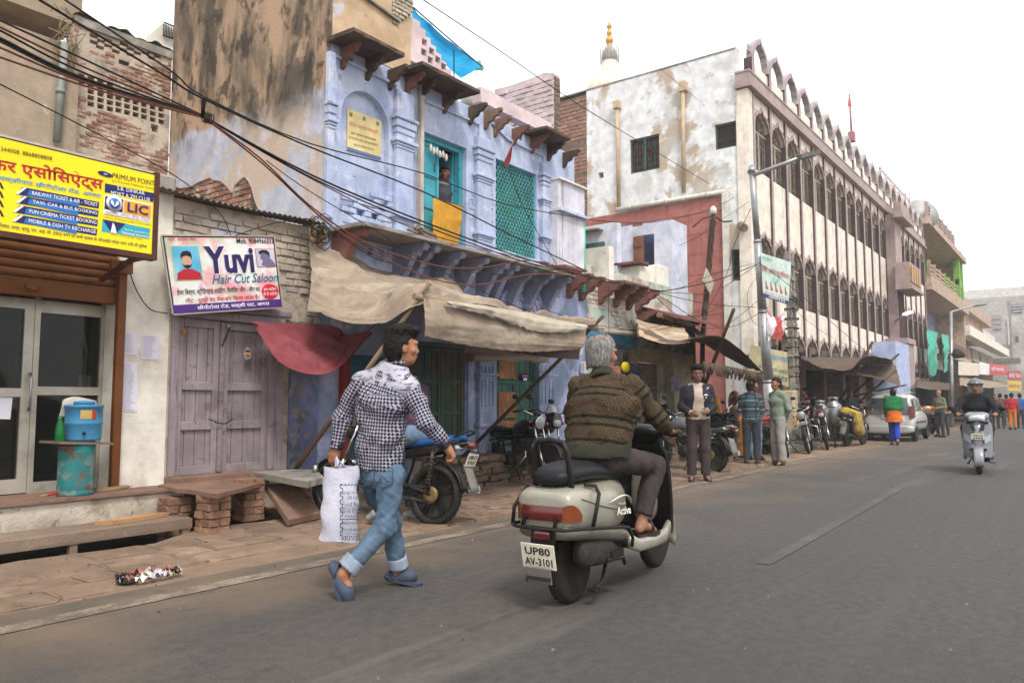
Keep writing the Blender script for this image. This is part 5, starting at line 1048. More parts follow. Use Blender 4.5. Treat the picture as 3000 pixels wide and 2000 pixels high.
bricks(tm,cb_me,(XC+.03,Y3,7.0),(0,-1,0),(0,0,1),Y3-Y2-.02,ZW-7.2,.26,.13,.06,.015,lambda u,v:not(abs(v-3.0)<.1 or abs(v-1.9)<.08) and not (Y3-u>swb[0]-.1 and Y3-u<swb[1]+.1 and swb[2]-.08<7+v<swb[3]+.08),300,jit=.006,joint=.02)
M().box(XC-.02,XC+.34,YC+.3,Y3,ZW,ZW+.04).build('side_coping',m_grey,tm)
M().box(XC+1.6,XC+1.7,YC+.3,Y3,0,ZW).build('side_dark',m_dark,tm)
def sidewin(h,m,n,nm,grille=True,panels=False):
    o=M().box(XC+.12,XC+.16,h[0],h[1],h[2],h[3]).build(nm,m,tm); fr=M(); t=.05
    for a,c,d,e in ((h[0],h[0]+t,h[2],h[3]),(h[1]-t,h[1],h[2],h[3]),(h[0]+t,h[1]-t,h[3]-t,h[3]),(h[0]+t,h[1]-t,h[2],h[2]+t)): fr.box(XC+.05,XC+.12,a,c,d,e)
    if panels: fr.box(XC+.04,XC+.12,(h[0]+h[1])/2-.03,(h[0]+h[1])/2+.03,h[2]+t,h[3]-t)
    fr.build('frame',mat('dim_frame','#4b4f48',bump=.1) if not panels else mat('dark_green_frame','#43584f',bump=.1),o)
    gr=M()
    for k in range(n): y=h[0]+(h[1]-h[0])*(k+.5)/n; gr.box(XC+.07,XC+.085,y-.012,y+.012,h[2],h[3])
    for k in range(5): z=h[2]+(h[3]-h[2])*(k+.5)/5; gr.box(XC+.072,XC+.084,h[0],h[1],z-.012,z+.012)
    gr.build('grille',m_iron,o); return o
o=sidewin(sw1,mat('brown_shutter_panel','#6a4036',bump=.2),10,'window',panels=True)
for k in range(4):
    for j in range(3): y=sw1[0]+.15+(sw1[1]-sw1[0]-.2)*(k+.3)/4; M().box(XC+.10,XC+.119,y-.05,y+.07,sw1[2]+.15+j*.55,sw1[2]+.55+j*.55).build('pane',mat('dusk_glass','#2f4a48',rough=.2,bump=0),o)
sidewin(sw2,mat('olive_panel','#55564a',bump=.2),9,'window'); sidewin(sw3,mat('dark_panel','#2a2f2c',bump=.1),6,'window'); sidewin(swb,mat('dark_panel2','#3a4340',bump=.1),2,'window')
M().box(XC-.04,XC-.0,PX(2124,780,XC).y,PX(2131,780,XC).y+.3,sw3[2],sw3[3]+.1).build('window_shutter',m_wood,tm)
# red painted lower wall with block joints
yr0=PX(2122,700,XC).y; yr1=PX(1715,640,XC).y; zr0=PX(2122,572,XC).z
m_red=mat('red_block_paint','#9a625a',[dict(c='#85534c',s=.8,lo=.5,hi=.66,k=.6),dict(c='#b3736a',s=1.4,lo=.5,hi=.7,k=.5),dict(c='#5c3a34',s=2.4,lo=.64,hi=.72,k=.6)],bump=.25,bs=14,rnd=.05)
bk=M().box(XC-.03,XC-.002,yr0,yr1,0,zr0-.02).build('red_wall',m_red,tm)
blk=M(); blk.obox((0,0,0),(1,1,1),None,0,.008); bme=blk.mesh('wall_block',m_red)
zz=.1; r_=0
while zz<zr0-.1:
    h=min(.62,zr0-.03-zz); yy=yr0-(.4 if r_%2 else 0)
    while yy<yr1:
        a=max(yy,yr0);c=min(yy+1.1,yr1)
        if c-a>.1: piece('wall_block',bme,bk,(XC-.04,(a+c)/2,zz+h/2),(0,0,0),(.03,c-a-.012,h-.012))
        yy+=1.1
    zz+=.62; r_+=1
m_pipe=mat('cream_pipe','#b5a184',bump=.05,rough=.5); m_pipew=mat('white_pipe','#c9c6bd',[dict(c='#9a948a',s=4,lo=.5,hi=.7,k=.5)],bump=.05,rough=.5)
b=M(); b.cyl(PX(1808,312,XC-.1),PX(1813,606,XC-.1),.065,n=10); b.obox(PX(1807,308,XC-.1),(.2,.2,.25)); b.build('downpipe',m_pipe,tm)
b=M(); b.cyl(PX(2001,262,XC-.1),PX(2003,565,XC-.1),.065,n=10); b.obox(PX(2001,255,XC-.1),(.2,.22,.3)); b.build('downpipe',m_pipe,tm)
b=M(); b.cyl(PX(1808,614,XC-.1),PX(2126,561,XC-.1),.075,n=10); 
for x,y in ((1845,608),(1950,591),(2000,583),(2070,571)): b.cyl(PX(x,y,XC-.1),PX(x+6,y-1,XC-.1),.09,n=10)
b.build('drain_pipe',m_pipew,tm)
b=M(); b.box(XC-.16,XC-.02,PX(2142,800,XC).y,PX(2125,800,XC).y,.3,zr0+.05); b.build('pipe_casing',m_pipew,tm)
b=M(); b.cyl(PX(2171,660,XC),PX(2180,668,XC-.5),.12,n=8); b.build('beam_stub',m_wood,tm)
# ================================================================ temple building: street front
PIT=1.53; XJ=23.58-PIT; PW=.17; NB=19
m_creamt=mat('cream_tile','#ddd3c4',[dict(c='#c4b49d',s=.7,lo=.5,hi=.7,k=.5),dict(c='#9a8a76',s=2.5,d=9,st=(2.5,2.5,.18),lo=.54,hi=.68,k=.6)],rough=.5,bump=.1,bs=8)
m_pinkt=mat('pink_stone_tile','#9c8985',[dict(c='#82706c',s=2,lo=.5,hi=.7,k=.6)],rough=.6,bump=.15,bs=14)
m_maro=mat('maroon_and_shade','#4d3b3b',[dict(c='#3f3030',s=2,lo=.5,hi=.7,k=.6)],rough=.7,bump=.15)
m_crest=mat('grey_stone_crest','#a69c9b',[dict(c='#817775',s=2,lo=.5,hi=.7,k=.6)],bump=.3)
XE=XJ+PIT*NB+PW
opn=[]
for k in range(NB):
    a=XJ+PIT*k+PW-(.0 if k else .0); c=XJ+PIT*(k+1)
    if k==12: continue
    opn+= [(a,c,8.18,10.08),(a,c,4.38,6.25),(a,c,1.9,3.44)]
w=M(); holewall(w,XC-.02,XE,2.6,10.45,opn,YC,YC+.28); w.build('front_wall',m_creamt,tm)
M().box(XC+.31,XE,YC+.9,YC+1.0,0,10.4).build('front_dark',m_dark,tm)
# pilasters: pink face, left flank's shadow painted on as dark maroon
for k in range(-0,NB+1):
    x=XJ+PIT*k; b=M(); b.box(x,x+PW,YC-.06,YC-.001,2.65 if k>1 else 3.0,10.44,0); b.box(x-.012,x-.001,YC-.058,YC+.19,2.65,10.43,1); b.build('pilaster',[m_pinkt,m_maro],tm)
OW=PIT-PW
def cusp(n=7,w=OW,h=.62,d=.05):
    pts=[]
    base=[(w/2*math.cos(t),h*math.sin(t)**.9) for t in [math.pi*i/n for i in range(n+1)]]
    for i in range(n):
        a=Vector((*base[i],0));c=Vector((*base[i+1],0)); mid=(a+c)/2; nr=Vector((mid.x*.5,mid.y+.2,0)).normalized()
        for k in range(4): t=k/4; pts.append(tuple((a.lerp(c,t)+nr*d*math.sin(math.pi*t))[:2]))
    pts.append(base[-1]); m=len(pts)//2
    pts=[(x,y+.10*max(0,1-abs(x)/.16)) for x,y in pts]
    return pts
cp=cusp(); AH=.62
def archmesh():
    b=M(); n=len(cp)
    inner=[(x,y-AH-.10) for x,y in cp]  # y<=0 at apex ~ 0
    top=.02
    for i in range(n-1):
        (xa,ya),(xb,yb)=inner[i],inner[i+1]; ya=min(ya,top-.01); yb=min(yb,top-.01)
        b.add([(xa,.02,ya),(xb,.02,yb),(xb,.02,top),(xa,.02,top),(xa,.24,ya),(xb,.24,yb)],[(0,1,2,3),(0,4,5,1)],0)
    rim=inner+[(x*1.03,y+.075+.03*(1-abs(x)/(OW/2))) for x,y in inner[::-1]]
    b.prism(rim,(0,-.05,0),(1,0,0),(0,0,1),(0,.075,0),1)
    return b.mesh('arch',[m_creamt,m_pinkt])
ame=archmesh()
def winmesh(H):
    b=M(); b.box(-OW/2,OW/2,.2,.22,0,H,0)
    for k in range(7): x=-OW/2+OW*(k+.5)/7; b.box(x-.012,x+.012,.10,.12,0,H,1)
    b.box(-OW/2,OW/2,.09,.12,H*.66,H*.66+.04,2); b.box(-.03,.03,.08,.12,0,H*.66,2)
    random.seed(2)
    for k in range(150):
        x=random.uniform(-OW/2+.05,OW/2-.05); z=random.uniform(.05,H*.97); r=random.uniform(.03,.07); t0=random.random()*6
        b.tube([(x+r*math.cos(t0+t),.11,z+r*math.sin(t0+t)) for t in (0,1.2,2.4,3.6)],.011,4,1)
    return b.mesh('window',[m_dark,mat('grille_iron','#736c60',bump=.1),mat('pale_rail','#a9a08f',bump=.1)])
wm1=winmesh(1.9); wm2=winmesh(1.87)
rev=M(); rev.box(OW/2-.02,OW/2-.002,-.005,.199,0,1.5); rme=rev.mesh('reveal',m_maro)
for k in range(NB):
    if k==12: continue
    xc=XJ+PIT*k+PW+OW/2
    for (z0,zt,me) in ((8.18,10.08,wm1),(4.38,6.25,wm2)):
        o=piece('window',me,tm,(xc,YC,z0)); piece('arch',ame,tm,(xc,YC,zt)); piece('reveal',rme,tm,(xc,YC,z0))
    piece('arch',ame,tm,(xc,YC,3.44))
# cornice
b=M(); b.box(XC-.16,XE+.1,YC-.2,YC+.3,10.46,10.56); b.box(XC-.1,XE+.1,YC-.13,YC+.3,10.562,10.92); b.box(XC-.12,XE+.1,YC-.15,YC+.3,10.922,10.98); b.build('cornice',m_pinkt,tm)
# crest arcade of open cusped arches
cr_i=[(x*.86,y*1.05) for x,y in cp]
cr_o=[(x*1.08,y*1.2+.02) for x,y in cp]
b=M(); z0=.52
poly=[(x,y+z0) for x,y in cr_o]+[(x,y+z0) for x,y in cr_i[::-1]]
b.prism(poly,(0,-.06,0),(1,0,0),(0,0,1),(0,.2,0),0)
cme=b.mesh('crest_arch',m_crest)
b=M(); b.box(-.1,.1,-.08,.18,0,.56,0); b.box(-.101,-.104,-.07,.17,0,.55,1)
pme=b.mesh('crest_post',[m_pinkt,m_maro]); 
b=M(); b.box(-OW/2-.06,OW/2+.06,-.02,.08,0,.45); fme=b.mesh('crest_panel',m_creamt)
b=M()
for k in range(3): b.lathe([(.035,0),(.04,.05),(.02,.1),(.03,.14),(0,.32)],(-.11+.11*k,.05,.0),n=6)
sme=b.mesh('crest_spike',m_crest)
for k in range(NB):
    xc=XJ+PIT*k+PW/2+PIT/2
    piece('crest_arch',cme,tm,(xc,YC,10.98)); piece('crest_panel',fme,tm,(xc,YC,10.98)); piece('crest_post',pme,tm,(xc-PIT/2,YC,10.98)); piece('crest_spike',sme,tm,(xc-PIT/2,YC,11.72))
piece('crest_post',pme,tm,(XE-.16,YC,10.98))
# end pier of the front at the corner
M().box(XC-.06,XC+.3,YC-.06,YC+.299,2.6,10.44).build('corner_pier',m_creamt,tm)
# projecting bay: column, balcony box with gilded arches, upper ledge
xc=XJ+PIT*12+PW; 
b=M(); b.box(xc-.1,xc+OW+.1,YC-.45,YC-.001,3.2,10.4); b.build('bay_shaft',m_pinkt,tm)
for k in range(4): M().box(xc+.05+k*.36,xc+.2+k*.36,YC-.5,YC-.455,3.4,6.6).build('bay_rib',m_maro,tm)
b=M(); b.box(xc-.5,xc+OW+1.1,YC-1.1,YC-.46,6.75,7.9,0); b.box(xc-.6,xc+OW+1.2,YC-1.2,YC-.46,6.6,6.74,0); b.build('balcony_box',m_pinkt,tm)
for k in range(4):
    b=M(); X=xc-.2+k*.62; b.prism([(.22*math.cos(t),.25+.3*math.sin(t)) for t in [math.pi*i/8 for i in range(9)]]+[(-.22,-.3),(.22,-.3)],(X,YC-1.105,7.25),(1,0,0),(0,0,1),(0,-.06,0)); b.build('gilded_arch',mat('gilded','#9a6f33',rough=.4,bump=.1),tm)
b=M(); b.box(xc-.5,xc+OW+.9,YC-.9,YC-.46,10.1,10.3); b.box(xc-.3,xc+OW+.5,YC-.8,YC-.46,10.302,10.9); b.build('upper_ledge',m_pinkt,tm)
# ground floor: piers, dim shops, shutters
gx=[22.6,24.4,26.4,28.9,31.6,34.2,37.0]
m_umb=mat('umber_wall','#8b7068',[dict(c='#6a544d',s=2,lo=.5,hi=.66,k=.7),dict(c='#4b413b',s=4,lo=.6,hi=.7,k=.7)],bump=.3)
for x in gx: M().box(x-.18,x+.22,YC-.05,YC+.5,0,2.62).build('shop_pier',m_umb,tm)
for i,x in enumerate(gx[:-1]):
    a,c=x+.24,gx[i+1]-.2
    if i in (0,1,3): 
        n=20; me=sl_me.mesh('slat',mat('rust_shutter' if i<2 else 'dim_shutter','#7d5b48' if i<2 else '#4d443d',bump=.1,rnd=.06))
        for k in range(n): piece('slat',me,tm,((a+c)/2,YC+.12,.1+k*.11),(0,0,0),(c-a,.5,1.15))
    M().box(a,c,YC+.3,YC+.36,0,2.6).build('shop_dark',m_dark if i in(2,4) else m_umb,tm)
M().box(XC+.3,38,YC-.08,YC+.5,2.35,2.62).build('shop_lintel',m_umb,tm)
b=M(); b.box(36.6,39.6,YC-1.0,YC-.05,0,3.9); b.build('lilac_pier',mat('lilac_paint','#a3aecb',bump=.2),tm); b=M(); b.box(39.602,41.4,YC-.9,YC-.05,0,4.0); b.box(39.5,41.5,YC-1.0,YC-.05,4.0,4.25); b.build('gate_pier',m_pinkt,tm); M().box(40.1,41.0,YC-.93,YC-.9,.3,1.9).build('gate_door',m_greenb,tm)
# ground floor beyond the gate
M().box(41.5,XE,YC-.05,YC+.3,0,2.6).build('far_shops',m_umb,tm)
for k in range(6): M().box(42+k*1.6,43.2+k*1.6,YC-.12,YC-.052,0.1,2.2).build('far_shutter',m_dark,tm)
# roof flag, dish
fg=T('roof_flag','red temple flag on a pole over the cream building','flag',P(2494,410,9.5),world=True); b=M(); b.cyl(P(2496,412,9.5),P(2488,275,9.5),.06,.04,n=6); b.obox(P(2495,402,9.4),(.4,.3,.5)); b.build('pole',mat('pinkish_pole','#a06a78',bump=0),fg)
b=M(); q=[P(x,y,9.5) for x,y in ((2489,274),(2485,312),(2496,313))]; b.add(q+[v+Vector((0,.03,0)) for v in q],[(0,1,2),(5,4,3),(0,3,4,1),(1,4,5,2),(2,5,3,0)]); b.build('pennant',mat('flag_red','#b5453c',bump=0),fg)
sd2=T('satellite_dish','grey satellite dish on the end of the temple roof','satellite dish',P(2695,640,7.9),world=True); b=M(); b.lathe([(0,.0),(.6,.06),(.9,.16),(1.0,.25)],P(2698,632,7.9),(-.7,-.6,.3),20); b.build('dish',mat('dish_grey','#a9a6a4',rough=.5,bump=0),sd2); b=M(); b.cyl(P(2698,632,7.9),P(2698,665,7.9),.06); b.build('mast',m_iron,sd2)
an=T('roof_railing','thin bare reinforcement rods on the temple roof','rods',P(2665,600,9),world=True)
for k in range(4): b=M(); b.cyl(P(2642+k*11,602,9),P(2642+k*11,566,9),.03,n=5); b.build('rod',mat('pinkish_pole2','#a98a94',bump=0),an)
b=M(); b.cyl(P(2632,572,9),P(2676,566,9),.02,n=5); b.build('rod',MATS['pinkish_pole2'],an)
# ================================================================ big temple dome behind
td=T('temple_dome','cream temple dome with bead scaffold neck and golden finial','dome',P(1787,260,22),world=True)
c=P(1787,292,22); px_=(Vector(_F).dot(c-Vector((0,0,CH))))/FPX
def Lz(prof): return [(r*px_,(292-y)*px_) for r,y in prof]
M().lathe(Lz([(78,292),(74,268),(64,245),(50,226),(36,215),(27,211)]),c,n=28).build('dome',mat('cream_dome','#d3cab8',[dict(c='#b9ad99',s=1,lo=.5,hi=.7,k=.5)],bump=.2),td)
M().lathe(Lz([(34,214),(32,209),(25,206),(24,180),(22,178)]),c,n=24).build('neck',MATS['cream_dome'],td)
M().lathe(Lz([(22,180),(23,165),(21,148),(15,138),(10,132)]),c,n=20).build('upper_neck',m_crest,td)
b=M()
for k in range(18):
    t=2*math.pi*k/18; r=26*px_; b.cyl(c+Vector((r*math.cos(t),r*math.sin(t),(292-182)*px_)),c+Vector((r*1.02*math.cos(t),r*1.02*math.sin(t),(292-139)*px_)),.022,n=5)
b.build('scaffold_rods',m_grey,td)
M().lathe(Lz([(8,133),(9,128),(6,124),(11,120),(12,112),(9,105),(4,101),(7,97),(8,90),(6,84),(3,80),(7,75),(8,70),(5,65),(1,58),(0,57)]),c,n=16).build('golden_finial',mat('gold_leaf','#c08a3c',rough=.35,metal=.5,bump=0),td)
# ================================================================ green balcony house
gh=T('green_balcony_house','narrow brick house with lime green balcony room beyond the temple building','house',(58,7.7,0),world=True)
gx0,gx1=XE+.15,P(2815,800).x; gz=[P(2760,1000).z,8.2,12.2]
m_lime=mat('lime_paint','#7aa84a',[dict(c='#6a9440',s=1,lo=.5,hi=.7,k=.5)],bump=.1)
m_buff=mat('buff_brick','#b09a88',[dict(c='#8f7463',s=3,lo=.5,hi=.6,k=.7)],bump=.4,bs=12)
M().box(gx0,gx1,9.6,9.7,0,12.6).build('back_wall',mat('lilac_room','#9aa2c4',bump=.1),gh)
M().box(gx0,gx1,9.5,9.58,8.5,12).build('green_back',m_lime,gh)
M().box(gx1-.3,gx1,7.6,12,0,13.0).build('end_wall',m_buff,gh)
for z0,z1 in ((8.0,8.45),(12.0,12.4),(4.2,4.5)): M().box(gx0,gx1+.2,7.3,9.6,z0,z1).build('floor_slab',m_buff,gh)
for x in (gx1-2.6,gx1-.9): M().box(x,x+.45,7.5,7.9,8.45,12).build('green_pillar',m_lime,gh)
M().box(gx1-2.6,gx1-.4,7.55,7.8,10.0,10.5).build('green_beam',m_lime,gh)
M().box(gx0,gx1,7.35,7.6,8.45,8.9).build('parapet',m_buff,gh)
for j in range(6):
    for k in range(3): M().box(gx0+.3+j*2.,gx0+1.9+j*2,7.4,7.5,9.0+k*.25,9.1+k*.25).build('rail',m_buff,gh)
for j in range(7): M().box(gx0+.1+j*2,gx0+.28+j*2,7.38,7.55,8.9,9.8).build('rail_post',m_lime if j>2 else m_buff,gh)
for j in range(6):
    for k in range(4): M().box(gx0+.2+j*2,gx0+1.9+j*2,7.4,7.5,12.5+k*.22,12.6+k*.22).build('rail',m_pinkt,gh)
    M().box(gx0+.1+j*2,gx0+.25+j*2,7.38,7.55,12.4,13.4).build('rail_post',m_pinkt,gh)
M().box(gx0,gx1-.3,7.4,7.5,4.5,5.3).build('lower_parapet',mat('brown_board','#6d5046',bump=.2),gh)
M().box(gx0+3,gx0+5,9.3,9.5,4.6,7.2).build('room_door',mat('ochre_door','#8a5a3c',bump=.1),gh)
for k in range(4): M().box(gx0+.2+k*2.9,gx0+2.5+k*2.9,8.2,8.3,.1,3.4).build('shop_dark',m_dark,gh)
M().box(gx0,gx1,7.9,8.3,3.4,4.2).build('fascia',m_grey,gh)
for k,(x0,x1,y0,y1) in enumerate(((2714,2746,964,1100),(2757,2777,974,1090))):
    b=cloth([[P(x0,y0,7.2),P((x0+x1)/2,y0+6,7.2),P(x1,y0+8,7.2)],[P(x0+3,(y0+y1)/2,7.1),P((x0+x1)/2,(y0+y1)/2,7.0),P(x1,(y0+y1)/2,7.1)],[P(x0+8,y1-8,7.2),P((x0+x1)/2,y1+2,7.2),P(x1-2,y1-6,7.2)]],12,14,.12,2.)
    b.build('green_cloth',mat('sea_green_cloth','#4fa893',[dict(c='#3f8f7a',s=1,st=(3,3,.3),lo=.5,hi=.6,k=.6)],bump=.1),label=['wide sea-green cloth hung from the first balcony','narrow sea-green cloth hung beside the wide one'][k],cat='cloth',group='sea-green cloths on the balcony')
# ================================================================ far houses closing the street
fh=T('far_brick_house','brick house with white balcony parapet further down the street','house',(72,7.7,0),world=True)
fx0,fx1=gx1+.4,P(2942,990).x
def zp(x,y): return P(x,y).z
M().box(fx0,P(2892,880).x,8.2,14,zp(2850,950)-.5,zp(2800,878)).build('brick_wall',mat('far_brick','#94705f',[dict(c='#b5a090',s=1.2,lo=.5,hi=.62,k=.6)],bump=.4,bs=10),fh)
M().box(fx0,P(2905,880).x,7.8,14,zp(2800,878),zp(2800,855)+.3).build('roof_band',m_buff,fh)
M().box(fx0,fx1,7.3,8.2,zp(2800,968),zp(2800,938)).build('balcony_parapet',m_white,fh)
M().box(P(2892,880).x,fx1,8.6,14,zp(2850,950),zp(2800,880)).build('pale_wall',mat('pinkish_white','#c9bdba',bump=.1),fh)
M().box(fx0,fx1,9.0,14,0,zp(2800,968)).build('lower_wall',mat('drab_wall','#8f8474',bump=.2),fh)
for k in range(5): M().box(fx0+1+k*(fx1-fx0-2)/5,fx0+1.+(k+.75)*(fx1-fx0-2)/5,8.7,8.98,zp(2850,1055),zp(2850,1000)).build('window_panel',mat('grey_panel','#a39a8c',bump=.05),fh)
M().box(fx0,fx1,7.2,9,zp(2850,1058)-.2,zp(2850,1058)).build('shop_canopy_slab',m_grey,fh)
M().box(fx0,fx1,8.95,9,0,3.2).build('shop_dark',m_dark,fh)
for k,(x0,x1,y0,y1,m_,lab) in enumerate(((2808,2868,1058,1098,mat('cream_sign','#c9c0b0',bump=0),'cream'),(2869,2899,1060,1096,mat('white_sign','#d6d2cc',bump=0),'white'),(2900,2948,1064,1098,mat('red_sign','#c0565a',bump=0),'red'))):
    o=quadp([(x0,y0),(x1,y0+6),(x1,y1+2),(x0,y1)],7.1,m_,'shop_sign',None); tag(o,'faded %s shop sign under the far balcony'%lab,'sign'); 
    if k==2: Lp('श्री बालाजी',m_wlet,o,(2905,1080),(2940,1084),7.0,14)
o=quadp([(2952,1086),(2992,1086),(2992,1115),(2952,1113)],5.6,mat('sign_red2','#a8484a',bump=0),'shop_sign',None); tag(o,'red and yellow hanging shop sign at the far bend','sign'); Lp('सांई TEX',m_wlet,o,(2956,1099),(2990,1100),5.55,12); quadp([(2952,1115),(2992,1116),(2992,1146),(2952,1143)],5.6,mat('sign_yel2','#c0ac4a',bump=0),'lower_panel',o); Lp('साड़ी सूट',m_rlet,o,(2956,1130),(2990,1131),5.55,12)
gy=T('grey_tower_house','tall unpainted grey house with railed roof closing the street','building',(95,8,0),world=True)
gX=P(2945,950).x+1; m_pgc=mat('pale_grey_concrete','#a8a5a0',[dict(c='#8d8984',s=.25,lo=.5,hi=.62,k=.7),dict(c='#c4c1bb',s=.4,lo=.55,hi=.62,k=.6)],bump=.1)
M().box(gX,gX+26,5.5,30,0,PX(2950,868,gX).z).build('wall',m_pgc,gy)
M().box(gX+2,gX+20,5.6,24,PX(2950,868,gX).z,PX(2950,836,gX).z).build('upper_storey',mat('off_white_wall','#c6c2bb',bump=.1),gy)
M().box(gX-.3,gX+10,4.9,5.5,0,5).build('side_room',mat('drab2','#9a9488',bump=.1),gy)
for x0,x1,y0,y1,m_ in ((2966,2996,892,915,'#5f5f66'),(2908,2934,925,965,'#8d8785'),(2950,2960,930,1010,'#bcb8b2'),(2975,2984,985,1000,'#55535a'),(2905,2990,1050,1060,'#7d6f66'),(2960,2964,880,1050,'#8f8b86'),(2930,2945,1010,1030,'#6a666a')):
    a=PX(x0,y0,gX-.1);c=PX(x1,y1,gX-.1); o=M().box(gX-.15,gX-.01,c.y,a.y,c.z,a.z).build('window' if x1-x0>12 else 'wall_pipe',mat('far_'+m_[1:],m_,bump=0),gy)
    for k in range(3):
        if x1-x0>20 and y1-y0>18: z=c.z+(a.z-c.z)*(k+.5)/3; M().box(gX-.2,gX-.16,c.y,a.y,z-.06,z+.06).build('bar',mat('pale_bar','#b5b1ad',bump=0),o)
bk2=T('far_roof_deck','bluish roof deck with pink railing on the furthest building','building',(120,20,0),world=True)
M().box(100,150,20,40,0,P(2850,835,20).z).build('wall',mat('bluegrey_wall','#9aa0a8',bump=0),bk2); M().box(98,150,19,40,P(2850,830,20).z,P(2850,822,20).z).build('deck',mat('pale_deck','#b9c0c6',bump=0),bk2)
for k in range(16): M().box(100+k*3,100.3+k*3,19.2,19.4,P(2850,822,20).z,P(2850,806,20).z).build('rail_post',mat('pale_pink_rail','#cbb3b3',bump=0),bk2)
M().box(100,148,19.2,19.4,P(2850,808,20).z,P(2850,805,20).z).build('rail',MATS['pale_pink_rail'],bk2)
# closing houses at the bend
for k,(x0,y0,x1,z,c_,lab) in enumerate(((112,4.0,124,7,'#8f99a6','bluish plaster house with turquoise shutters at the far bend'),(118,-2,132,9,'#a39a92','drab plaster house at the end of the street'))):
    t=T('far_house',lab,'house',(x0,y0,0),world=True); M().box(x0,x1,y0-4,y0+5,0,z).build('wall',mat('far_wall%d'%k,c_,bump=.1),t)
    for j in range(3): M().box(x0-.1,x0-.02,y0-3.2+j*2.6,y0-1.4+j*2.6,.2,2.8).build('shutter',mat('turq_shutter','#5f9fb3',bump=0),t); M().box(x0-.1,x0-.02,y0-3+j*2.6,y0-1.6+j*2.6,4.2,5.8).build('window',m_dark,t)
# ================================================================ implicit-surface figures (numpy signed distances + surface nets)
def V3(p): return np.array([p[0],p[1],p[2]],float)
def cap(a,b,ra,rb=None,flat=None,k=.02): return dict(t='c',a=V3(a),b=V3(b),ra=ra,rb=ra if rb is None else rb,flat=flat,k=k)
def ell(c,r,rot=None,k=.02): return dict(t='e',c=V3(c),r=np.array(r,float),rot=rot,k=k)
def pdist(p,q):
    if q['t']=='c':
        a,b=q['a'],q['b']; ab=b-a; L=max(ab@ab,1e-9); t=np.clip(((p-a)@ab)/L,0,1); v=p-a-t[...,None]*ab
        if q['flat'] is not None:
            d,f=q['flat']; d=V3(d); v=v+((v@d)*(f-1))[...,None]*d
        return np.sqrt((v*v).sum(-1))-(q['ra']+(q['rb']-q['ra'])*t)
    v=p-q['c']
    if q['rot'] is not None: v=v@q['rot']
    w=v/q['r']; return (np.sqrt((w*w).sum(-1))-1)*q['r'].min()
def pbox(q):
    if q['t']=='c':
        r=max(q['ra'],q['rb'])
        if q['flat'] is not None: r=r/min(1,q['flat'][1])
        return np.minimum(q['a'],q['b'])-r,np.maximum(q['a'],q['b'])+r
    r=q['r'].max(); return q['c']-r,q['c']+r
def wrinkle(p,s):
    x,y,z=p[...,0]*s,p[...,1]*s,p[...,2]*s
    return (np.sin(z*2.1+1.9*np.sin(x*.8+y*.7)+1.3*np.sin(y*1.1+2))+.7*np.sin(2.7*x-1.6*z+1.5*np.sin(y*1.9))+.5*np.sin(4.3*y+3.1*z+np.sin(x*3)))/2.2
def field(groups,h,pad=.03,amp=0.,ws=14.,extra=None):
    """groups: list of (prims, cuts) ; cuts are (point, outward normal)"""
    lo=np.min([pbox(q)[0] for g in groups for q in g[0]],axis=0)-pad; hi=np.max([pbox(q)[1] for g in groups for q in g[0]],axis=0)+pad
    n=np.ceil((hi-lo)/h).astype(int)+1; D=np.full(n,.2,np.float32)
    ax=[lo[i]+h*np.arange(n[i]) for i in range(3)]
    for gi,(prims,cuts) in enumerate(groups):
        Dg=np.full(n,.2,np.float32) if (cuts and len(groups)>1) else (D if not cuts else np.full(n,.2,np.float32))
        for q in prims:
            a,b=pbox(q); m=q['k']+3*h; i0=np.maximum(((a-m-lo)/h).astype(int),0); i1=np.minimum(((b+m-lo)/h).astype(int)+2,n)
            if (i1<=i0).any(): continue
            X=np.stack(np.meshgrid(*[ax[i][i0[i]:i1[i]] for i in range(3)],indexing='ij'),-1); d=pdist(X,q)
            s=tuple(slice(i0[i],i1[i]) for i in range(3)); o=Dg[s]; k=max(q['k'],1e-4); hh=np.maximum(k-np.abs(o-d),0)/k; Dg[s]=np.minimum(o,d)-hh*hh*k*.25
        if cuts:
            X=np.stack(np.meshgrid(*ax,indexing='ij'),-1)
            for p0,nr in cuts: Dg=np.maximum(Dg,((X-V3(p0))@V3(nr)).astype(np.float32))
        if Dg is not D: D=np.minimum(D,Dg)
    if amp or extra:
        m=D<.06; I=np.argwhere(m)
        if len(I):
            p=lo+h*I
            if amp: D[m]+=(amp*(wrinkle(p,ws)+.55*wrinkle(p[:,[1,2,0]]+.3,ws*2.3))).astype(np.float32)
            if extra: D[m]=extra(p,D[m])
    return D,lo
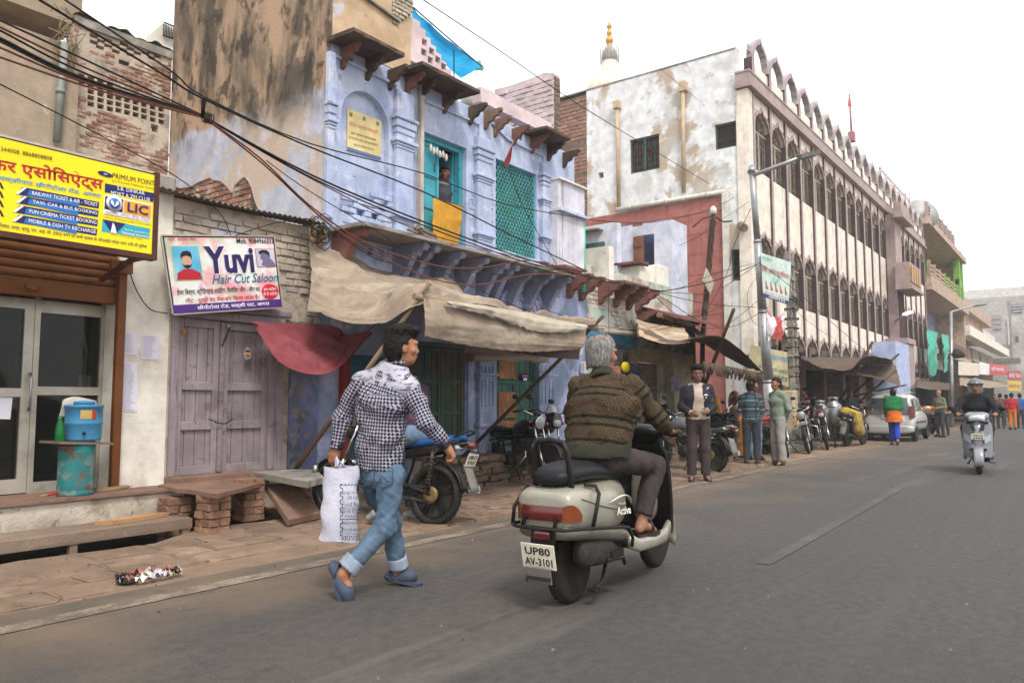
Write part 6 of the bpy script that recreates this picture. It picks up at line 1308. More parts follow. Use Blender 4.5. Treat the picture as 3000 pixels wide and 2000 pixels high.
def nets(D,lo,h):
    s=D<0; n=D.shape
    c=np.zeros((n[0]-1,n[1]-1,n[2]-1),np.int8)
    for dx in (0,1):
        for dy in (0,1):
            for dz in (0,1): c+=s[dx:n[0]-1+dx,dy:n[1]-1+dy,dz:n[2]-1+dz]
    act=(c>0)&(c<8); idx=np.full(act.shape,-1,np.int32); I=np.argwhere(act); idx[act]=np.arange(len(I))
    acc=np.zeros((len(I),3)); cnt=np.zeros(len(I))
    for a in range(3):
        o=[i for i in range(3) if i!=a]
        for u in (0,1):
            for v in (0,1):
                A=I.copy(); A[:,o[0]]+=u; A[:,o[1]]+=v; B=A.copy(); B[:,a]+=1
                da=D[A[:,0],A[:,1],A[:,2]]; db=D[B[:,0],B[:,1],B[:,2]]; m=(da<0)!=(db<0); t=np.where(m,da/(da-db+1e-12),0)
                p=A.astype(float); p[:,a]+=t; acc[m]+=p[m]; cnt+=m
    V=lo+h*(acc/np.maximum(cnt,1)[:,None]); F=[]
    for a in range(3):
        o=[i for i in range(3) if i!=a]; sl0=[slice(None)]*3; sl1=[slice(None)]*3; sl0[a]=slice(0,n[a]-1); sl1[a]=slice(1,n[a])
        x=s[tuple(sl0)]!=s[tuple(sl1)]; E=np.argwhere(x); ok=np.ones(len(E),bool)
        for q in o: ok&=(E[:,q]>0)&(E[:,q]<n[q]-1)
        E=E[ok]; q=[]
        for u,v in ((-1,-1),(0,-1),(0,0),(-1,0)):
            B=E.copy(); B[:,o[0]]+=u; B[:,o[1]]+=v; q.append(idx[B[:,0],B[:,1],B[:,2]])
        q=np.stack(q,1); q=q[(q>=0).all(1)]; F.append(q)
    return V,np.concatenate(F) if F else np.zeros((0,4),int)
def sdf(name,groups,h,m,parent,amp=0.,ws=14.,extra=None,uvp=None,**kw):
    D,lo=field(groups,h,.03,amp,ws,extra); V,F=nets(D,lo,h)
    me=bpy.data.meshes.new(name); me.vertices.add(len(V)); me.vertices.foreach_set('co',V.ravel()); me.loops.add(F.size); me.loops.foreach_set('vertex_index',F.ravel().astype(np.int32)); me.polygons.add(len(F)); me.polygons.foreach_set('loop_start',np.arange(0,F.size,4,dtype=np.int32)); me.polygons.foreach_set('use_smooth',np.ones(len(F),bool))
    me.update(calc_edges=True); me.validate()
    import bmesh
    bm=bmesh.new(); bm.from_mesh(me); bmesh.ops.recalc_face_normals(bm,faces=bm.faces); bm.to_mesh(me); bm.free()
    if uvp is not None:
        uv=uvp(V).astype(np.float32); l=me.uv_layers.new(name='UVMap'); li=np.empty(len(me.loops),np.int32); me.loops.foreach_get('vertex_index',li); l.data.foreach_set('uv',uv[li].ravel())
    for x in (m if isinstance(m,(list,tuple)) else [m]): me.materials.append(x)
    o=bpy.data.objects.new(name,me); link(o,parent); tag(o,**kw); return o
nrm=lambda v:V3(v)/max(np.linalg.norm(V3(v)),1e-9)
def hand(w,d,n,sgn,size=1.,curl=.5,k=.006,spread=.0,cf=None):
    """hand prims: w wrist, d finger direction, n palm-facing direction (curl side), sgn thumb side along d x n"""
    w=V3(w); d=nrm(d); n=V3(n); n=nrm(n-d*(n@d)); l=np.cross(d,n)*sgn; s=size; out=[]
    pc=w+d*.045*s; out.append(cap(w,w+d*.03*s,.024*s,.026*s,k=.015)); out.append(cap(w+d*.03*s+l*.018*s,w+d*.075*s+l*.024*s,.017*s,.015*s,k=.02)); out.append(cap(w+d*.03*s-l*.018*s,w+d*.07*s-l*.024*s,.016*s,.014*s,k=.02)); out.append(cap(w+d*.03*s,w+d*.078*s,.018*s,.015*s,k=.02))
    for i,(off,L) in enumerate(((.027,.068),(.009,.076),(-.009,.071),(-.026,.056))):
        p=w+d*(.078-(.006 if i in(0,3) else 0))*s+l*off*s; dd=nrm(d+l*off*4*spread); c=curl if cf is None else cf[i]; a=0.
        for j,fr in enumerate((.45,.32,.25)):
            a+=c*(.9 if j==0 else 1.1); q=p+(dd*math.cos(a)+n*math.sin(a))*L*fr*s; out.append(cap(p,q,(.0095-.001*j)*s,(.0088-.001*j)*s,k=k)); p=q
    t0=w+d*.022*s+l*.026*s; t1=t0+(l*.7+d*.6+n*.35)*.036*s; t2=t1+nrm(d*.9+l*.1+n*(.3+curl*.5))*.032*s; t3=t2+nrm(d*.9-l*.25+n*(.3+curl*.5))*.024*s
    out+=[cap(t0,t1,.014*s,.0115*s,k=.012),cap(t1,t2,.0115*s,.010*s,k=k),cap(t2,t3,.010*s,.008*s,k=k)]
    return out
def head(c,f,s=1.,up=(0,0,1),jaw=1.):
    c=V3(c);f=nrm(f);u=V3(up);u=nrm(u-f*(u@f));l=np.cross(u,f); Rm=np.stack([f,l,u],1); at=lambda a,b,e:c+(f*a+l*b+u*e)*s
    e=lambda a,b,g,r,k=.02:ell(at(a,b,g),[x*s for x in r],Rm,k)
    pr=[e(-.012,0,.028,(.1,.079,.095)),e(.022,0,-.03,(.078,.064*jaw,.09)),e(.042,0,-.085,(.046,.046*jaw,.032)),cap(at(.088,0,.018),at(.108,0,-.026),.009*s,.012*s,k=.014),cap(at(.101,.012,-.032),at(.101,-.012,-.032),.0095*s,k=.01),
      cap(at(.086,.05,.03),at(.086,-.05,.03),.012*s,k=.02),cap(at(.092,.018,-.064),at(.092,-.018,-.064),.0085*s,k=.01),cap(at(.06,.05,-.02),at(.06,.055,-.025),.02*s,k=.02),cap(at(.06,-.05,-.02),at(.06,-.055,-.025),.02*s,k=.02)]
    for g in (1,-1): pr.append(e(-.008,g*.081,-.008,(.024,.012,.034),.008)); pr.append(cap(at(-.01,g*.075,-.03),at(0,g*.08,-.034),.011*s,k=.006))
    return pr,at,Rm
def hairset(at,Rm,s,style,seed=0.):
    f,l,u=Rm[:,0],Rm[:,1],Rm[:,2]; c=at(0,0,0)
    big=ell(at(-.014,0,.032),[.113*s,.091*s,.108*s],Rm); low=ell(at(-.045,0,-.035),[.07*s,.08*s,.085*s],Rm,k=.03); pr=[big,low]
    if style=='full': pr+=[ell(at(.045,-.01,.115),[.065*s,.075*s,.035*s],Rm,k=.03),ell(at(-.02,0,.115),[.09*s,.08*s,.04*s],Rm,k=.03)]
    if style=='wavy': pr+=[ell(at(.03,0,.11),[.085*s,.09*s,.04*s],Rm,k=.03)]
    def ex(p,d):
        q=p-c; a=q@f/s;b=q@l/s;e=q@u/s
        fl=np.where(np.abs(b)>.05,.018,.055)     # hairline further back at temples
        d=np.maximum(d,a-(fl+1.25*np.maximum(e-.04,0))); d=np.maximum(d,-(e+.085))
        d=np.maximum(d,np.minimum(np.minimum(a+.018,.012-e), .2))      # keep ears free
        if style in('bald','ring'): top=np.sqrt((a+.045)**2*.8+b**2*1.2+(e-.125)**2)-(.058 if style=='bald' else .088); d=np.maximum(d,-top)
        amp=(.0065 if style=='full' else .006) if style!='bald' else .004
        return (d+amp*(np.sin(p[:,0]*300/s+seed+2*np.sin(p[:,2]*120))*np.sin(p[:,1]*240/s+1.5*np.sin(p[:,0]*130))*np.cos(p[:,2]*70+p[:,0]*60)+.4*np.sin(p[:,0]*70+p[:,1]*90+p[:,2]*60))).astype(np.float32)
    return [(pr,[])],ex
def uvmap(prims,axback=None):
    """uv by nearest bone: u around, v along (metres)"""
    fr=[]
    for q in prims:
        if q['t']!='c': continue
        d=nrm(q['b']-q['a']) if np.linalg.norm(q['b']-q['a'])>1e-6 else V3((0,0,1)); ref=V3(axback) if axback is not None else V3((0,1,0)); ref=nrm(ref-d*(ref@d)); fr.append((q,d,ref,np.cross(d,ref)))
    def f(Vv):
        D=np.stack([pdist(Vv,q) for q,_,_,_ in fr],1); i=D.argmin(1); uv=np.zeros((len(Vv),2))
        for k,(q,d,a,b) in enumerate(fr):
            m=i==k
            if not m.any(): continue
            p=Vv[m]-q['a']; t=p@d; w=1. if q['flat'] is None else 1/q['flat'][1]; r=(q['ra']+q['rb'])/2*(1+w)/2
            uv[m,0]=np.arctan2(p@b,p@a)*r+q.get('u0',0); uv[m,1]=t+q.get('v0',0)
        return uv
    return f
m_skin=mat('brown_skin','#8f6650',[dict(c='#74462f',s=14,lo=.5,hi=.7,k=.4)],rough=.55,bump=.1,bs=220,spec=.4,var=.06)
m_skind=mat('dark_brown_skin','#7d5542',rough=.55,bump=.1,bs=200,spec=.4,var=.06)
m_hair=mat('black_hair','#151210',rough=.6,bump=.5,bs=160,var=.2,vs=60); m_hairg=mat('grey_hair','#8d8884',[dict(c='#4f4b48',s=60,st=(1,1,.3),lo=.45,hi=.6,k=.7)],rough=.7,bump=.5,bs=150)
m_eye=flat('eye_white','#c9c2ba',rough=.3); m_iris=flat('dark_iris','#140e0b',rough=.2)
def face_bits(par,at,Rm,s,brow=True,mous=False,glasses=False,hairm=None):
    f,l,u=Rm[:,0],Rm[:,1],Rm[:,2]; hm=hairm or m_hair
    for g in (1,-1):
        b=M(); b.lathe([(0,-.011*s),(.008*s,-.008*s),(.011*s,0),(.008*s,.008*s),(0,.011*s)],at(.083,g*.033,.008),u,10); e=b.build('eye',m_eye,par); M().lathe([(0,-.001),(.0058*s,0),(0,.002)],at(.0945,g*.033,.008),f,10).build('iris',m_iris,e)
        if brow: b=M(); b.tube([at(.096,g*.016,.03),at(.096,g*.034,.037),at(.082,g*.055,.031)],[.004*s,.006*s,.003*s],6); b.build('eyebrow',hm,par)
    b=M(); b.tube([at(.1,-.024,-.067),at(.104,0,-.064),at(.1,.024,-.067)],[.003*s,.0075*s,.003*s],6); b.build('lips',flat('lip','#6d3c33'),par)
    if mous: b=M(); b.tube([at(.094,-.03,-.054),at(.106,-.01,-.047),at(.106,.01,-.047),at(.094,.03,-.054)],[.003*s,.008*s,.008*s,.003*s],6); b.build('moustache',hm,par)
    if glasses:
        b=M()
        for g in (1,-1): b.tube([at(.108,g*.034+.024*math.cos(t),.008+.017*math.sin(t)) for t in [i*math.pi/6 for i in range(12)]],.0026*s,5,closed=True); b.tube([at(.104,g*.058,.014),at(.05,g*.085,.014),at(-.01,g*.09,.008)],.0026*s,5)
        b.tube([at(.108,.01,.012),at(.108,-.01,.012)],.0026*s,5); b.build('spectacles',m_black,par)
def at_px(x,y,D): return Vector((0,0,CH))+Vector(ray(x,y))*(D/FPX)
def depth_of(p): return float((V3(p)-V3((0,0,CH)))@_F)
def person(label,base,J,top,bottom,h=.012,skin=None,hair='short',hairm=None,shoe=None,amp=.006,lat=(0,1,0),front=(1,0,0),head_f=None,hs=1.,hands=None,face=True,mous=False,glasses=False,sleeve=1.,hem=None,legcut=None,name='person',group=None,fat=1.,legw=1.,toph=None,uvtop=False,barefoot=False,loose=0.,flare=1.,neckr=.05,pockets=False):
    """J: world joints: head,neck,chest,waist,pelvis,shL,shR,elL,elR,wrL,wrR,hipL,hipR,knL,knR,anL,anR,toL,toR"""
    J={k:V3(v) for k,v in J.items()}; t=T(name,label,'person',base,world=True,group=group); sk=skin or m_skin; lat=nrm(lat); fd=nrm(head_f if head_f is not None else front); s=hs
    hp,at,Rm=head(J['head'],fd,s); body=[(hp+[cap(J['neck'],at(-.015,0,-.07),.056*s,.052*s,k=.03)],[])]
    lf=(lat,.68); pr=[cap(J['pelvis'],J['waist'],.075,.07,lf,.03),cap(J['waist'],J['chest'],.07,.08,lf,.03),cap(J['chest'],J['neck']*.75+J['chest']*.25,.08,.05,lf,.03),cap(J['shL'],J['shR'],.05,k=.04)]
    hd=hands or {}
    for sd in 'LR':
        pr+=[cap(J['sh'+sd],J['el'+sd],.045,.038,k=.03),cap(J['el'+sd],J['wr'+sd],.037,.026,k=.02),cap(J['hip'+sd],J['kn'+sd],.075,.052,k=.04),cap(J['kn'+sd],J['an'+sd],.05,.036,k=.02)]
        an,to=J['an'+sd],J['to'+sd]; fdn=nrm(to-an); heel=an-nrm(V3((fdn[0],fdn[1],0)) if abs(fdn[2])<.8 else fdn)*.03
        pr+=[cap(an-V3((0,0,.02)),to*.55+an*.45,.036,.03,k=.02),cap(to*.55+an*.45,to,.03,.02,k=.02),cap(heel-V3((0,0,.035)),an-V3((0,0,.01)),.03,k=.02)]
        if sd in hd: d_,n_,cl=hd[sd][:3]
        else: d_=J['wr'+sd]-J['el'+sd]; n_=V3(lat)*(-1 if sd=='L' else 1); cl=.35
        d_=nrm(d_); nn=nrm(V3(n_)-d_*(V3(n_)@d_)); tl=np.cross(d_,nn); sg=1 if (tl@V3(front if len(hd.get(sd,()))<4 else hd[sd][3]))>0 else -1
        pr+=hand(J['wr'+sd],d_,nn,sg,1.,cl)
    body.append((pr,[])); sdf('body',body,h if h<.009 else h*.8,sk,t)
    if hair:
        g,ex=hairset(at,Rm,s,hair); ho=sdf('hair',g,min(h*.75,.008),hairm or m_hair,t,extra=ex)
        if h<.012:
            b=M(); vs_=ho.data.vertices; rg=random.Random(4); bk=Vector(-Rm[:,0]); dn=Vector((0,0,-1))
            for i in rg.sample(range(len(vs_)),min(len(vs_),1100)):
                v=vs_[i]; n_=v.normal; fl_=(bk*.5+dn*.6+Vector((rg.uniform(-.5,.5),rg.uniform(-.5,.5),rg.uniform(-.3,.3)))) if v.co.z<at(0,0,.08)[2] else (Vector(Rm[:,0])*.2+Vector((rg.uniform(-.7,.7),rg.uniform(-.7,.7),.3)))
                L_=rg.uniform(.008,.02)*(.7 if hair=='bald' else 1); p0=v.co-n_*.003; p1=p0+(n_*.7+fl_*.5)*L_*.6; p2=p1+(n_*.2+fl_)*L_*.6; b.tube([p0,p1,p2],[.0016,.0013,.0004],3,cap=False)
            b.build('hair_strands',hairm or m_hair,t,fix=False)
    if face: face_bits(t,at,Rm,s,mous=mous,glasses=glasses,hairm=hairm)
    # upper garment
    W=lambda r:r*fat+loose; hemp=V3(hem) if hem is not None else J['pelvis']-V3((0,0,.02)); updir=nrm(J['chest']-J['pelvis'])
    tor=[cap(hemp-updir*.05,J['waist'],W(.118),W(.11),(lat,.70),.04),cap(J['waist'],J['chest'],W(.112),W(.122),(lat,.68),.05),cap(J['chest'],J['chest']*.35+J['neck']*.65,W(.122),.075,(lat,.60),.05),cap(J['shL']-updir*.01,J['shR']-updir*.01,.062,k=.05),cap(J['neck'],J['shL'],.05,.045,k=.05),cap(J['neck'],J['shR'],.05,.045,k=.05)]
    groups=[(tor,[(hemp,-updir),(J['neck']+nrm(at(0,0,0)-J['neck'])*.035,nrm(at(0,0,0)-J['neck']))])]; arms=[]
    for sd in 'LR':
        a,e,w=J['sh'+sd],J['el'+sd],J['wr'+sd]
        if sleeve>=1: q=[cap(a,e,.066*fat**.4,.056,k=.04),cap(e,w,.054,.043,k=.03)]; groups.append((q,[(w-nrm(w-e)*.012,nrm(w-e))]))
        else: en=a+(e-a)*sleeve*1.6; q=[cap(a,en,.068,.064,k=.04)]; groups.append((q,[(en-nrm(en-a)*.02,nrm(en-a))]))
        arms+=q
    fdir=V3(front)
    sdf('shirt' if not toph else toph,groups,h,top,t,amp=amp,ws=16,uvp=uvmap(tor[:3]+arms,-fdir) if uvtop else None)
    if bottom is not None:
        fq=min(fat,1)**1.5; pel=[cap(J['hipL'],J['hipR'],.103*fq*max(1,fat)**.5,k=.05),cap(J['pelvis'],J['waist']*.45+J['pelvis']*.55,.100*fq,.085*fq,(lat,.72),.04)]; gr=[(pel,[])]; 
        for sd in 'LR':
            hpn,kn,an=J['hip'+sd],J['kn'+sd],J['an'+sd]; lc=legcut if legcut is not None else .93; en=kn+(an-kn)*lc
            gr.append(([cap(hpn,kn,.088*legw,.068*legw,k=.06),cap(kn,en+nrm(an-kn)*.03,.066*legw,.058*legw*flare,k=.03)],[(en,nrm(an-kn))]))
        sdf('trousers',gr,h,bottom,t,amp=amp*.85,ws=13)
        if pockets:
            bk=-V3(front)
            for g in (1,-1):
                c=J['pelvis']*.5+(J['hipL'] if g>0 else J['hipR'])*.5+V3(lat)*g*.03-V3((0,0,.01)); w_=V3(lat)
                def pk(u,v,dd): 
                    p=c+w_*u+V3((0,0,v)); return Vector(p+bk*(.12*fat-.35*(u+g*.03)**2*4+dd-.25*max(0,-v-.03)))
                b=M(); pp=[(-.062,.05),(.062,.05),(.058,-.05),(0,-.075),(-.058,-.05)]
                b.tube([pk(*q,.004) for q in pp],.0035,5,closed=True); b.tube([pk(u,-.02+.018*math.cos(u*90),.005) for u in [-.045+.0075*i for i in range(13)]],.0025,4); b.build('pocket_seam',mat('dark_stitch','#34465c',bump=0),t)
    if shoe:
        for sd in 'LR':
            an,to=J['an'+sd],J['to'+sd]; f_=nrm(to-an-V3((0,0,(to-an)[2]))) if abs(to[2]-an[2])<.15 else nrm(to-an); sole=min(an[2]-.075,to[2]-.02)
            b=M(); n=14; 
            if shoe[0]=='sandal':
                L=np.linalg.norm((to-an)); z0=to[2]-.028; c=(an+to)/2; side=np.cross(V3((0,0,1)),f_); ring=[]
                for i in range(n): tt=2*math.pi*i/n; ring.append(an*(1)-an+V3(((c+f_*(.135*math.cos(tt)+.01)+side*.046*math.sin(tt)*(1+.15*math.cos(tt)))[0],(c+f_*(.135*math.cos(tt)+.01)+side*.046*math.sin(tt)*(1+.15*math.cos(tt)))[1],z0)))
                b.loft([[Vector(q) for q in ring],[Vector(q+V3((0,0,.022))) for q in ring]],0,False)
                m0=to*.55+an*.45; b.tube([Vector(m0+side*.046+V3((0,0,-.02))),Vector(m0+side*.02+V3((0,0,.035))),Vector(m0-side*.02+V3((0,0,.035))),Vector(m0-side*.046+V3((0,0,-.02)))],.011,6)
                b.build('sandal',shoe[1],t)
            else:
                heel=an-f_*.045-V3((0,0,.045)); sdf('shoe',[([cap(heel,an*.5+to*.5-V3((0,0,.0)),.043,.042,k=.03),cap(an*.5+to*.5-V3((0,0,.005)),to,.042,.036,k=.03),cap(heel,an-V3((0,0,.02)),.042,.043,k=.03)],[])],min(h,.01),shoe[1],t)
    return t,at,Rm
def standing(base,hd,H=1.72,arms='down',**o):
    """joints for a standing figure: base ground point, hd heading angle"""
    s=H/1.75; f=V3((math.cos(hd),math.sin(hd),0)); l=V3((-math.sin(hd),math.cos(hd),0)); b=V3(base); p=lambda a,c,z:b+(f*a+l*c+V3((0,0,z)))*s
    st=o.get('stance',.1); J=dict(head=p(.02,0,1.63),neck=p(-.01,0,1.465),chest=p(0,0,1.28),waist=p(0,0,1.08),pelvis=p(0,0,.95))
    for sd,g in (('L',1),('R',-1)):
        J['sh'+sd]=p(-.01,g*.175,1.405); J['hip'+sd]=p(0,g*.085,.91); J['kn'+sd]=p(.02,g*st,.5); J['an'+sd]=p(-.02,g*st*1.05,.085); J['to'+sd]=p(.13,g*st*1.35,.03)
        if arms=='down': J['el'+sd]=p(-.03,g*.235,1.12); J['wr'+sd]=p(.03,g*.24,.87)
        elif arms=='front': J['el'+sd]=p(-.02,g*.235,1.12); J['wr'+sd]=p(.2,g*.1,1.08)
        elif arms=='back': J['el'+sd]=p(-.1,g*.22,1.12); J['wr'+sd]=p(-.16,g*.05,.93)
        elif arms=='chest': J['el'+sd]=p(.02,g*.22,1.12); J['wr'+sd]=p(.2,g*.06,1.2)
    for k,v in o.get('set',{}).items(): J[k]=p(*v)
    return J,f,l,s
def sring(x,yc,zc,hw,hh,n=20,e=2.6,tilt=0.):
    out=[]
    for i in range(n):
        t=2*math.pi*i/n; c,s=math.cos(t),math.sin(t); y=hw*math.copysign(abs(c)**(2/e),c); z=hh*math.copysign(abs(s)**(2/e),s); out.append(Vector((x+tilt*z,yc+y,zc+z)))
    return out
# ================================================================ vehicles (local: x forward, y left, z up)
m_tyre=mat('tyre_rubber','#26241f',[dict(c='#4b4238',s=6,lo=.5,hi=.7,k=.5)],rough=.9,bump=.2,bs=60,coord='obj')
m_rimd=mat('dull_rim','#5b5852',rough=.5,metal=.5,bump=.1); m_chrome=mat('chrome','#b8b8b6',rough=.18,metal=1.,bump=0,var=.05)
m_engine=mat('grimy_engine','#35322e',[dict(c='#544c42',s=9,lo=.5,hi=.65,k=.7)],rough=.6,metal=.3,bump=.3,bs=40,coord='obj')
m_blkp=mat('black_plastic','#191919',rough=.42,bump=.1,bs=80,coord='obj'); m_seatb=mat('black_vinyl','#18181b',rough=.42,bump=.15,bs=90,coord='obj')
m_champ=mat('champagne_paint','#979385',[dict(c='#7b7464',s=3,lo=.5,hi=.7,k=.6),dict(c='#8d8474',s=30,lo=.62,hi=.7,k=.5)],rough=.32,metal=.25,bump=.03,coat=.3,coord='obj')
m_silver=mat('silver_paint','#85858b',rough=.3,metal=.35,bump=.02,coat=.4,var=.05,coord='obj'); m_blackpaint=mat('black_paint','#121214',rough=.22,bump=0,coat=.6,var=.05)
m_plate=mat('number_plate','#cfc9b5',[dict(c='#9a8f78',s=12,lo=.58,hi=.68,k=.6)],rough=.5,bump=.05,coord='obj')
m_redl=mat('red_lens','#5a1a1a',rough=.18,bump=0,spec=.6,coat=.4); m_amb=mat('amber_lens','#6e3616',rough=.18,bump=0,spec=.6,coat=.4); m_clear=mat('clear_lens','#8f9496',rough=.1,bump=0,spec=.7,coat=.5); m_mirror=mat('mirror_glass','#6a7076',rough=.05,metal=1.,bump=0)
m_flap=mat('grey_flap','#6d6a64',bump=.2)
def wheel(par,x,r,w,style='drum',n=28,rim=None,y=0.,sp=5):
    b=M(); d=.035+.25*w; b.lathe([(r-d,-w*.42),(r-d*.6,-w*.5),(r-.012,-w*.36),(r,-w*.12),(r,w*.12),(r-.012,w*.36),(r-d*.6,w*.5),(r-d,w*.42),(r-d-.004,0)],(x,y,r),(0,1,0),n)
    for k in range(n): 
        t=2*math.pi*k/n; b.obox((x+(r+.0005)*math.cos(t),y,r+(r+.0005)*math.sin(t)),(.006,w*.5,.010),Matrix.Rotation(-t,3,'Y'))
    o=b.build('wheel',m_tyre,par); ri=r-d; rm=rim or m_rimd; q=M()
    q.lathe([(ri,-w*.4),(ri+.004,-w*.4),(ri-.015,-w*.2),(ri-.02,0),(ri-.015,w*.2),(ri+.004,w*.4),(ri,w*.4),(ri-.03,w*.1),(ri-.03,-w*.1),(ri,-w*.4)],(x,y,r),(0,1,0),n)
    if style=='drum': q.lathe([(0,-w*.3),(ri*.55,-w*.3),(ri*.75,-w*.1),(ri,-w*.1),(ri,w*.1),(ri*.75,w*.1),(ri*.55,w*.3),(0,w*.3)],(x,y,r),(0,1,0),n)
    elif style=='spoke':
        q.lathe([(0,-.06),(.05,-.06),(.05,.06),(0,.06)],(x,y,r),(0,1,0),14)
        for k in range(28):
            t=2*math.pi*k/28; t2=t+(.5 if k%2 else -.5); q.cyl((x+.045*math.cos(t2),y+(.035 if k%4<2 else -.035),r+.045*math.sin(t2)),(x+(ri-.02)*math.cos(t),y,r+(ri-.02)*math.sin(t)),.0025,n=4,cap=False)
    else:
        q.lathe([(0,-.05),(.06,-.05),(.07,0),(.06,.05),(0,.05)],(x,y,r),(0,1,0),14)
        for k in range(sp):
            t=2*math.pi*k/sp+.3; c_,s_=math.cos(t),math.sin(t)
            for dt in (-.12,.12): q.bar((x+.05*c_,y,r+.05*s_),(x+(ri-.02)*math.cos(t+dt),y,r+(ri-.02)*math.sin(t+dt)),.028,.03,up=(0,1,0))
    q.build('rim',rm,o); return o
def plate(par,c,w,h,rz,tilt,lines,name='number_plate',m=None,face=-1):
    """plate facing local -x (face=-1) or +x"""
    rot=Matrix.Rotation(tilt,3,'Y'); b=M(); b.obox(c,(.006,w,h),rot,0,.003); o=b.build(name,m or m_plate,par)
    ey=rot@Vector((0,0,1)); ex=Vector((0,1,0))*(-1 if face<0 else 1)
    if face<0: ex=Vector((0,-1,0))
    n=len(lines); nrm_=ex.cross(ey)
    for i,s in enumerate(lines):
        cc=Vector(c)+ey*h*((n-1)/2-i)*.86/n*1.0+nrm_*.004
        letter(s,m_blet,o,cc,ex,ey,w*.82*min(1,len(s)/6+.25),h*.62/n,off=.0015,bold=.02)
    return o
def scooter(label,loc,rz,paint,inner,front_lines,rear_lines,guards=True,mirrors=True,lean=0.,side_text=None,group=None,steer=0.):
    t=T('motor_scooter',label,'scooter',loc,rz,group,rx=lean); WB=1.26; r=.215
    wheel(t,0,r,.105,'drum'); wheel(t,WB,r,.095,'drum',rim=m_rimd)
    # rear body
    S=[(-.305,.59,.165,.085,5.),(-.30,.59,.18,.105,5.),(-.24,.60,.2,.125,4.5),(-.08,.585,.225,.15,3.6),(.08,.56,.235,.175,2.8),(.24,.56,.225,.185,2.6),(.38,.565,.19,.18,2.5),(.50,.56,.15,.17,2.5),(.545,.555,.12,.15,2.4)]
    b=M(); b.loft([sring(x,0,z,w,hh,24,e) for x,z,w,hh,e in S]); bd=b.build('body',paint,t,sub=1)
    b=M(); b.loft([sring(x,0,z,w,.05,20,3) for x,z,w in ((-.295,.475,.17),(-.2,.46,.205),(0,.435,.23),(.2,.405,.235),(.38,.375,.22),(.45,.36,.19))]); b.build('lower_trim',mat('grey_trim','#6f6b62',rough=.5,bump=.1,coord='obj') if guards else paint,t)
    for k in range(2): b=M(); b.obox((-.2+.03*k,0.02,.725+.003*k),(.012,.11,.006)); b.build('vent_slot',m_black,bd)
    b=M()
    for g in (1,-1): b.tube([(-.2,g*.205,.66),(.0,g*.232,.60),(.2,g*.236,.56),(.42,g*.19,.50)],.0025,4); b.tube([(-.29,g*.185,.5),(.0,g*.236,.475),(.3,g*.228,.455)],.003,4); b.tube([(.40,g*.185,.68),(.44,g*.178,.55),(.42,g*.19,.44)],.003,4)
    b.build('panel_seam',m_black,bd)
    # tail lamps
    b=M(); b.grid(lambda u,v:(-.318-.010*math.sin(math.pi*v)+.012*abs(2*u-1)**3,-.14+.28*u,.535+.085*v),12,4); b.build('tail_lamp',m_redl,t)
    for g in (1,-1): b=M(); b.grid(lambda u,v:(-.318+.02*u+.10*u*u,g*(.142+.066*math.sin(u*1.57)),.535+(.085+.05*u-.10*u**3)*v),8,4); b.build('indicator',m_amb,t)
    # seat
    b=M(); b.loft([sring(x,0,z,w,hh,22,2.8) for x,z,w,hh in ((-.27,.765,.07,.03),(-.25,.78,.13,.05),(-.05,.80,.155,.065),(.15,.80,.16,.065),(.25,.775,.15,.05),(.35,.762,.14,.05),(.5,.752,.115,.05),(.6,.74,.08,.045),(.63,.72,.05,.03))]); b.build('seat',m_seatb,t,sub=1)
    if guards:
        b=M(); b.tube([(-.17,.125,.70),(-.20,.125,.80),(-.215,.12,.93),(-.215,.09,.985),(-.215,0,1.0),(-.215,-.09,.985),(-.215,-.12,.93),(-.2,-.125,.8),(-.17,-.125,.70)],.017,10); b.build('grab_rail',m_blkp,t)
        b=M(); b.tube([(-.17,.2,.50),(-.30,.22,.50),(-.345,.17,.495),(-.355,0,.49),(-.345,-.17,.495),(-.30,-.225,.50),(-.1,-.255,.485),(.15,-.265,.46),(.3,-.26,.44),(.38,-.25,.36),(.43,-.22,.30)],.0105,8)
        for y in (.215,.12,-.10): b.tube([(-.335 if abs(y)<.2 else -.30,y,.50),(-.30,y*.95,.6),(-.20,y*.8,.72)],.012,8)
        b.tube([(-.12,-.235,.49),(-.1,-.25,.60),(-.06,-.245,.68),(-.02,-.2,.72),(-.1,-.17,.735)],.012,8); b.tube([(-.12,.235,.49),(-.1,.25,.60),(-.06,.245,.68),(-.02,.2,.72),(-.1,.17,.735)],.012,8)
        b.build('guard_frame',m_iron,t)
    else:
        b=M(); b.tube([(-.1,.13,.74),(-.25,.13,.77),(-.3,.08,.78),(-.3,-.08,.78),(-.25,-.13,.77),(-.1,-.13,.74)],.015,8); b.build('grab_rail',m_silver,t)
    # rear mudguard, plate, flap
    b=M(); b.grid(lambda u,v:(-.30+.02*math.sin(u*3)-.06*u,-.085+.17*v,.50-.30*u),8,4); b.build('rear_mudguard',m_blkp,t)
    M().obox((-.315,0,.445),(.03,.11,.05),None,0,.01).build('reflector',m_redl,t)
    plate(t,(-.352,0,.335),.23,.15,0,-.22,rear_lines)
    b=M(); b.obox((-.345,0,.225),(.012,.17,.10),Matrix.Rotation(-.22,3,'Y'),0,.02); b.build('mud_flap',m_flap,t)
    # engine, muffler, stand
    b=M(); b.loft([sring(x,.12,.25,w,hh,14,3) for x,w,hh in ((-.08,.05,.07),(.0,.07,.1),(.25,.07,.1),(.42,.05,.08))]); b.loft([sring(x,-.02,.30,w,hh,14,3) for x,w,hh in ((.1,.06,.06),(.2,.11,.1),(.45,.12,.1),(.5,.08,.07))]); b.build('engine',m_engine,t)
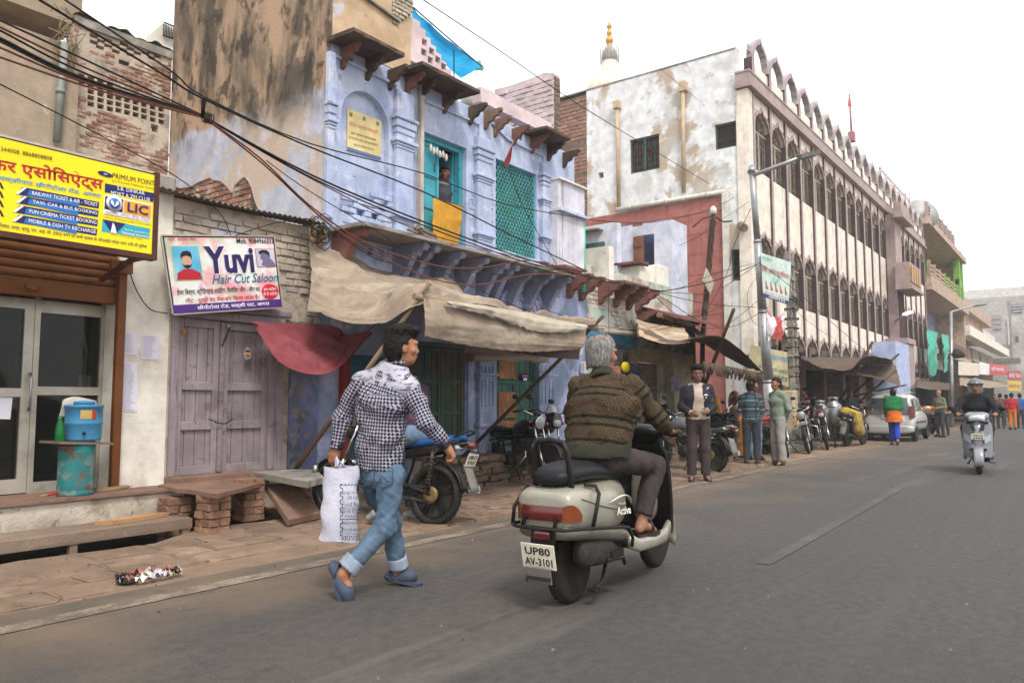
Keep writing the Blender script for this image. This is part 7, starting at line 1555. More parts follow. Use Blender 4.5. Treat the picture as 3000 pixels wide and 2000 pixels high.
    b=M(); b.loft([sring(x,-.155,z,w,hh,16,3) for x,z,w,hh in ((-.16,.33,.03,.05),(-.13,.33,.055,.08),(.05,.32,.06,.085),(.2,.3,.055,.075),(.3,.28,.035,.045))]); b.build('muffler',m_engine,t)
    b=M(); b.tube([(.1,-.21,.26),(.3,-.22,.25),(.36,-.2,.2)],.012); b.obox((.22,-.215,.28),(.16,.02,.06)); b.build('kick_guard',m_iron,t)
    b=M(); b.tube([(.25,-.12,.2),(.12,-.16,.12),(.02,-.17,.1)],.012); b.obox((0,-.17,.10),(.06,.05,.02)); b.tube([(.25,.12,.2),(.1,.18,.14),(-.08,.26,.12)],.012); b.build('stand',m_iron,t)
    for yy in (.09,): b=M(); b.tube([(-.03,yy,.25),(-.05,yy,.42)],.028,8); b.build('shock_absorber',m_engine,t)
    # floor and skirts
    b=M(); b.box(.48,.98,-.2,.2,.27,.31,0,.015); b.build('floorboard',m_blkp,t)
    for g in (1,-1): b=M(); b.loft([sring(x,g*.205,z,.025,hh,12,2.6) for x,z,hh in ((.42,.33,.05),(.55,.285,.045),(.8,.275,.04),(.98,.29,.05),(1.05,.34,.05))]); b.build('side_skirt',paint,t)
    # leg shield: inner dark, outer painted
    def shield(off,sc): return lambda u,v:(.99+.13*(1-v)**1.2-.02*v+off+.07*(1-abs(2*u-1)**2)+.02*v,(2*u-1)*sc*(.235-.05*(v-.55)**2*2 if v<.9 else .19),.29+.68*v)
    b=M(); b.grid(shield(.0,1.),14,12); o=b.build('leg_shield',inner,t); md=o.modifiers.new('t','SOLIDIFY'); md.thickness=.02
    b=M(); b.grid(shield(.03,.97),14,12); b.build('front_apron',paint if guards else mat('dark_silver_paint','#74747a',rough=.3,metal=.4,bump=0,coat=.4),t)
    b=M(); b.loft([sring(x,0,z,w,hh,18,2.4) for x,z,w,hh in ((1.05,.62,.10,.30),(1.13,.6,.12,.27),(1.17,.58,.08,.2),(1.185,.57,.03,.1))]); fp=b.build('front_panel',paint,t,sub=1)
    for g in (1,-1): b=M(); b.grid(lambda u,v:(1.215-.08*u-.01*v,g*(.10+.10*u),.52+.12*v+.06*u),5,4); b.build('front_indicator',m_clear,t); b=M(); b.grid(lambda u,v:(1.20-.05*v,g*(.03+.06*u+.03*v),.74+.12*v),3,4); b.build('air_slot',m_black,t)
    # front mudguard, fork
    b=M(); b.grid(lambda u,v:(WB+(r+.035)*math.cos(-.35+2.5*u),(-.075+.15*v),r+(r+.035)*math.sin(-.35+2.5*u)+.02-.02*(2*v-1)**2),12,5); o=b.build('front_mudguard',paint,t); md=o.modifiers.new('t','SOLIDIFY'); md.thickness=.012
    b=M(); b.tube([(WB,.075,r),(WB-.03,.075,.4)],.018); b.tube([(WB,-.075,r),(WB-.03,-.075,.4)],.018); b.build('fork',m_engine,t)
    # handlebar cowl, grips, levers, headlamp, mirrors
    b=M(); b.loft([sring(x,0,z,w,hh,20,2.6) for x,z,w,hh in ((.93,1.02,.1,.02),(.95,1.015,.16,.05),(1.02,1.0,.20,.075),(1.09,.985,.19,.075),(1.14,.975,.14,.055),(1.16,.97,.08,.03))]); b.build('handlebar_cowl',paint if not guards else m_blkp,t,sub=1)
    b=M(); b.grid(lambda u,v:(1.17-.04*abs(2*u-1)**2+.02*math.sin(math.pi*v),-.12+.24*u,.925+.09*v-.02*abs(2*u-1)),10,5); b.build('headlamp',mat('bright_lens','#c9ccce',rough=.1,bump=0,coat=.5),t)
    if not guards: M().box(1.13,1.2,-.13,.13,.40,.44,0,.01).build('lower_grille',m_black,t); M().box(1.02,1.1,-.17,.17,.86,.90,0,.01).build('cowl_gap',m_black,t)
    for g in (1,-1):
        b=M(); b.cyl((.98,g*.17,1.005),(.94,g*.34,1.0),.017,n=10); b.cyl((.942,g*.335,1.0),(.94,g*.35,1.0),.022,n=10); b.build('grip',m_black,t)
        b=M(); b.tube([(1.02,g*.19,1.0),(1.035,g*.27,.995),(1.02,g*.37,.99)],.008,6); b.build('brake_lever',m_blkp,t)
        if mirrors:
            b=M(); b.tube([(1.0,g*.2,1.03),(.99,g*.27,1.09),(.98,g*.33,1.12)],.007,6); b.lathe([(0,-.012),(.05,-.008),(.058,0),(.05,.01),(0,.02)],(.975,g*.38,1.135),(1,0,.1),14); b.build('mirror',m_blkp,t)
    if front_lines: plate(t,(1.205,0,.64),.2,.1,0,.15,front_lines,'front_plate',None,1)
    if side_text:
        ex=Vector((1,0,-.05)); ey=Vector((.0,.25,1)); q=Vector((.26,-.236,.545)); letter(side_text[1],mat('silver_emblem','#c9c4b4',rough=.3,metal=.4,bump=0),bd,q,ex,ey,.2,.05,shear=.4,bold=.03,off=.010); letter(side_text[0],MATS['silver_emblem'],bd,q+Vector((.0,.012,.045)),ex,ey,.1,.018,shear=.3,off=.012)
        b=M(); pts=[Vector((.10+.36*u,-.2445+.03*(u-.4)**2*4,.57+.10*math.sin(u*2.2+.4)-.06*u)) for u in [i/10 for i in range(11)]]; b.tube([p+Vector((0,-.004,0)) for p in pts],[.004+.012*math.sin(math.pi*i/10) for i in range(11)],6,sq=.3); b.build('side_stripe',mat('pale_stripe','#cfc9b8',rough=.4,bump=0),bd)
    return t
def motorbike(label,loc,rz,tank=None,seat=None,style='alloy',lean=.12,cowl=False,plates=None,dirty=False,headc=None,group=None,mudf=None,steer=.0,visor=False,wr=.305,tail=True,crash=False,fork=None):
    t=T('motorcycle',label,'motorcycle',loc,rz,group,rx=lean); WB=1.27; tank=tank or m_blackpaint; seat=seat or m_seatb; mudf=mudf or m_blkp
    rimm=m_blkp if style=='alloy' else m_chrome
    if dirty: rimm=m_rimd
    wheel(t,0,wr,.10,style,rim=rimm); wheel(t,WB,wr,.085,style,rim=rimm if style!='alloy' or not fork else fork)
    # frame
    b=M()
    for g in (1,-1):
        b.tube([(.95,g*.02,.86),(.6,g*.09,.70),(.3,g*.1,.72),(-.15,g*.1,.80),(-.3,g*.08,.84)],.016,8); b.tube([(.0,g*.075,wr),(.25,g*.09,.38),(.42,g*.09,.36)],.02,8); b.tube([(.42,g*.08,.36),(.36,g*.09,.55),(.32,g*.1,.72)],.016,8)
        b.tube([(.3,g*.1,.70),(.05,g*.12,.62),(-.1,g*.11,.78)],.012,8)
    b.tube([(.95,0,.84),(.85,0,.5),(.72,0,.3),(.45,0,.27)],.02,8); b.build('frame',m_iron,t)
    for g in (1,-1):
        b=M(); b.cyl((.02,g*.11,wr+.03),(-.02,g*.12,.74),.018); 
        for k in range(8): b.lathe([(.018,-.006),(.032,-.006),(.032,.006),(.018,.006)],(.02-.005*k,g*.112,.42+.035*k),(-.04,0,.4),10)
        b.build('shock_absorber',m_engine,t)
    # engine with fins
    b=M(); b.loft([sring(x,0,.36,w,hh,16,3) for x,w,hh in ((.4,.08,.08),(.46,.12,.12),(.68,.13,.12),(.76,.08,.08))]); 
    for k in range(7): b.obox((.66+.018*k,0,.47+.03*k),(.19-.01*k,.17,.014),Matrix.Rotation(-.35,3,'Y'))
    b.lathe([(0,-.15),(.08,-.15),(.085,.15),(0,.15)],(.55,0,.34),(0,1,0),16); b.build('engine',m_engine,t)
    b=M(); b.tube([(.80,-.06,.56),(.88,-.09,.42),(.74,-.13,.26),(.35,-.15,.25),(.05,-.16,.29)],.02,8); b.tube([(.1,-.16,.28),(-.1,-.17,.32),(-.4,-.17,.38)],[.03,.045,.042],10); b.build('exhaust',m_chrome if not dirty else m_engine,t)
    b=M(); b.lathe([(.045,-.004),(.085,-.004),(.085,.004),(.045,.004)],(0,.085,wr),(0,1,0),20); b.build('sprocket',mat('brass_sprocket','#7d6a45',metal=.5,rough=.5,bump=.1),t)
    b=M(); b.bar((0,.088,wr+.07),(.45,.088,.40),.006,.02); b.bar((0,.088,wr-.07),(.45,.088,.29),.006,.02); b.build('drive_chain',m_engine,t)
    # tank, seat, tail
    b=M(); b.loft([sring(x,0,z,w,hh,20,2.4) for x,z,w,hh in ((.48,.80,.06,.04),(.52,.81,.11,.075),(.65,.85,.14,.115),(.8,.86,.145,.125),(.92,.85,.11,.10),(.98,.83,.06,.05))]); b.build('fuel_tank',tank,t,sub=1)
    b=M(); b.loft([sring(x,0,z,w,hh,18,3) for x,z,w,hh in ((.53,.80,.07,.02),(.48,.80,.11,.04),(.25,.80,.125,.045),(0,.835,.13,.05),(-.2,.86,.12,.045),(-.3,.875,.08,.03),(-.33,.875,.04,.015))]); b.build('seat',seat,t,sub=1)
    if tail: b=M(); b.loft([sring(x,0,z,w,hh,16,2.6) for x,z,w,hh in ((.45,.70,.10,.06),(.2,.72,.125,.075),(-.1,.77,.12,.055),(-.3,.81,.085,.04),(-.42,.83,.04,.02))]); b.build('tail_cowl',tank if not dirty else m_blkp,t,sub=1)
    b=M(); b.loft([sring(x,0,z,.07,.035,14,2.6) for x,z in ((-.38,.80),(-.425,.80))]); b.build('tail_lamp',m_redl,t)
    for g in (1,-1): b=M(); b.cyl((-.33,g*.06,.77),(-.33,g*.16,.77),.009); b.lathe([(0,-.03),(.028,-.01),(.028,.015),(0,.03)],(-.33,g*.17,.77),(0,1,0),12); b.build('rear_indicator',m_amb if not tail else m_clear,t)
    b=M(); b.tube([(-.2,.09,.86),(-.36,.09,.93),(-.39,.05,.945),(-.39,-.05,.945),(-.36,-.09,.93),(-.2,-.09,.86)],.012,8); b.build('grab_rail',m_blkp,t)
    # mudguards
    b=M(); R1=wr+.045; b.grid(lambda u,v:(0+R1*math.cos(1.3+1.75*u),-.07+.14*v,wr+R1*math.sin(1.3+1.75*u)+.015*(1-(2*v-1)**2)),12,4); o=b.build('rear_mudguard',m_blkp,t); md=o.modifiers.new('t','SOLIDIFY'); md.thickness=.008
    b=M(); b.grid(lambda u,v:(-.36-.11*u,-.08+.16*v*(1-.0*u),.62-.26*u),5,3); o=b.build('mud_flap',m_flap,t); md=o.modifiers.new('t','SOLIDIFY'); md.thickness=.008
    b=M(); R2=wr+.03; b.grid(lambda u,v:(WB+R2*math.cos(.35+2.2*u),-.055+.11*v,wr+R2*math.sin(.35+2.2*u)+.012*(1-(2*v-1)**2)),12,4); o=b.build('front_mudguard',mudf,t); md=o.modifiers.new('t','SOLIDIFY'); md.thickness=.008
    # forks, bars, lamp
    b=M()
    for g in (1,-1): b.cyl((WB,g*.085,wr),(WB-.16,g*.085,.62),.024,n=10); b.cyl((WB-.15,g*.085,.6),(WB-.31,g*.085,.98),.017,n=10)
    b.build('fork',fork or m_chrome,t)
    b=M(); b.tube([(.80,.36,1.06),(.90,.24,1.10),(.95,.12,1.05),(.965,0,1.02),(.95,-.12,1.05),(.90,-.24,1.10),(.80,-.36,1.06)],.012,8); b.build('handlebar',m_chrome if not cowl else m_blkp,t)
    for g in (1,-1):
        b=M(); b.cyl((.81,g*.345,1.062),(.885,g*.25,1.095),.018,n=10); b.build('grip',m_black,t); b=M(); b.tube([(.92,g*.23,1.1),(.93,g*.3,1.085),(.90,g*.38,1.06)],.007,6); b.build('lever',m_blkp,t)
        b=M(); b.tube([(.9,g*.22,1.1),(.88,g*.3,1.2),(.87,g*.33,1.26)],.006,6); b.loft([sring(x,g*.37,1.285,w,h_,12,2.5) for x,w,h_ in ((.85,.03,.02),(.86,.06,.04),(.885,.055,.035),(.9,.02,.012))]); b.build('mirror',m_blkp,t)
        b=M(); b.cyl((1.0,g*.08,.93),(1.0,g*.17,.93),.009); b.lathe([(0,-.03),(.028,-.01),(.028,.015),(0,.03)],(1.0,g*.18,.93),(0,1,0),12); b.build('front_indicator',m_amb,t)
    if cowl:
        b=M(); b.loft([sring(x,0,z,w,hh,16,2.5) for x,z,w,hh in ((.92,1.0,.08,.05),(1.0,.98,.13,.12),(1.08,.95,.13,.13),(1.14,.92,.09,.09),(1.16,.91,.04,.04))]); b.build('headlamp_cowl',headc or tank,t,sub=1)
        b=M(); b.loft([sring(1.12,0,.92,.085,.07,16,2.5),sring(1.165,0,.91,.06,.05,16,2.5)]); b.build('headlamp',m_clear,t)
        b=M(); b.grid(lambda u,v:(1.05-.12*v+.03*(1-(2*u-1)**2),-.09+.18*u,1.04+.14*v),8,4); b.build('visor',m_blkp if not visor else m_clear,t)
    else:
        b=M(); b.lathe([(0,-.11),(.06,-.09),(.09,-.02),(.092,.01)],(1.03,0,.93),(1,0,-.08),18); b.build('headlamp_shell',m_blkp,t); b=M(); b.lathe([(.098,.0),(.098,.02),(.085,.025),(.05,.04),(0,.045)],(1.03,0,.93),(1,0,-.08),18); b.build('headlamp',m_clear,t); b=M(); b.lathe([(.085,-.005),(.1,-.005),(.1,.024),(.085,.024)],(1.03,0,.93),(1,0,-.08),18); b.build('lamp_ring',m_chrome,t)
        b=M(); b.obox((.97,0,1.06),(.06,.14,.06),Matrix.Rotation(-.5,3,'Y'),0,.02); b.build('instrument_pod',m_blkp,t)
    b=M(); 
    for g in (1,-1): b.tube([(.35,g*.14,.32),(.35,g*.3,.31)],.012)
    b.tube([(.48,.1,.3),(.40,.22,.12),(.37,.30,.02)],.012); b.build('foot_pegs',m_iron,t)
    if crash: b=M(); b.tube([(.88,.05,.7),(.92,.3,.6),(.9,.3,.35),(.8,.1,.27)],.014); b.tube([(.88,-.05,.7),(.92,-.3,.6),(.9,-.3,.35),(.8,-.1,.27)],.014); b.build('crash_guard',m_chrome,t)
    if plates and plates[0]: plate(t,(-.405,0,.66),.2,.13,0,-.35,plates[0])
    if plates and plates[1]: plate(t,(1.20,0,.74),.24,.07,0,.2,plates[1],'front_plate',None,1)
    return t
def car(label,loc,rz,paint):
    t=T('hatchback_car',label,'car',loc,rz); L=3.55; W=.74
    # x from rear (0) to front
    prof=[(0.0,.42,.16,.62),(.03,.46,.24,.70),(.12,.62,.30,.735),(.4,.66,.36,.74),(1.2,.66,.36,.745),(2.3,.65,.36,.745),(2.9,.60,.32,.73),(3.3,.52,.25,.70),(3.5,.48,.2,.62),(3.55,.47,.14,.5)]
    b=M(); b.loft([sring(x,0,z,w,h_,32,5.) for x,z,h_,w in prof]); bd=b.build('body',paint,t,sub=1)
    gh=[(0.06,1.02,.16,.66),(.13,1.14,.28,.665),(.35,1.18,.34,.665),(1.0,1.20,.36,.665),(1.8,1.18,.34,.66),(2.15,1.12,.28,.655),(2.6,.97,.14,.65),(2.75,.91,.06,.64)]
    b=M(); b.loft([[Vector((p.x,p.y*(1-.16*max(0,(p.z-.95))/.75),p.z)) for p in sring(x,0,z,w,h_,32,4.5)] for x,z,h_,w in gh]); b.build('roof_shell',paint,t,sub=1)
    m_cg=mat('car_glass','#3c4444',rough=.08,bump=0,spec=.7,var=.1,coat=.5)
    b=M(); b.grid(lambda u,v:(.01+.085*v**1.3+.06*abs(2*u-1)**4-.012,(2*u-1)*(.61-.07*v),1.0+.38*v),14,6); b.build('rear_window',m_cg,t)
    for g in (1,-1):
        for x0,x1,za,zb in ((.45,1.12,.98,1.38),(1.2,1.95,.97,1.40)):
            b=M(); b.grid(lambda u,v:(x0+(x1-x0)*u+(.0 if x0<1 else -.05*v*u*4),g*(.70-.055*v),za+(zb-za)*v*(1 if u<.9 else .95)),6,4); b.build('side_window',m_cg,t)
        b=M(); b.grid(lambda u,v:(-.03+.2*u*u,g*(.60+.16*math.sin(u*1.5)),.76+.36*v),6,6); b.build('tail_lamp',m_redl,t)
        b=M(); b.tube([(.9,g*.765,.86),(1.08,g*.765,.86)],.014); b.tube([(1.6,g*.765,.86),(1.78,g*.765,.86)],.014); b.build('door_handle',paint,t)
        b=M(); b.loft([sring(x,g*.86,1.05,w,h_,12,2.6) for x,w,h_ in ((2.02,.03,.03),(2.05,.09,.07),(2.12,.08,.06),(2.16,.03,.03))]); b.build('wing_mirror',paint,t)
        b=M(); b.box(.45,2.5,g*.745,g*.757,.58,.64); b.build('side_moulding',m_blkp,t)
        b=M(); b.tube([(.4,g*.5,1.56),(1.8,g*.5,1.56)],.018); b.build('roof_rail',paint,t)
    for x in (.55,2.95):
        for g in (1,-1):
            wheel(t,x,.29,.16,'alloy',rim=m_silver,y=g*.66,sp=6); b=M(); b.lathe([(.33,-.012),(.33,.012),(0,.012)],(x,g*.70,.33),(0,1,0),24); b.build('wheel_arch',m_black,t)
    b=M(); b.loft([sring(x,0,.40,w,.12,28,5) for x,w in ((-.08,.62),(-.06,.69),(.05,.74),(.16,.745))]); b.build('rear_bumper',paint,t,sub=1)
    M().box(-.02,.02,-.28,.28,.90,.94,0,.012).build('boot_trim',m_chrome,t)
    plate(t,(-.004,0,.80),.34,.12,0,-.02,['UP80 BC 9229']); 
    b=M(); b.tube([(.05,.02,1.10),(.045,.25,1.14)],.01); b.build('rear_wiper',m_black,t)
    M().box(.12,.16,-.12,.12,1.42,1.45).build('brake_light',m_redl,t)
    M().box(.1,3.4,-.6,.6,.17,.35).build('underbody',m_black,t)
    return t
# ================================================================ cloth patterns
def patmat(key,fn,rough=.9,bump=.2,bs=180):
    if key in MATS: return MATS[key]
    m=bpy.data.materials.new(key); m.use_nodes=True; n=m.node_tree.nodes; L=m.node_tree.links; b=n['Principled BSDF']; b.inputs['Roughness'].default_value=rough; b.inputs['Specular IOR Level'].default_value=.2
    uv=n.new('ShaderNodeUVMap'); sp=n.new('ShaderNodeSeparateXYZ'); L.new(uv.outputs[0],sp.inputs[0])
    def mth(op,a,c=None,d=None):
        x=n.new('ShaderNodeMath'); x.operation=op
        for i,v in enumerate((a,c,d)):
            if v is None: continue
            if isinstance(v,(int,float)): x.inputs[i].default_value=v
            else: L.new(v,x.inputs[i])
        return x.outputs[0]
    def mix(f,a,c):
        x=n.new('ShaderNodeMix'); x.data_type='RGBA'
        if isinstance(f,float): x.inputs[0].default_value=f
        else: L.new(f,x.inputs[0])
        for i,v in ((6,a),(7,c)):
            if isinstance(v,tuple): x.inputs[i].default_value=v
            else: L.new(v,x.inputs[i])
        return x.outputs[2]
    col=fn(mth,mix,sp.outputs[0],sp.outputs[1]); L.new(col,b.inputs['Base Color'])
    t=n.new('ShaderNodeTexNoise'); t.inputs['Scale'].default_value=bs; L.new(uv.outputs[0],t.inputs[0]); bp=n.new('ShaderNodeBump'); bp.inputs['Strength'].default_value=bump; bp.inputs['Distance'].default_value=.01; L.new(t.outputs[0],bp.inputs['Height']); L.new(bp.outputs[0],b.inputs['Normal'])
    MATS[key]=m; return m
def hound(mth,mix,u,v):
    p=.022; fu=mth('FRACT',mth('MULTIPLY',u,1/p)); fv=mth('FRACT',mth('MULTIPLY',v,1/p))
    a=mth('GREATER_THAN',fu,.42); c=mth('GREATER_THAN',fv,.42); both=mth('MULTIPLY',a,c); nei=mth('MULTIPLY',mth('SUBTRACT',1.,a),mth('SUBTRACT',1.,c))
    dg=mth('GREATER_THAN',mth('FRACT',mth('MULTIPLY',mth('ADD',u,v),2/p)),.5); one=mth('SUBTRACT',1.,mth('ADD',both,nei)); blk=mth('ADD',both,mth('MULTIPLY',one,dg))
    return mix(blk,C('#a09eae'),C('#0d0b10'))
def sweater(mth,mix,u,v):
    p=.07; du=mth('ABSOLUTE',mth('SUBTRACT',mth('FRACT',mth('MULTIPLY',u,1/p)),.5)); dv=mth('ABSOLUTE',mth('SUBTRACT',mth('FRACT',mth('MULTIPLY',v,1/p)),.5)); d=mth('ADD',du,dv)
    r=mth('GREATER_THAN',mth('FRACT',mth('MULTIPLY',d,4.2)),.48); c=mix(r,C('#231f15'),C('#544431'))
    bnd=mth('FRACT',mth('MULTIPLY',v,1/.205)); s1=mth('LESS_THAN',mth('ABSOLUTE',mth('SUBTRACT',bnd,.2)),.05); s2=mth('LESS_THAN',mth('ABSOLUTE',mth('SUBTRACT',bnd,.46)),.05)
    return mix(mth('MAXIMUM',s1,s2),c,C('#1b1a12'))
def plaid(mth,mix,u,v):
    a=mth('FRACT',mth('MULTIPLY',v,1/.16)); w=mth('LESS_THAN',a,.45); c=mix(w,C('#485c62'),C('#373b40')); c=mix(mth('LESS_THAN',mth('ABSOLUTE',mth('SUBTRACT',a,.7)),.03),c,C('#17191c')); c=mix(mth('LESS_THAN',mth('ABSOLUTE',mth('SUBTRACT',a,.5)),.02),c,C('#9ab0b5'))
    b=mth('FRACT',mth('MULTIPLY',u,1/.22)); return mix(mth('LESS_THAN',mth('ABSOLUTE',mth('SUBTRACT',b,.5)),.04),c,C('#191b1f'))
def hoops(mth,mix,u,v):
    a=mth('FRACT',mth('MULTIPLY',v,1/.16)); c=mix(mth('LESS_THAN',a,.33),C('#b0b0ae'),C('#1d1c20')); return mix(mth('GREATER_THAN',a,.68),c,C('#a3242a'))
def oliveck(mth,mix,u,v):
    a=mth('LESS_THAN',mth('FRACT',mth('MULTIPLY',u,1/.05)),.5); b=mth('LESS_THAN',mth('FRACT',mth('MULTIPLY',v,1/.05)),.5); return mix(mth('MULTIPLY',mth('ADD',a,b),.5),C('#7d7f66'),C('#4f523f'))
m_hound=patmat('houndstooth_cotton',hound); m_sweater=patmat('patterned_wool',sweater,bump=.5,bs=120); m_plaid=patmat('teal_plaid_cotton',plaid); m_hoops=patmat('hooped_knit',hoops); m_olive=patmat('olive_check_cotton',oliveck)
m_jean=mat('washed_denim','#4f6579',[dict(c='#8ea3b8',s=2.2,lo=.45,hi=.75,k=.5),dict(c='#3f5a7a',s=5,lo=.5,hi=.75,k=.25)],rough=.9,bump=.3,bs=160,vs=8)
m_jeanl=mat('denim_turnup','#8b96a6',bump=.3,bs=160); m_trous=mat('taupe_trousers','#3c3433',bump=.2,bs=120); m_grey2=mat('charcoal_trousers','#35363a',bump=.2,bs=120); m_khaki=mat('pale_grey_trousers','#8d8784',bump=.2,bs=120)
m_croc=mat('slate_clog','#3d4656',rough=.6,bump=.1,coord='obj'); m_sand=mat('brown_sandal','#2f2420',rough=.5,bump=.1)
m_navyj=mat('navy_jacket','#22222b',rough=.8,bump=.2,bs=90); m_beigesh=mat('beige_shirt','#a99a8b',bump=.2,bs=90); m_maroonsh=mat('maroon_shirt','#571820',bump=.2); m_mint=mat('sage_shirt','#7d8a78',bump=.2); m_yellow=mat('mustard_kurta','#c08418',bump=.2)
# ================================================================ walking man with the white bag
D0=depth_of(G(1100,1735)); A=lambda x,y,d=0.:V3(at_px(x,y,D0+d))
hw=R(24)
J=dict(head=A(1178,1017,.0),neck=A(1152,1078,.0),chest=A(1122,1180,.0),waist=A(1114,1290,.0),pelvis=A(1112,1372,.0),shL=A(1060,1118,.06),shR=A(1200,1136,-.06),elL=A(1004,1218,.08),elR=A(1250,1238,-.12),wrL=A(985,1318,.06),wrR=A(1308,1308,-.06),
  hipL=A(1082,1392,.06),hipR=A(1146,1396,-.05),knL=A(1146,1530,.16),anL=A(1168,1672,.22),knR=A(1128,1545,-.05),anR=A(1006,1678,-.16),toL=A(1206,1682,.20),toR=A(1026,1748,-.18))
g_=G(1195,1700); 
hf=V3((math.cos(R(-28)),math.sin(R(-28)),0)); frw=V3((math.cos(hw),math.sin(hw),0)); ltw=V3((-math.sin(hw),math.cos(hw),0))
wk,at,Rm=person('man in houndstooth shirt and jeans walking with a white bag',(G(1100,1735).x,G(1100,1735).y,0),J,m_hound,m_jean,h=.0085,skin=mat('tan_skin','#9a6a4e',[dict(c='#85543b',s=14,lo=.5,hi=.7,k=.4)],rough=.5,bump=.1,bs=220,spec=.4,var=.06),hair='full',lat=ltw,front=frw,head_f=hf,hands=dict(L=(A(978,1350,.0)-A(986,1318,.0),frw,.75,frw),R=(A(1330,1338,-.05)-A(1308,1308,-.06),-ltw*0+V3((0,0,-1))*.4-frw*0+nrm(A(1300,1345)-A(1320,1330)),.95,frw)),hem=A(1112,1374),legcut=.80,uvtop=True,legw=.98,fat=.92,amp=.011,mous=True,hs=.96,pockets=True)
# white yoke across shoulders, collar, cuffs
up=nrm(J['neck']-J['chest'])
yk_=[cap(J['shL']-up*.005,J['shR']-up*.005,.067,k=.04),cap(J['neck'],J['shL'],.056,.05,k=.05),cap(J['neck'],J['shR'],.056,.05,k=.05),cap(J['chest']*.4+J['neck']*.6,J['neck'],.085,.06,(ltw,.62),.04)]
cutn=nrm(up*1.-frw*.1)
sdf('yoke',[(yk_,[(J['shL']*.5+J['shR']*.5-up*.03,-up),(J['neck']+up*.03,up)])],.0085,mat('shiny_white_yoke','#aaa8b5',[dict(c='#3d3a45',s=30,st=(.5,.5,1.6),lo=.52,hi=.6,k=.8)],rough=.5,bump=.3,bs=60),wk)
ck=[]; 
for i in range(9):
    t=i/8*2*math.pi; u_=nrm(at(-.015,0,-.07)-J['neck']); l_=ltw; f_=np.cross(l_,u_); ck.append(J['neck']+u_*.035+(f_*math.cos(t)*.062+l_*math.sin(t)*.066)+u_*.012*(-math.cos(t)))
sdf('collar',[([cap(ck[i],ck[i+1],.016,k=.01) for i in range(8)]+[cap(ck[i]+V3((0,0,.02)),ck[i+1]+V3((0,0,.02)),.012,k=.012) for i in range(8)],[])],.007,m_hound,wk,uvp=lambda V:V[:,[0,2]])
for e,w_ in (('elL','wrL'),('elR','wrR')):
    d=nrm(J[w_]-J[e]); sdf('cuff',[([cap(J[w_]-d*.055,J[w_]-d*.0,.047,.046,k=.01)],[(J[w_]-d*.008,d),(J[w_]-d*.06,-d)])],.007,mat('dark_cuff','#26232b',[dict(c='#6d6a78',s=40,lo=.56,hi=.6,k=.7)],bump=.1),wk)
for k_,a_ in (('knL','anL'),('knR','anR')):
    d=nrm(J[a_]-J[k_]); L_=np.linalg.norm(J[a_]-J[k_]); p0=J[k_]+d*L_*.70; p1=J[k_]+d*L_*.92; sdf('turn_up',[([cap(p0,p1+d*.03,.069,.072,k=.01)],[(p1,d),(p0,-d)])],.008,m_jeanl,wk,amp=.003,ws=20)
# jeans pockets
for x,y,dd in ((1140,1395,-.0),(1072,1392,.06)):
    c=A(x,y,dd); 
# clogs
def clog(an,to,nm='clog'):
    f_=nrm(to-an); up_=nrm(V3((0,0,1))-f_*(f_[2])); sd_=np.cross(up_,f_); heel=an-f_*.05-up_*.05; mid=an*.5+to*.5-up_*.03; toe=to-up_*.012
    sdf(nm,[([cap(heel-up_*.0,mid,.043,.046,(up_,1.35),.03),cap(mid,an*.25+to*.75-up_*.012,.05,.049,(up_,1.1),.03),cap(an*.25+to*.75-up_*.012,toe-f_*.005,.049,.046,(up_,1.25),.03)],[(an-up_*.09,-up_)])],.007,m_croc,wk)
    b=M(); sole=[Vector(an*.45+to*.55+(f_*(-.005+.135*math.copysign(abs(math.cos(t))**.7,math.cos(t)))+sd_*.05*math.copysign(abs(math.sin(t))**.7,math.sin(t))*(1+.1*math.cos(t)))-up_*.062) for t in [i*2*math.pi/18 for i in range(18)]]
    b.loft([sole,[p+Vector(up_)*.026 for p in sole]],0,False); b.build('sole',m_croc,wk)
    b=M(); b.tube([Vector(an-f_*.0+sd_*.05-up_*.045),Vector(an-f_*.05+sd_*.03-up_*.02),Vector(an-f_*.065-up_*.015),Vector(an-f_*.05-sd_*.03-up_*.02),Vector(an-sd_*.05-up_*.045)],.009,6); b.build('heel_strap',m_croc,wk)
clog(J['anR'],J['toR']); clog(J['anL'],J['toL'])
# ---- white carrier bag
bgt=T('carrier_bag','white woven carrier bag with black printed market lettering in the walking man\'s hand','bag',tuple(A(990,1590,-.05)),world=True)
def BP(u,v,d=0.):  # u across, v down; d depth side
    xl=947+(936-947)*v; xr=1052+(1050-1052)*v; x=xl+(xr-xl)*u; y=1366+(1580-1366)*v+ (8*u-4)*v + 4*math.sin(v*9+u*5)*.5
    return at_px(x,y,D0-.05+.0+d)
def bagsurf(u,v):
    a=2*math.pi*u; cu=.5+.5*math.cos(a)*(.96+.04*math.sin(v*14)); dd=-.075*math.sin(a)*(.35+.65*min(1,v*1.4)); p=BP(cu,v); return p+Vector(_F)*(-dd*-1)*1.+Vector((0,0,.008*math.sin(v*23+a*3)))*.6+Vector(_R)*.006*math.sin(v*17+a*2)
b=M(); b.grid(bagsurf,36,26); N=26; b.build('sack',mat('white_woven_sack','#c3c2cf',[dict(c='#a3a2b2',s=7,lo=.5,hi=.7,k=.5)],bump=.35,bs=45,rough=.6),bgt)
b=M(); b.grid(lambda u,v:BP(.5+.5*math.cos(2*math.pi*u)*v,1.)+Vector(_F)*(-.075*math.sin(2*math.pi*u)*-1*v)*-1,24,3); b.build('sack_base',MATS['white_woven_sack'],bgt)
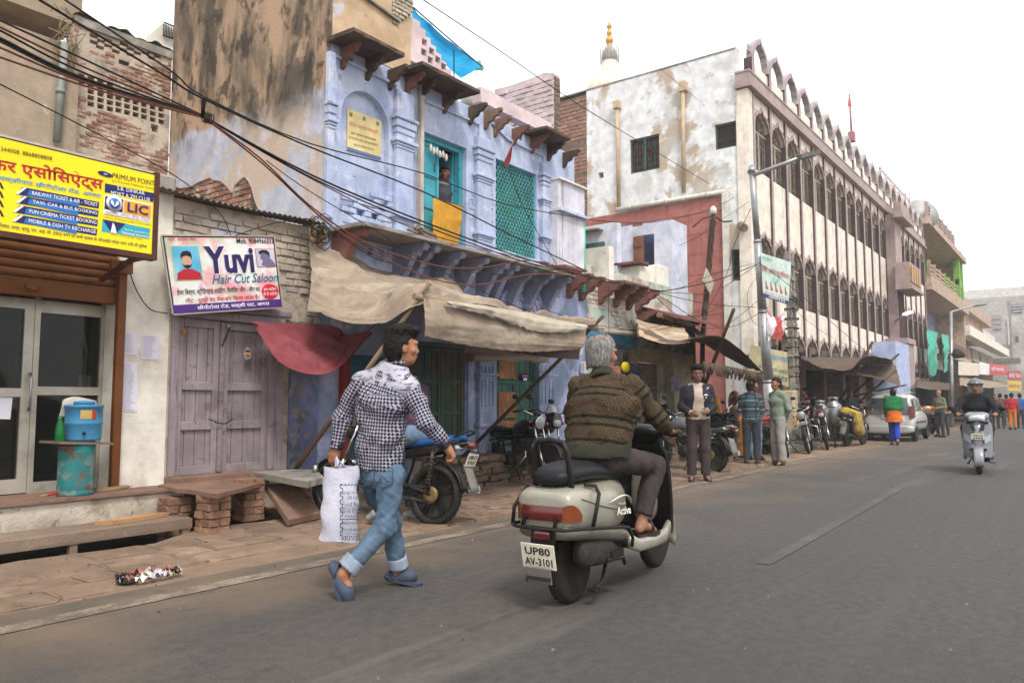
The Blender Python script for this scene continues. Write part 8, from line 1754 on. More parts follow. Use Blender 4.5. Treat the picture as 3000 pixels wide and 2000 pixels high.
b=M(); b.tube([BP(.35,0),at_px(985,1352,D0-.02),at_px(980,1338,D0-.0),BP(.6,.0,.02)],.007,6); b.tube([BP(.4,0,-.03),at_px(990,1350,D0-.06),at_px(985,1338,D0-.02)],.007,6); b.build('handle_loops',MATS['white_woven_sack'],bgt)
exb=Vector(_R); eyb=Vector((0,0,1))
def BL(s,x,y,w,h,m=m_blet,**k): 
    c=at_px(x,y,D0-.05-.079); sc=(D0-.13)/FPX; return letter(s,m,bgt,c,exb,eyb,w*sc,h*sc,off=.006,**k)
m_bagp=flat('bag_print','#3a3945')
for s,x,y,w,h in (('SAVE TIBET FOR PEACE',1030,1443,62,9),('एक दाम',1034,1459,32,12),('Fixed Rate',1032,1476,56,14),('TIBETAN REFUGEE',1030,1494,64,17),('MARKET',1032,1511,42,10),('ितब्बती एवं स्वदेशी गरम',1030,1531,62,9),('िरफ्यूजी मार्केट',1030,1552,60,12),('आगरा',1030,1572,54,9)): BL(s,x,y,w,h,m_bagp)
b=M(); sc=(D0-.13)/FPX
def br_(x0,y0,x1,y1,w): b.bar(at_px(x0,y0,D0-.139),at_px(x1,y1,D0-.139),w*sc,.002,up=tuple(_F))
for k in range(14): br_(997,1418+k*11.5,1004,1418+k*11.5,2); br_(997+(7 if k%2 else 0),1418+k*11.5,997+(7 if k%2 else 0),1429+k*11.5,2)
for k in range(6): br_(1000+k*10,1417,1007+k*10,1422,2); br_(1000+k*10,1422,1000+k*10,1417,2); br_(1000+k*10,1581,1007+k*10,1577,2)
br_(1002,1519,1056,1521,2); br_(1002,1562,1056,1563,1.5); b.build('printed_border',m_bagp,bgt)
# ================================================================ main scooter and rider
SP=G(1668,1764); 
ms=scooter('champagne scooter with black guard frame and tall grab rail ridden away along the road',(SP.x,SP.y,0),R(2.5),m_champ,m_blkp,None,['UP80','AV-3101'],guards=True,mirrors=False,side_text=('Honda','Activa'))
mw=Matrix.Translation((SP.x,SP.y,0))@Matrix.Rotation(R(2.5),4,'Z'); Q=lambda x,y,z:V3(mw@Vector((x,y,z)))
J=dict(head=Q(.56,.055,1.555),neck=Q(.51,.025,1.40),chest=Q(.46,.0,1.20),waist=Q(.40,0,1.0),pelvis=Q(.38,0,.89),shL=Q(.50,.205,1.335),shR=Q(.50,-.205,1.335),elL=Q(.62,.33,1.10),elR=Q(.64,-.34,1.09),wrL=Q(.90,.275,1.04),wrR=Q(.90,-.275,1.045),
  hipL=Q(.38,.10,.86),hipR=Q(.38,-.10,.86),knL=Q(.80,.20,.80),knR=Q(.80,-.22,.79),anL=Q(.68,.15,.40),anR=Q(.68,-.17,.41),toL=Q(.84,.17,.345),toR=Q(.84,-.19,.345))
fr_=V3(mw.to_3x3()@Vector((1,0,0))); lt_=V3(mw.to_3x3()@Vector((0,1,0)))
rd_,at,Rm=person('grey-haired man in brown patterned sweater riding the champagne scooter',tuple(Q(.38,0,.8)),J,m_sweater,m_trous,h=.0095,hair='bald',hairm=m_hairg,lat=lt_,front=fr_,head_f=nrm(fr_-lt_*.08),hands=dict(L=(nrm(Q(.975,.29,1.0)-Q(.9,.275,1.04)),V3((0,0,-1))+fr_*.3,.95,-lt_),R=(nrm(Q(.975,-.29,1.0)-Q(.9,-.275,1.045)),V3((0,0,-1))+fr_*.3,.95,lt_)),hem=Q(.37,0,.90),uvtop=True,fat=1.36,legw=1.12,amp=.0095,shoe=('sandal',m_sand),hs=1.08,legcut=.86)
cd=nrm(at(0,0,-.06)-J['neck']); sdf('polo_collar',[([cap(J['neck']-cd*.02,J['neck']+cd*.055,.088,.072,k=.02)],[(J['neck']+cd*.05,cd),(J['neck']-cd*.03,-cd)])],.009,mat('ribbed_olive','#2f2e22',bump=.3,bs=90),rd_)
sdf('waistband',[([cap(Q(.36,0,.87),Q(.385,0,.95),.168,.166,(lt_,.70),k=.02)],[(Q(.37,0,.955),V3((0,0,1))),(Q(.37,0,.865),V3((0,0,-1)))])],.0095,MATS['ribbed_olive'],rd_,amp=.003)
# ================================================================ oncoming scooter with helmeted rider
S2=G(2848,1388); hd2=R(180+6)
s2=scooter('silver scooter coming towards the camera with a helmeted rider',(S2.x+1.26*.98,S2.y+.02,0),hd2,m_silver,m_blkp,['UP80 CZ','6984'],['UP80 CZ','6984'],guards=False,mirrors=True)
mw2=Matrix.Translation((S2.x+1.26*.98,S2.y+.02,0))@Matrix.Rotation(hd2,4,'Z'); Q2=lambda x,y,z:V3(mw2@Vector((x,y,z))); f2=V3(mw2.to_3x3()@Vector((1,0,0))); l2=V3(mw2.to_3x3()@Vector((0,1,0)))
J=dict(head=Q2(.55,0,1.50),neck=Q2(.49,0,1.345),chest=Q2(.44,0,1.17),waist=Q2(.38,0,.98),pelvis=Q2(.36,0,.88),shL=Q2(.48,.19,1.29),shR=Q2(.48,-.19,1.29),elL=Q2(.66,.33,1.08),elR=Q2(.66,-.33,1.08),wrL=Q2(.89,.28,1.03),wrR=Q2(.89,-.28,1.03),hipL=Q2(.36,.1,.86),hipR=Q2(.36,-.1,.86),knL=Q2(.78,.2,.78),knR=Q2(.78,-.2,.78),anL=Q2(.68,.15,.40),anR=Q2(.68,-.15,.40),toL=Q2(.83,.16,.345),toR=Q2(.83,-.16,.345))
r2,at,Rm=person('helmeted rider in black jacket on the silver scooter coming closer',tuple(Q2(.36,0,.8)),J,mat('black_jacket','#1b1c20',bump=.2,bs=80),m_grey2,h=.014,hair=None,lat=l2,front=f2,mous=True,glasses=True,shoe=('shoe',m_black),fat=1.15,hands=dict(L=(f2,V3((0,0,-1)),.9,-l2),R=(f2,V3((0,0,-1)),.9,l2)))
def ehl(p,d):
    q=p-at(0,0,0); a=q@Rm[:,0]; e=q@Rm[:,2]; b_=q@Rm[:,1]; return np.maximum(d,np.minimum(a-.045,np.minimum(.055-e,e+.13))).astype(np.float32)
sdf('helmet',[([ell(at(-.005,0,.02),[.145,.125,.15],Rm),ell(at(-.01,0,-.06),[.125,.115,.09],Rm,k=.03)],[(at(0,0,-.12),-Rm[:,2])])],.012,mat('grey_helmet','#5d6166',rough=.25,bump=0,coat=.5,coord='obj'),r2,extra=ehl)
b=M(); b.tube([at(.1*math.cos(t),.128*math.sin(t),.062) for t in [-1.3+i*.26 for i in range(11)]],.012,6); b.build('helmet_band',m_black,r2)
# ================================================================ parked motorcycle with seated rider behind the walking man
B1=G(1298,1540)
hb=R(100)
mb1=motorbike('black motorcycle with a blue seat parked at the road edge behind the walking man',(B1.x-.06,B1.y+.08,0),hb,m_blackpaint,mat('blue_seat','#1f4f8a',rough=.5,bump=.1),'alloy',.10,True,[['UP80 CT','9707'],None],tail=True)
m1=Matrix.Translation((B1.x-.06,B1.y+.08,0))@Matrix.Rotation(hb,4,'Z')@Matrix.Rotation(.10,4,'X'); Q3=lambda x,y,z:V3(m1@Vector((x,y,z))); f3=V3(m1.to_3x3()@Vector((1,0,0))); l3=V3(m1.to_3x3()@Vector((0,1,0)))
J=dict(head=Q3(.42,0,1.60),neck=Q3(.36,0,1.44),chest=Q3(.32,0,1.26),waist=Q3(.26,0,1.06),pelvis=Q3(.24,0,.94),shL=Q3(.36,.19,1.38),shR=Q3(.36,-.19,1.38),elL=Q3(.55,.27,1.16),elR=Q3(.55,-.27,1.16),wrL=Q3(.79,.31,1.10),wrR=Q3(.79,-.31,1.10),hipL=Q3(.24,.11,.9),hipR=Q3(.24,-.11,.9),knL=Q3(.58,.2,.74),knR=Q3(.58,-.2,.74),anL=Q3(.44,.26,.15),anR=Q3(.44,-.26,.12),toL=Q3(.58,.28,.05),toR=Q3(.58,-.28,.03))
person('man in purple T-shirt and jeans sitting on the blue-seated motorcycle',tuple(Q3(.3,0,.9)),J,mat('plum_tshirt','#4a3547',bump=.2),m_jean,h=.012,lat=l3,front=f3,hands=dict(L=(f3,V3((0,0,-1)),.9,-l3),R=(f3,V3((0,0,-1)),.9,l3)),shoe=('shoe',mat('grey_trainer','#8a8f8d',bump=.1)),sleeve=.55,hem=Q3(.24,0,.93))
# ================================================================ people standing by the kerb
def stand(label,px,hdg,top,bottom,H=1.7,h=.016,dx=0,dy=0,**k):
    b=G(*px); o={q:k.pop(q) for q in ('arms','stance','set') if q in k}; J,f,l,s=standing((b.x+dx,b.y+dy,0),hdg,H,**o)
    return person(label,(b.x+dx,b.y+dy,0),J,top,bottom,h=h,lat=l,front=f,hs=H/1.75,**k),J,f,l
# jacket man
toc=math.atan2(-4.93,-11.32)
(jm,at,Rm),J,f,l=stand('man in dark zip jacket, cream shirt and spectacles standing facing the road',(2048,1408),toc+R(8),m_beigesh,m_trous,1.80,.0115,arms='front',hair='full',glasses=True,shoe=('sandal',mat('blue_flipflop','#27303f',bump=.1)),legw=1.15,fat=1.15,skin=m_skind,flare=1.1,legcut=.97,set=dict(wrL=(.22,.1,1.06),wrR=(.22,-.12,1.03)),hands=None)
up=V3((0,0,1)); W_=lambda r:r*1.15
def jack(p,d):
    q=p-J['chest']; a=q@f; b_=q@l; z=q[:,2]; gap=.045+.05*np.clip(-z/.35,0,1)+.02; return np.maximum(d,np.where(a>.02,gap-np.abs(b_),-1)).astype(np.float32)
hem=J['pelvis']+up*.03
grp=[([cap(hem-up*.05,J['waist'],.148,.142,(l,.72),.04),cap(J['waist'],J['chest'],.142,.148,(l,.70),.05),cap(J['chest'],J['chest']*.35+J['neck']*.65,.148,.085,(l,.60),.05),cap(J['shL'],J['shR'],.072,k=.05)],[(hem,-up)])]
o=sdf('jacket_front',[(grp[0][0],grp[0][1])],.0115,m_navyj,jm,amp=.006,extra=jack)
sl_=[]
for sd in 'LR': a,e,w_=J['sh'+sd],J['el'+sd],J['wr'+sd]; sl_.append(([cap(a,e,.078,.07,k=.04),cap(e,w_-nrm(w_-e)*.03,.068,.055,k=.03)],[(w_-nrm(w_-e)*.03,nrm(w_-e))]))
sdf('jacket_sleeves',sl_,.0115,m_navyj,jm,amp=.007)
M().obox(Vector(J['chest']+f*.15+l*.11+up*.03),(.005,.05,.02),Matrix((Vector(f),Vector(l),Vector((0,0,1)))).transposed()).build('chest_logo',m_wlet,jm)
# maroon shirt man, bald man in plaid, sage shirt man
stand('young man in maroon shirt facing a bald man in teal plaid',(2212,1348),toc+R(25),m_maroonsh,m_jean,1.72,.016,arms='front',hair='wavy',mous=True,shoe=('shoe',m_sand))
stand('balding man in teal plaid shirt seen from behind',(2204,1362),math.atan2(5.4,15)+R(-4),m_plaid,m_grey2,1.66,.0145,arms='chest',hair='ring',uvtop=True,shoe=('shoe',m_sand),face=False,legw=1.1,hem=None)
(gm,at,Rm),J,f,l=stand('man in sage green shirt and pale trousers standing in profile with hands behind',(2282,1362),R(180-35),m_mint,m_khaki,1.72,.0145,arms='back',hair='short',mous=True,shoe=('sandal',m_black),legw=1.2,flare=1.25,legcut=.98)
# seated woman in shawl, man in mustard
b=G(2150,1352); 
(ym,at,Rm),J,f,l=stand('man in mustard kurta standing behind the shoe table',(2128,1338),R(200),m_yellow,m_grey2,1.62,.017,hair='short',dx=.3,dy=.5,shoe=('sandal',m_sand))
b=G(2180,1345); J,f,l,s=standing((b.x+.2,b.y+.25,0),toc+R(40),1.45)
sw_=T('person','woman wrapped in a grey shawl over a rust headscarf by the shoe table','person',(b.x+.2,b.y+.25,0),world=True)
hp,at,Rm=head(J['head'],f,.9); sdf('body',[(hp+[cap(J['neck'],at(0,0,-.06),.05,k=.03),cap(J['pelvis'],J['chest'],.09,.1,(l,.7),.05)]+[cap(J['hip'+q],J['kn'+q],.07,.05) for q in 'LR']+[cap(J['kn'+q],J['an'+q],.05,.04) for q in 'LR']+[cap(J['an'+q],J['to'+q],.03,.025) for q in 'LR'],[])],.016,m_skind,sw_)
sdf('headscarf',[([ell(at(-.03,0,.02),[.11,.1,.125],Rm)],[(at(.035,0,0),f)])],.014,mat('rust_scarf','#7d3a2a',bump=.2),sw_)
sdf('shawl',[([cap(J['pelvis']-V3((0,0,.25)),J['chest'],.19,.17,(l,.75),.05),cap(J['chest'],at(-.04,0,-.06),.17,.1,(l,.7),.06),ell(at(-.05,0,.0),[.1,.105,.13],Rm,.04)],[(at(.01,0,0),f-V3((0,0,.9)))])],.016,mat('grey_shawl','#8d8482',bump=.3),sw_,amp=.014,ws=10)
sdf('skirt',[([cap(J['pelvis'],J['pelvis']-V3((0,0,.7)),.16,.21,(l,.8),.05)],[(J['pelvis']-V3((0,0,.66)),V3((0,0,-1)))])],.018,mat('saffron_skirt','#c07a1c',bump=.2),sw_,amp=.01)
# striped-shirt man by the milk bikes, hooded person by the car, woman in green shawl
stand('man in red, white and black hooped shirt behind the milk cans',(2395,1300),R(120),m_hoops,m_jean,1.68,.018,hair='short',uvtop=True,dx=1.0,dy=.6,shoe=('shoe',m_black))
stand('bald man with a dark backpack beside the silver car',(2552,1290),R(20),mat('grey_top','#4b4d50',bump=.1),m_grey2,1.6,.02,hair=None,face=False,dx=-.3,dy=.5,shoe=('shoe',m_black),skin=m_skin)
(gw,at,Rm),J,f,l=stand('woman in green shawl, orange kurta and blue salwar walking away',(2622,1303),R(12),mat('orange_kurta','#c0621c',bump=.2),mat('blue_salwar','#1f3a9a',bump=.2),1.62,.016,hair='short',legw=1.12,flare=1.35,face=False,shoe=('sandal',m_black),legcut=.9,set=dict(knL=(.14,.07,.5),anL=(.16,.07,.085),toL=(.31,.08,.03),knR=(-.02,-.07,.5),anR=(-.25,-.07,.16),toR=(-.16,-.07,.05),elL=(.08,.2,1.15),elR=(.08,-.2,1.15),wrL=(.2,.12,1.1),wrR=(.2,-.12,1.1)),hem=None)
sdf('long_tunic',[([cap(J['pelvis']-V3((0,0,.22)),J['waist'],.175,.135,(l,.75),.04)],[(J['pelvis']-V3((0,0,.22)),V3((0,0,-1)))])],.016,MATS['orange_kurta'],gw,amp=.008)
sdf('green_shawl',[([cap(J['chest']-V3((0,0,.08)),J['neck']-V3((0,0,.03)),.165,.115,(l,.62),.05),cap(J['shL'],J['shR'],.082,k=.05),cap(J['shL'],J['elL']-V3((0,0,.2)),.088,.08,k=.05),cap(J['shR'],J['elR'],.088,.075,k=.05)],[])],.016,mat('green_wool','#1f6a3c',bump=.4,bs=40),gw,amp=.010)
# vendor and far passers-by
stand('fruit vendor in olive checked shirt with a white head cloth',(2756,1280),R(150),m_olive,m_grey2,1.68,.02,arms='front',hair=None,uvtop=True,shoe=('shoe',m_black))
far=[((2934,1254),R(5),mat('brown_jersey','#5c4030',bump=.1),m_grey2,'man in brown jersey walking down the road'),((2968,1258),R(10),mat('crimson_kurta','#a8202c',bump=.1),mat('orange_salwar','#c06a18',bump=.1),'woman in crimson kurta and orange salwar walking away'),((2992,1254),R(0),mat('royal_blue_top','#27569a',bump=.1),m_grey2,'person in royal blue top beside the crimson kurta'),((2918,1248),R(180),mat('dark_top','#2a2f36',bump=.1),m_grey2,'person in dark clothes behind the parked motorcycle'),((2952,1246),R(20),mat('maroon_top','#6d2430',bump=.1),m_grey2,'person in maroon far down the road')]
for px,hd_,tp_,bt_,lab in far: stand(lab,px,hd_,tp_,bt_,1.68,.026,hair='short',face=False,shoe=('shoe',m_black))
# man leaning at the teal doorway
b=P(1300,560,8.0); bz_=P(1300,700,7.9).z-.42
J,f,l,s=standing((b.x+.02,8.02,bz_-.02),R(-100),1.62,arms='down',set=dict(elR=(.05,-.26,1.15),wrR=(.2,-.33,1.0),elL=(.05,.24,1.1),wrL=(.12,.2,.9)))
person('moustached man in grey jersey looking out of the teal doorway',(b.x,8.0,bz_),J,mat('slate_jersey','#3c3d44',[dict(c='#7d7b7c',s=1,lo=-1,hi=-.5,z=(4.62,4.66))],bump=.2),m_grey2,h=.012,hair='short',mous=True,skin=m_skind,lat=l,front=f,head_f=f,hs=.93)
# ================================================================ parked motorcycles, car, milk cans
p=G(1518,1430); q=R(180+62)
motorbike('black motorcycle with round headlamp and spoked wheels parked by the green doors',(p.x+.62,p.y+1.0,0),math.atan2(-1.0,-.62)+R(20),m_blackpaint,None,'spoke',-.1,False,None)
motorbike('dark faired motorcycle with a clear visor parked behind the round-headlamp one',(p.x+1.35,p.y+1.0,0),math.atan2(-1.0,-.5),m_blackpaint,None,'alloy',-.1,True,None,visor=True,headc=mat('red_black_cowl','#2a1416',rough=.3,bump=0,coat=.4))
a=G(2098,1388); c=G(1985,1375)
motorbike('black motorcycle with chrome guard parked behind the jacket man',(a.x+.1,a.y+.1,0),math.atan2(c.y-a.y,c.x-a.x)+R(8),m_silver,None,'spoke',.1,False,None,crash=True,mudf=m_silver)
motorbike('red-tanked motorcycle parked behind the sage shirt man',(G(2272,1334).x+.2,G(2272,1334).y+.3,0),R(160),mat('cherry_paint','#8f2622',rough=.3,bump=0,coat=.4),mat('red_seat','#8a2f2a',rough=.6,bump=.1),'alloy',.1,False,None)
a=G(2372,1328); motorbike('black motorcycle with silver alloy wheels leaning on its stand by the milk cans',(a.x+1.2,a.y+.28,0),R(180+13),m_blackpaint,None,'alloy',.2,False,[None,['UP80 AX']],fork=m_silver,crash=True)
a=G(2345,1312); motorbike('motorcycle with red tank and spoked wheel behind the black one',(a.x+1.1,a.y+.45,0),R(180+18),mat('cherry_paint2','#9a2a2c',rough=.3,bump=0,coat=.4),None,'spoke',.15,False,None,mudf=mat('coral_guard','#c05a45',rough=.4,bump=0))
a=G(2487,1308); mk=motorbike('dusty motorcycle loaded with sacks and yellow rope seen from behind',(a.x,a.y+.05,0),R(-6),mat('dusty_tank','#4f4a3f',rough=.7,bump=.1),None,'spoke',.1,False,[['UP80','BM 71'],None],dirty=True)
m_jute=mat('jute_sack','#8a7348',[dict(c='#b59a2f',s=9,lo=.55,hi=.6,k=.8)],bump=.4,bs=60)
sk=T('sack_load','jute sacks tied with yellow rope over the dusty motorcycle','sacks',(a.x,a.y,.8),world=True)
for g in (1,-1): sdf('sack',[([cap((a.x+.15,a.y+.05+g*.22,.85),(a.x+.15,a.y+.05+g*.3,.45),.13,.16,k=.05)],[])],.02,m_jute,sk,amp=.012)
sdf('sack',[([cap((a.x-.1,a.y+.05,.95),(a.x+.4,a.y+.05,.93),.12,.13,k=.05)],[])],.02,m_jute,sk,amp=.012)
b=M(); 
for k in range(5): b.tube([(a.x-.1+.12*k,a.y-.35,.4),(a.x-.1+.12*k,a.y-.25,.95),(a.x-.05+.1*k,a.y+.1,1.09),(a.x-.1+.12*k,a.y+.36,.9)],.012,5)
b.build('yellow_rope',flat('yellow_rope','#c0a52a'),sk)
m_can=mat('milk_can_metal','#8d8f90',[dict(c='#6d6a66',s=5,lo=.5,hi=.66,k=.6)],rough=.35,metal=.8,bump=.05)
def milkcan(label,c,k=1.):
    t=T('milk_can',label,'milk can',c,group='large milk cans by the motorcycles'); M().lathe([(0,0),(.24*k,0),(.26*k,.03*k),(.265*k,.55*k),(.24*k,.62*k),(.15*k,.70*k),(.145*k,.76*k),(0,.76*k)],n=24).build('can',m_can,t); M().lathe([(.15*k,.76*k),(.165*k,.77*k),(.165*k,.85*k),(.15*k,.87*k),(0,.88*k)],n=20).build('lid',m_can,t)
    b=M(); 
    for g in (1,-1): b.tube([(g*.25*k,0,.6*k),(g*.31*k,0,.66*k),(g*.2*k,0,.72*k)],.014,6)
    b.build('handle',m_can,t); return t
a=P(2442,1230,5.9); st_=T('bike_carrier','iron carrier frame holding the milk cans beside the motorcycles','carrier',(a.x,5.9,0)); b=M()
for x in (-.9,.45):
    for y in (-.25,.3): b.cyl((x,y,0),(x,y,.62),.02,n=6)
b.box(-1.0,.55,-.3,.35,.6,.63); b.build('frame',m_iron,st_)
milkcan('large steel milk can with a wired lid behind the black motorcycle',(a.x,5.9,.64),.86); q=P(2368,1250,6.3); 
milkcan('pale milk can beside the man in the hooped shirt',(a.x-.75,6.05,.635),.76)
# silver hatchback
a=G(2568,1293); c=G(2682,1291); mid=(a+c)/2
car('silver hatchback parked facing away along the kerb',(mid.x-.45,mid.y+.12,0),R(1.5),mat('car_silver','#b3b1ac',rough=.32,metal=.3,bump=0,coat=.5,var=.05,coord='obj'))
# far parked motorcycle
a=G(2908,1262); motorbike('dark motorcycle parked beside the far road',(a.x+.8,a.y+.2,0),R(170),mat('magenta_tank','#6d2a5c',rough=.3,bump=0),None,'alloy',.1,True,None)
a=G(2790,1275); motorbike('dark motorcycle standing beyond the fruit cart',(a.x+1.5,a.y+.9,0),R(30),m_blackpaint,None,'spoke',.1,False,None)
# scooter parked by the car
a=G(2560,1292); motorbike('blue-black motorcycle between the sack-laden bike and the car',(a.x-1.0,a.y+.65,0),R(10),mat('navy_tank','#22304f',rough=.3,bump=0),None,'alloy',.1,False,None)
a=G(2432,1316); motorbike('dark maroon motorcycle parked between the black one and the sack-laden one',(a.x+1.0,a.y+.35,0),R(180+16),mat('maroon_tank','#4a1a20',rough=.3,bump=0),None,'alloy',.15,True,None)
a=G(2300,1338); motorbike('black motorcycle half hidden behind the sage shirt man',(a.x+1.1,a.y+.35,0),R(180+20),m_blackpaint,None,'spoke',.15,False,None)
# ================================================================ awnings on the right
def awn(name,label,rows,m,wr=.05,ws=5,nu=40,nv=14,poles=()):
    t=T(name,label,'awning',tuple(rows[-1][0]),world=True); o=cloth(rows,nu,nv,wr,ws,(0,-.4,.9)).build('canvas',m,t); md=o.modifiers.new('t','SOLIDIFY'); md.thickness=.008
    for a,c,r in poles: b=M(); b.cyl(a,c,r,r*.85,n=8); b.build('strut',m_pole,t)
    return t
fb=[P(1868,985,5.9),P(1960,1008,5.7),P(2112,986,5.4),P(2238,1090,5.2)]
t=awn('shop_awning','sagging brown canvas awning propped by a bamboo before the brown shutter',[[P(1862,932,7.6),P(1940,952,7.6),P(2030,985,7.5),P(2120,1040,7.3)],[P(1864,960,6.9),P(1950,985,6.7),P(2075,1010,6.5),P(2180,1072,6.3)],fb],m_tarpd,.06,4,poles=((P(2050,1165,6.6),P(2150,905,5.2),.04),))
o=cloth([[P(1862,934,7.2),P(1920,950,7.1),P(2005,962,7.0)],[P(1868,960,6.8),P(1930,985,6.6),P(2015,985,6.5)],[P(1872,984,5.85),P(1950,1007,5.65),P(2022,1002,5.55)]],24,14,.04,6,(0,-1,.3)).build('lit_panel',mat('painted_lit_canvas','#a08a72',[dict(c='#c4b196',s=1.6,lo=.52,hi=.66,k=.7),dict(c='#6d5a48',s=3,lo=.6,hi=.7,k=.6)],bump=.3),t)  # light on the hanging flap painted in as a paler canvas
b=M(); random.seed(6)
for k in range(90):
    u=k/89; p=P(2060,1058,5.6).lerp(P(2232,1092,5.25),u); b.tube([p,p+Vector((random.uniform(-.05,.05),random.uniform(-.05,.05),-.12-.12*random.random()))],.014,4)
b.build('ragged_fringe',m_tarpd,t)
b=M(); b.cyl(P(1930,922,7.2),P(2025,952,7.2),.06,.05,n=8); b.build('rolled_mat',m_bamboo,t)
b=M(); b.grid(lambda u,v:P(2030+u*55,955+u*35,7.4-v*.6)+Vector((0,0,.03*math.sin(u*60)-.15*v)),30,3); b.build('tin_sheet',m_iron,t)
t2=awn('shop_awning','wide dark canvas awning on crossed poles before the temple shops',[[P(2345,1046,7.6),P(2440,1046,7.6),P(2540,1050,7.6),P(2620,1060,7.6)],[P(2380,1068,6.6),P(2460,1076,6.5),P(2545,1066,6.4),P(2615,1064,6.4)],[P(2430,1080,5.6),P(2490,1082,5.5),P(2536,1043,5.4),P(2612,1053,5.4)]],m_tarpd,.06,4,poles=((P(2460,1175,6.4),P(2557,1000,5.3),.05),(P(2468,1180,7.0),P(2634,1036,5.2),.04),(P(2490,1200,6.5),P(2625,1085,5.2),.04),(P(2500,1160,6.6),P(2655,1127,5.2),.035)))
o=cloth([[P(2450,1080,6.8),P(2540,1074,6.8),P(2622,1068,6.8)],[P(2480,1090,6.1),P(2560,1098,6.0),P(2632,1100,6.0)],[P(2510,1096,5.4),P(2580,1110,5.3),P(2640,1134,5.2)]],30,12,.05,4,(0,-.4,.9)).build('lower_canvas',m_tarpd,t2)
awn('shop_awning','drab canvas awnings of the far shops beyond the silver car',[[P(2810,1105,7.6),P(2880,1112,7.6),P(2950,1120,7.6)],[P(2812,1128,4.6),P(2880,1136,4.6),P(2955,1132,4.6)]],mat('drab_canvas','#8a7a68',bump=.2),.1,2)
awn('shop_awning','low dark awning under the green balcony house',[[P(2690,1115,7.6),P(2750,1120,7.6),P(2800,1125,7.6)],[P(2680,1135,6.0),P(2740,1142,6.0),P(2795,1140,6.0)]],m_tarpd,.1,2)
# ================================================================ poles, lamps, signs
m_galv=mat('galvanised_steel','#9a9c9d',[dict(c='#7b7c7c',s=3,lo=.5,hi=.7,k=.5)],rough=.45,metal=.6,bump=.05)
lp=T('street_lamp','tall leaning galvanised street lamp with a long arm','street lamp',(P(2264,1280,6.5).x,6.5,0),world=True)
top=P(2203,505,6.5); bot=Vector((P(2266,1290,6.5).x,6.5,-.02)); b=M()
for k in range(4): b.cyl(bot.lerp(top,k/4),bot.lerp(top,(k+1)/4),.145-.022*k,.14-.022*k,n=14); b.cyl(bot.lerp(top,k/4+.001),bot.lerp(top,k/4+.012),.155-.02*k,n=14)
b.build('pole',m_galv,lp)
b=M(); b.cyl(P(2203,515,6.5),P(2345,462,5.3),.05,n=8); b.cyl(P(2200,505,6.5),P(2205,490,6.5),.09,n=8); b.build('arm',m_galv,lp)
b=M(); a=P(2340,462,5.32);c=P(2394,448,5.0); b.bar(a,c,.22,.1); b.build('lamp_head',mat('lamp_grey','#5f625e',bump=0),lp)
lp2=T('street_lamp','thin far street lamp beside the green cloths','street lamp',(P(2787,1255,5.6).x,5.6,0),world=True); b=M(); p0=P(2787,1200,5.6); b.cyl((p0.x,5.6,0),P(2786,912,5.6),.1,.07,n=8); b.cyl(P(2786,914,5.6),P(2860,893,4.9),.05,n=6); b.build('pole',m_galv,lp2); b=M(); b.bar(P(2858,896,4.9),P(2882,893,4.7),.3,.1); b.build('lamp_head',MATS['lamp_grey'],lp2); b=M(); b.lathe([(0,0),(.35,.05),(.4,.2),(.2,.45),(0,.5)],P(2803,1050,5.4),n=12); b.build('transformer_pot',m_iron,lp2)
lp3=T('wall_lamp','small lit lamp on an arm on the temple front','lamp',P(2625,938,6.6),world=True); b=M(); b.cyl(P(2622,940,7.5),P(2650,922,6.4),.04,n=6); b.build('arm',m_galv,lp3); b=M(); b.bar(P(2650,921,6.4),P(2668,913,6.1),.2,.08); b.build('lamp_head',mat('lit_lamp','#dfe6ff',emit=('#cfd8ff',2.),bump=0),lp3)
up_=T('utility_pole','weathered slotted concrete utility pole behind the lamp','utility pole',(P(2320,1250,7.1).x,7.1,0),world=True); a=P(2312,740,7.1);z_=Vector((P(2334,1270,7.1).x,7.1,0)); 
for g in (-.16,.16): b=M(); b.bar(z_+Vector((g,0,0)),a+Vector((g,0,0)),.14,.16); b.build('leg',m_grey,up_)
for k in range(12): M().obox(z_.lerp(a,.06+k/12.5),(.42,.2,.12)).build('web',m_grey,up_)
b=M()
for k in range(9): c=z_.lerp(a,.35+k*.05); b.tube([c+Vector((.26*math.cos(t),.2*math.sin(t),.02*math.sin(t*3+k))) for t in [i*.785 for i in range(8)]],.02,4,closed=True)
b.bar(a+Vector((-.6,-.2,-1.5)),a+Vector((.5,-.2,-1.55)),.05,.05); b.build('wire_wraps',m_iron,up_)
tpp=T('timber_pole','crooked timber wire pole wrapped in old cable before the red wall','utility pole',P(2062,950,7.2),world=True); b=M(); pts=[Vector((P(2055,1200,7.3).x,7.3,0)),P(2058,1000,7.2),P(2066,900,7.2),P(2076,790,7.2),P(2083,700,7.2),P(2090,625,7.2)]
b.tube(pts,[.06,.06,.06,.055,.05,.045],8); b.build('post',m_pole,tpp); b=M(); random.seed(12)
for k in range(40): c=cr(pts,.35+.6*k/40); b.tube([c+Vector(((.065+.02*random.random())*math.cos(t),.07*math.sin(t),.03*math.sin(t*2+k))) for t in [i*.9 for i in range(7)]],.009,4,closed=True)
b.tube([P(2088,632,7.2),P(2060,640,7.1),P(2030,665,7.0)],.02,4); b.tube([P(2090,632,7.2),P(2120,650,7.1),P(2145,648,7.0)],.02,4); b.build('cable_tangle',m_iron,tpp); M().lathe([(0,0),(.09,0),(.08,.14),(.04,.2),(0,.2)],P(2090,628,7.2),n=10).build('insulator',flat('white_porcelain','#c9c5bb'),tpp)
c=P(2075,825,7.05); M().obox(c,(.5,.03,.4),Matrix.Rotation(.6,3,'Y')).build('tin_plate',mat('pale_tin','#a39a88',bump=.1),tpp)
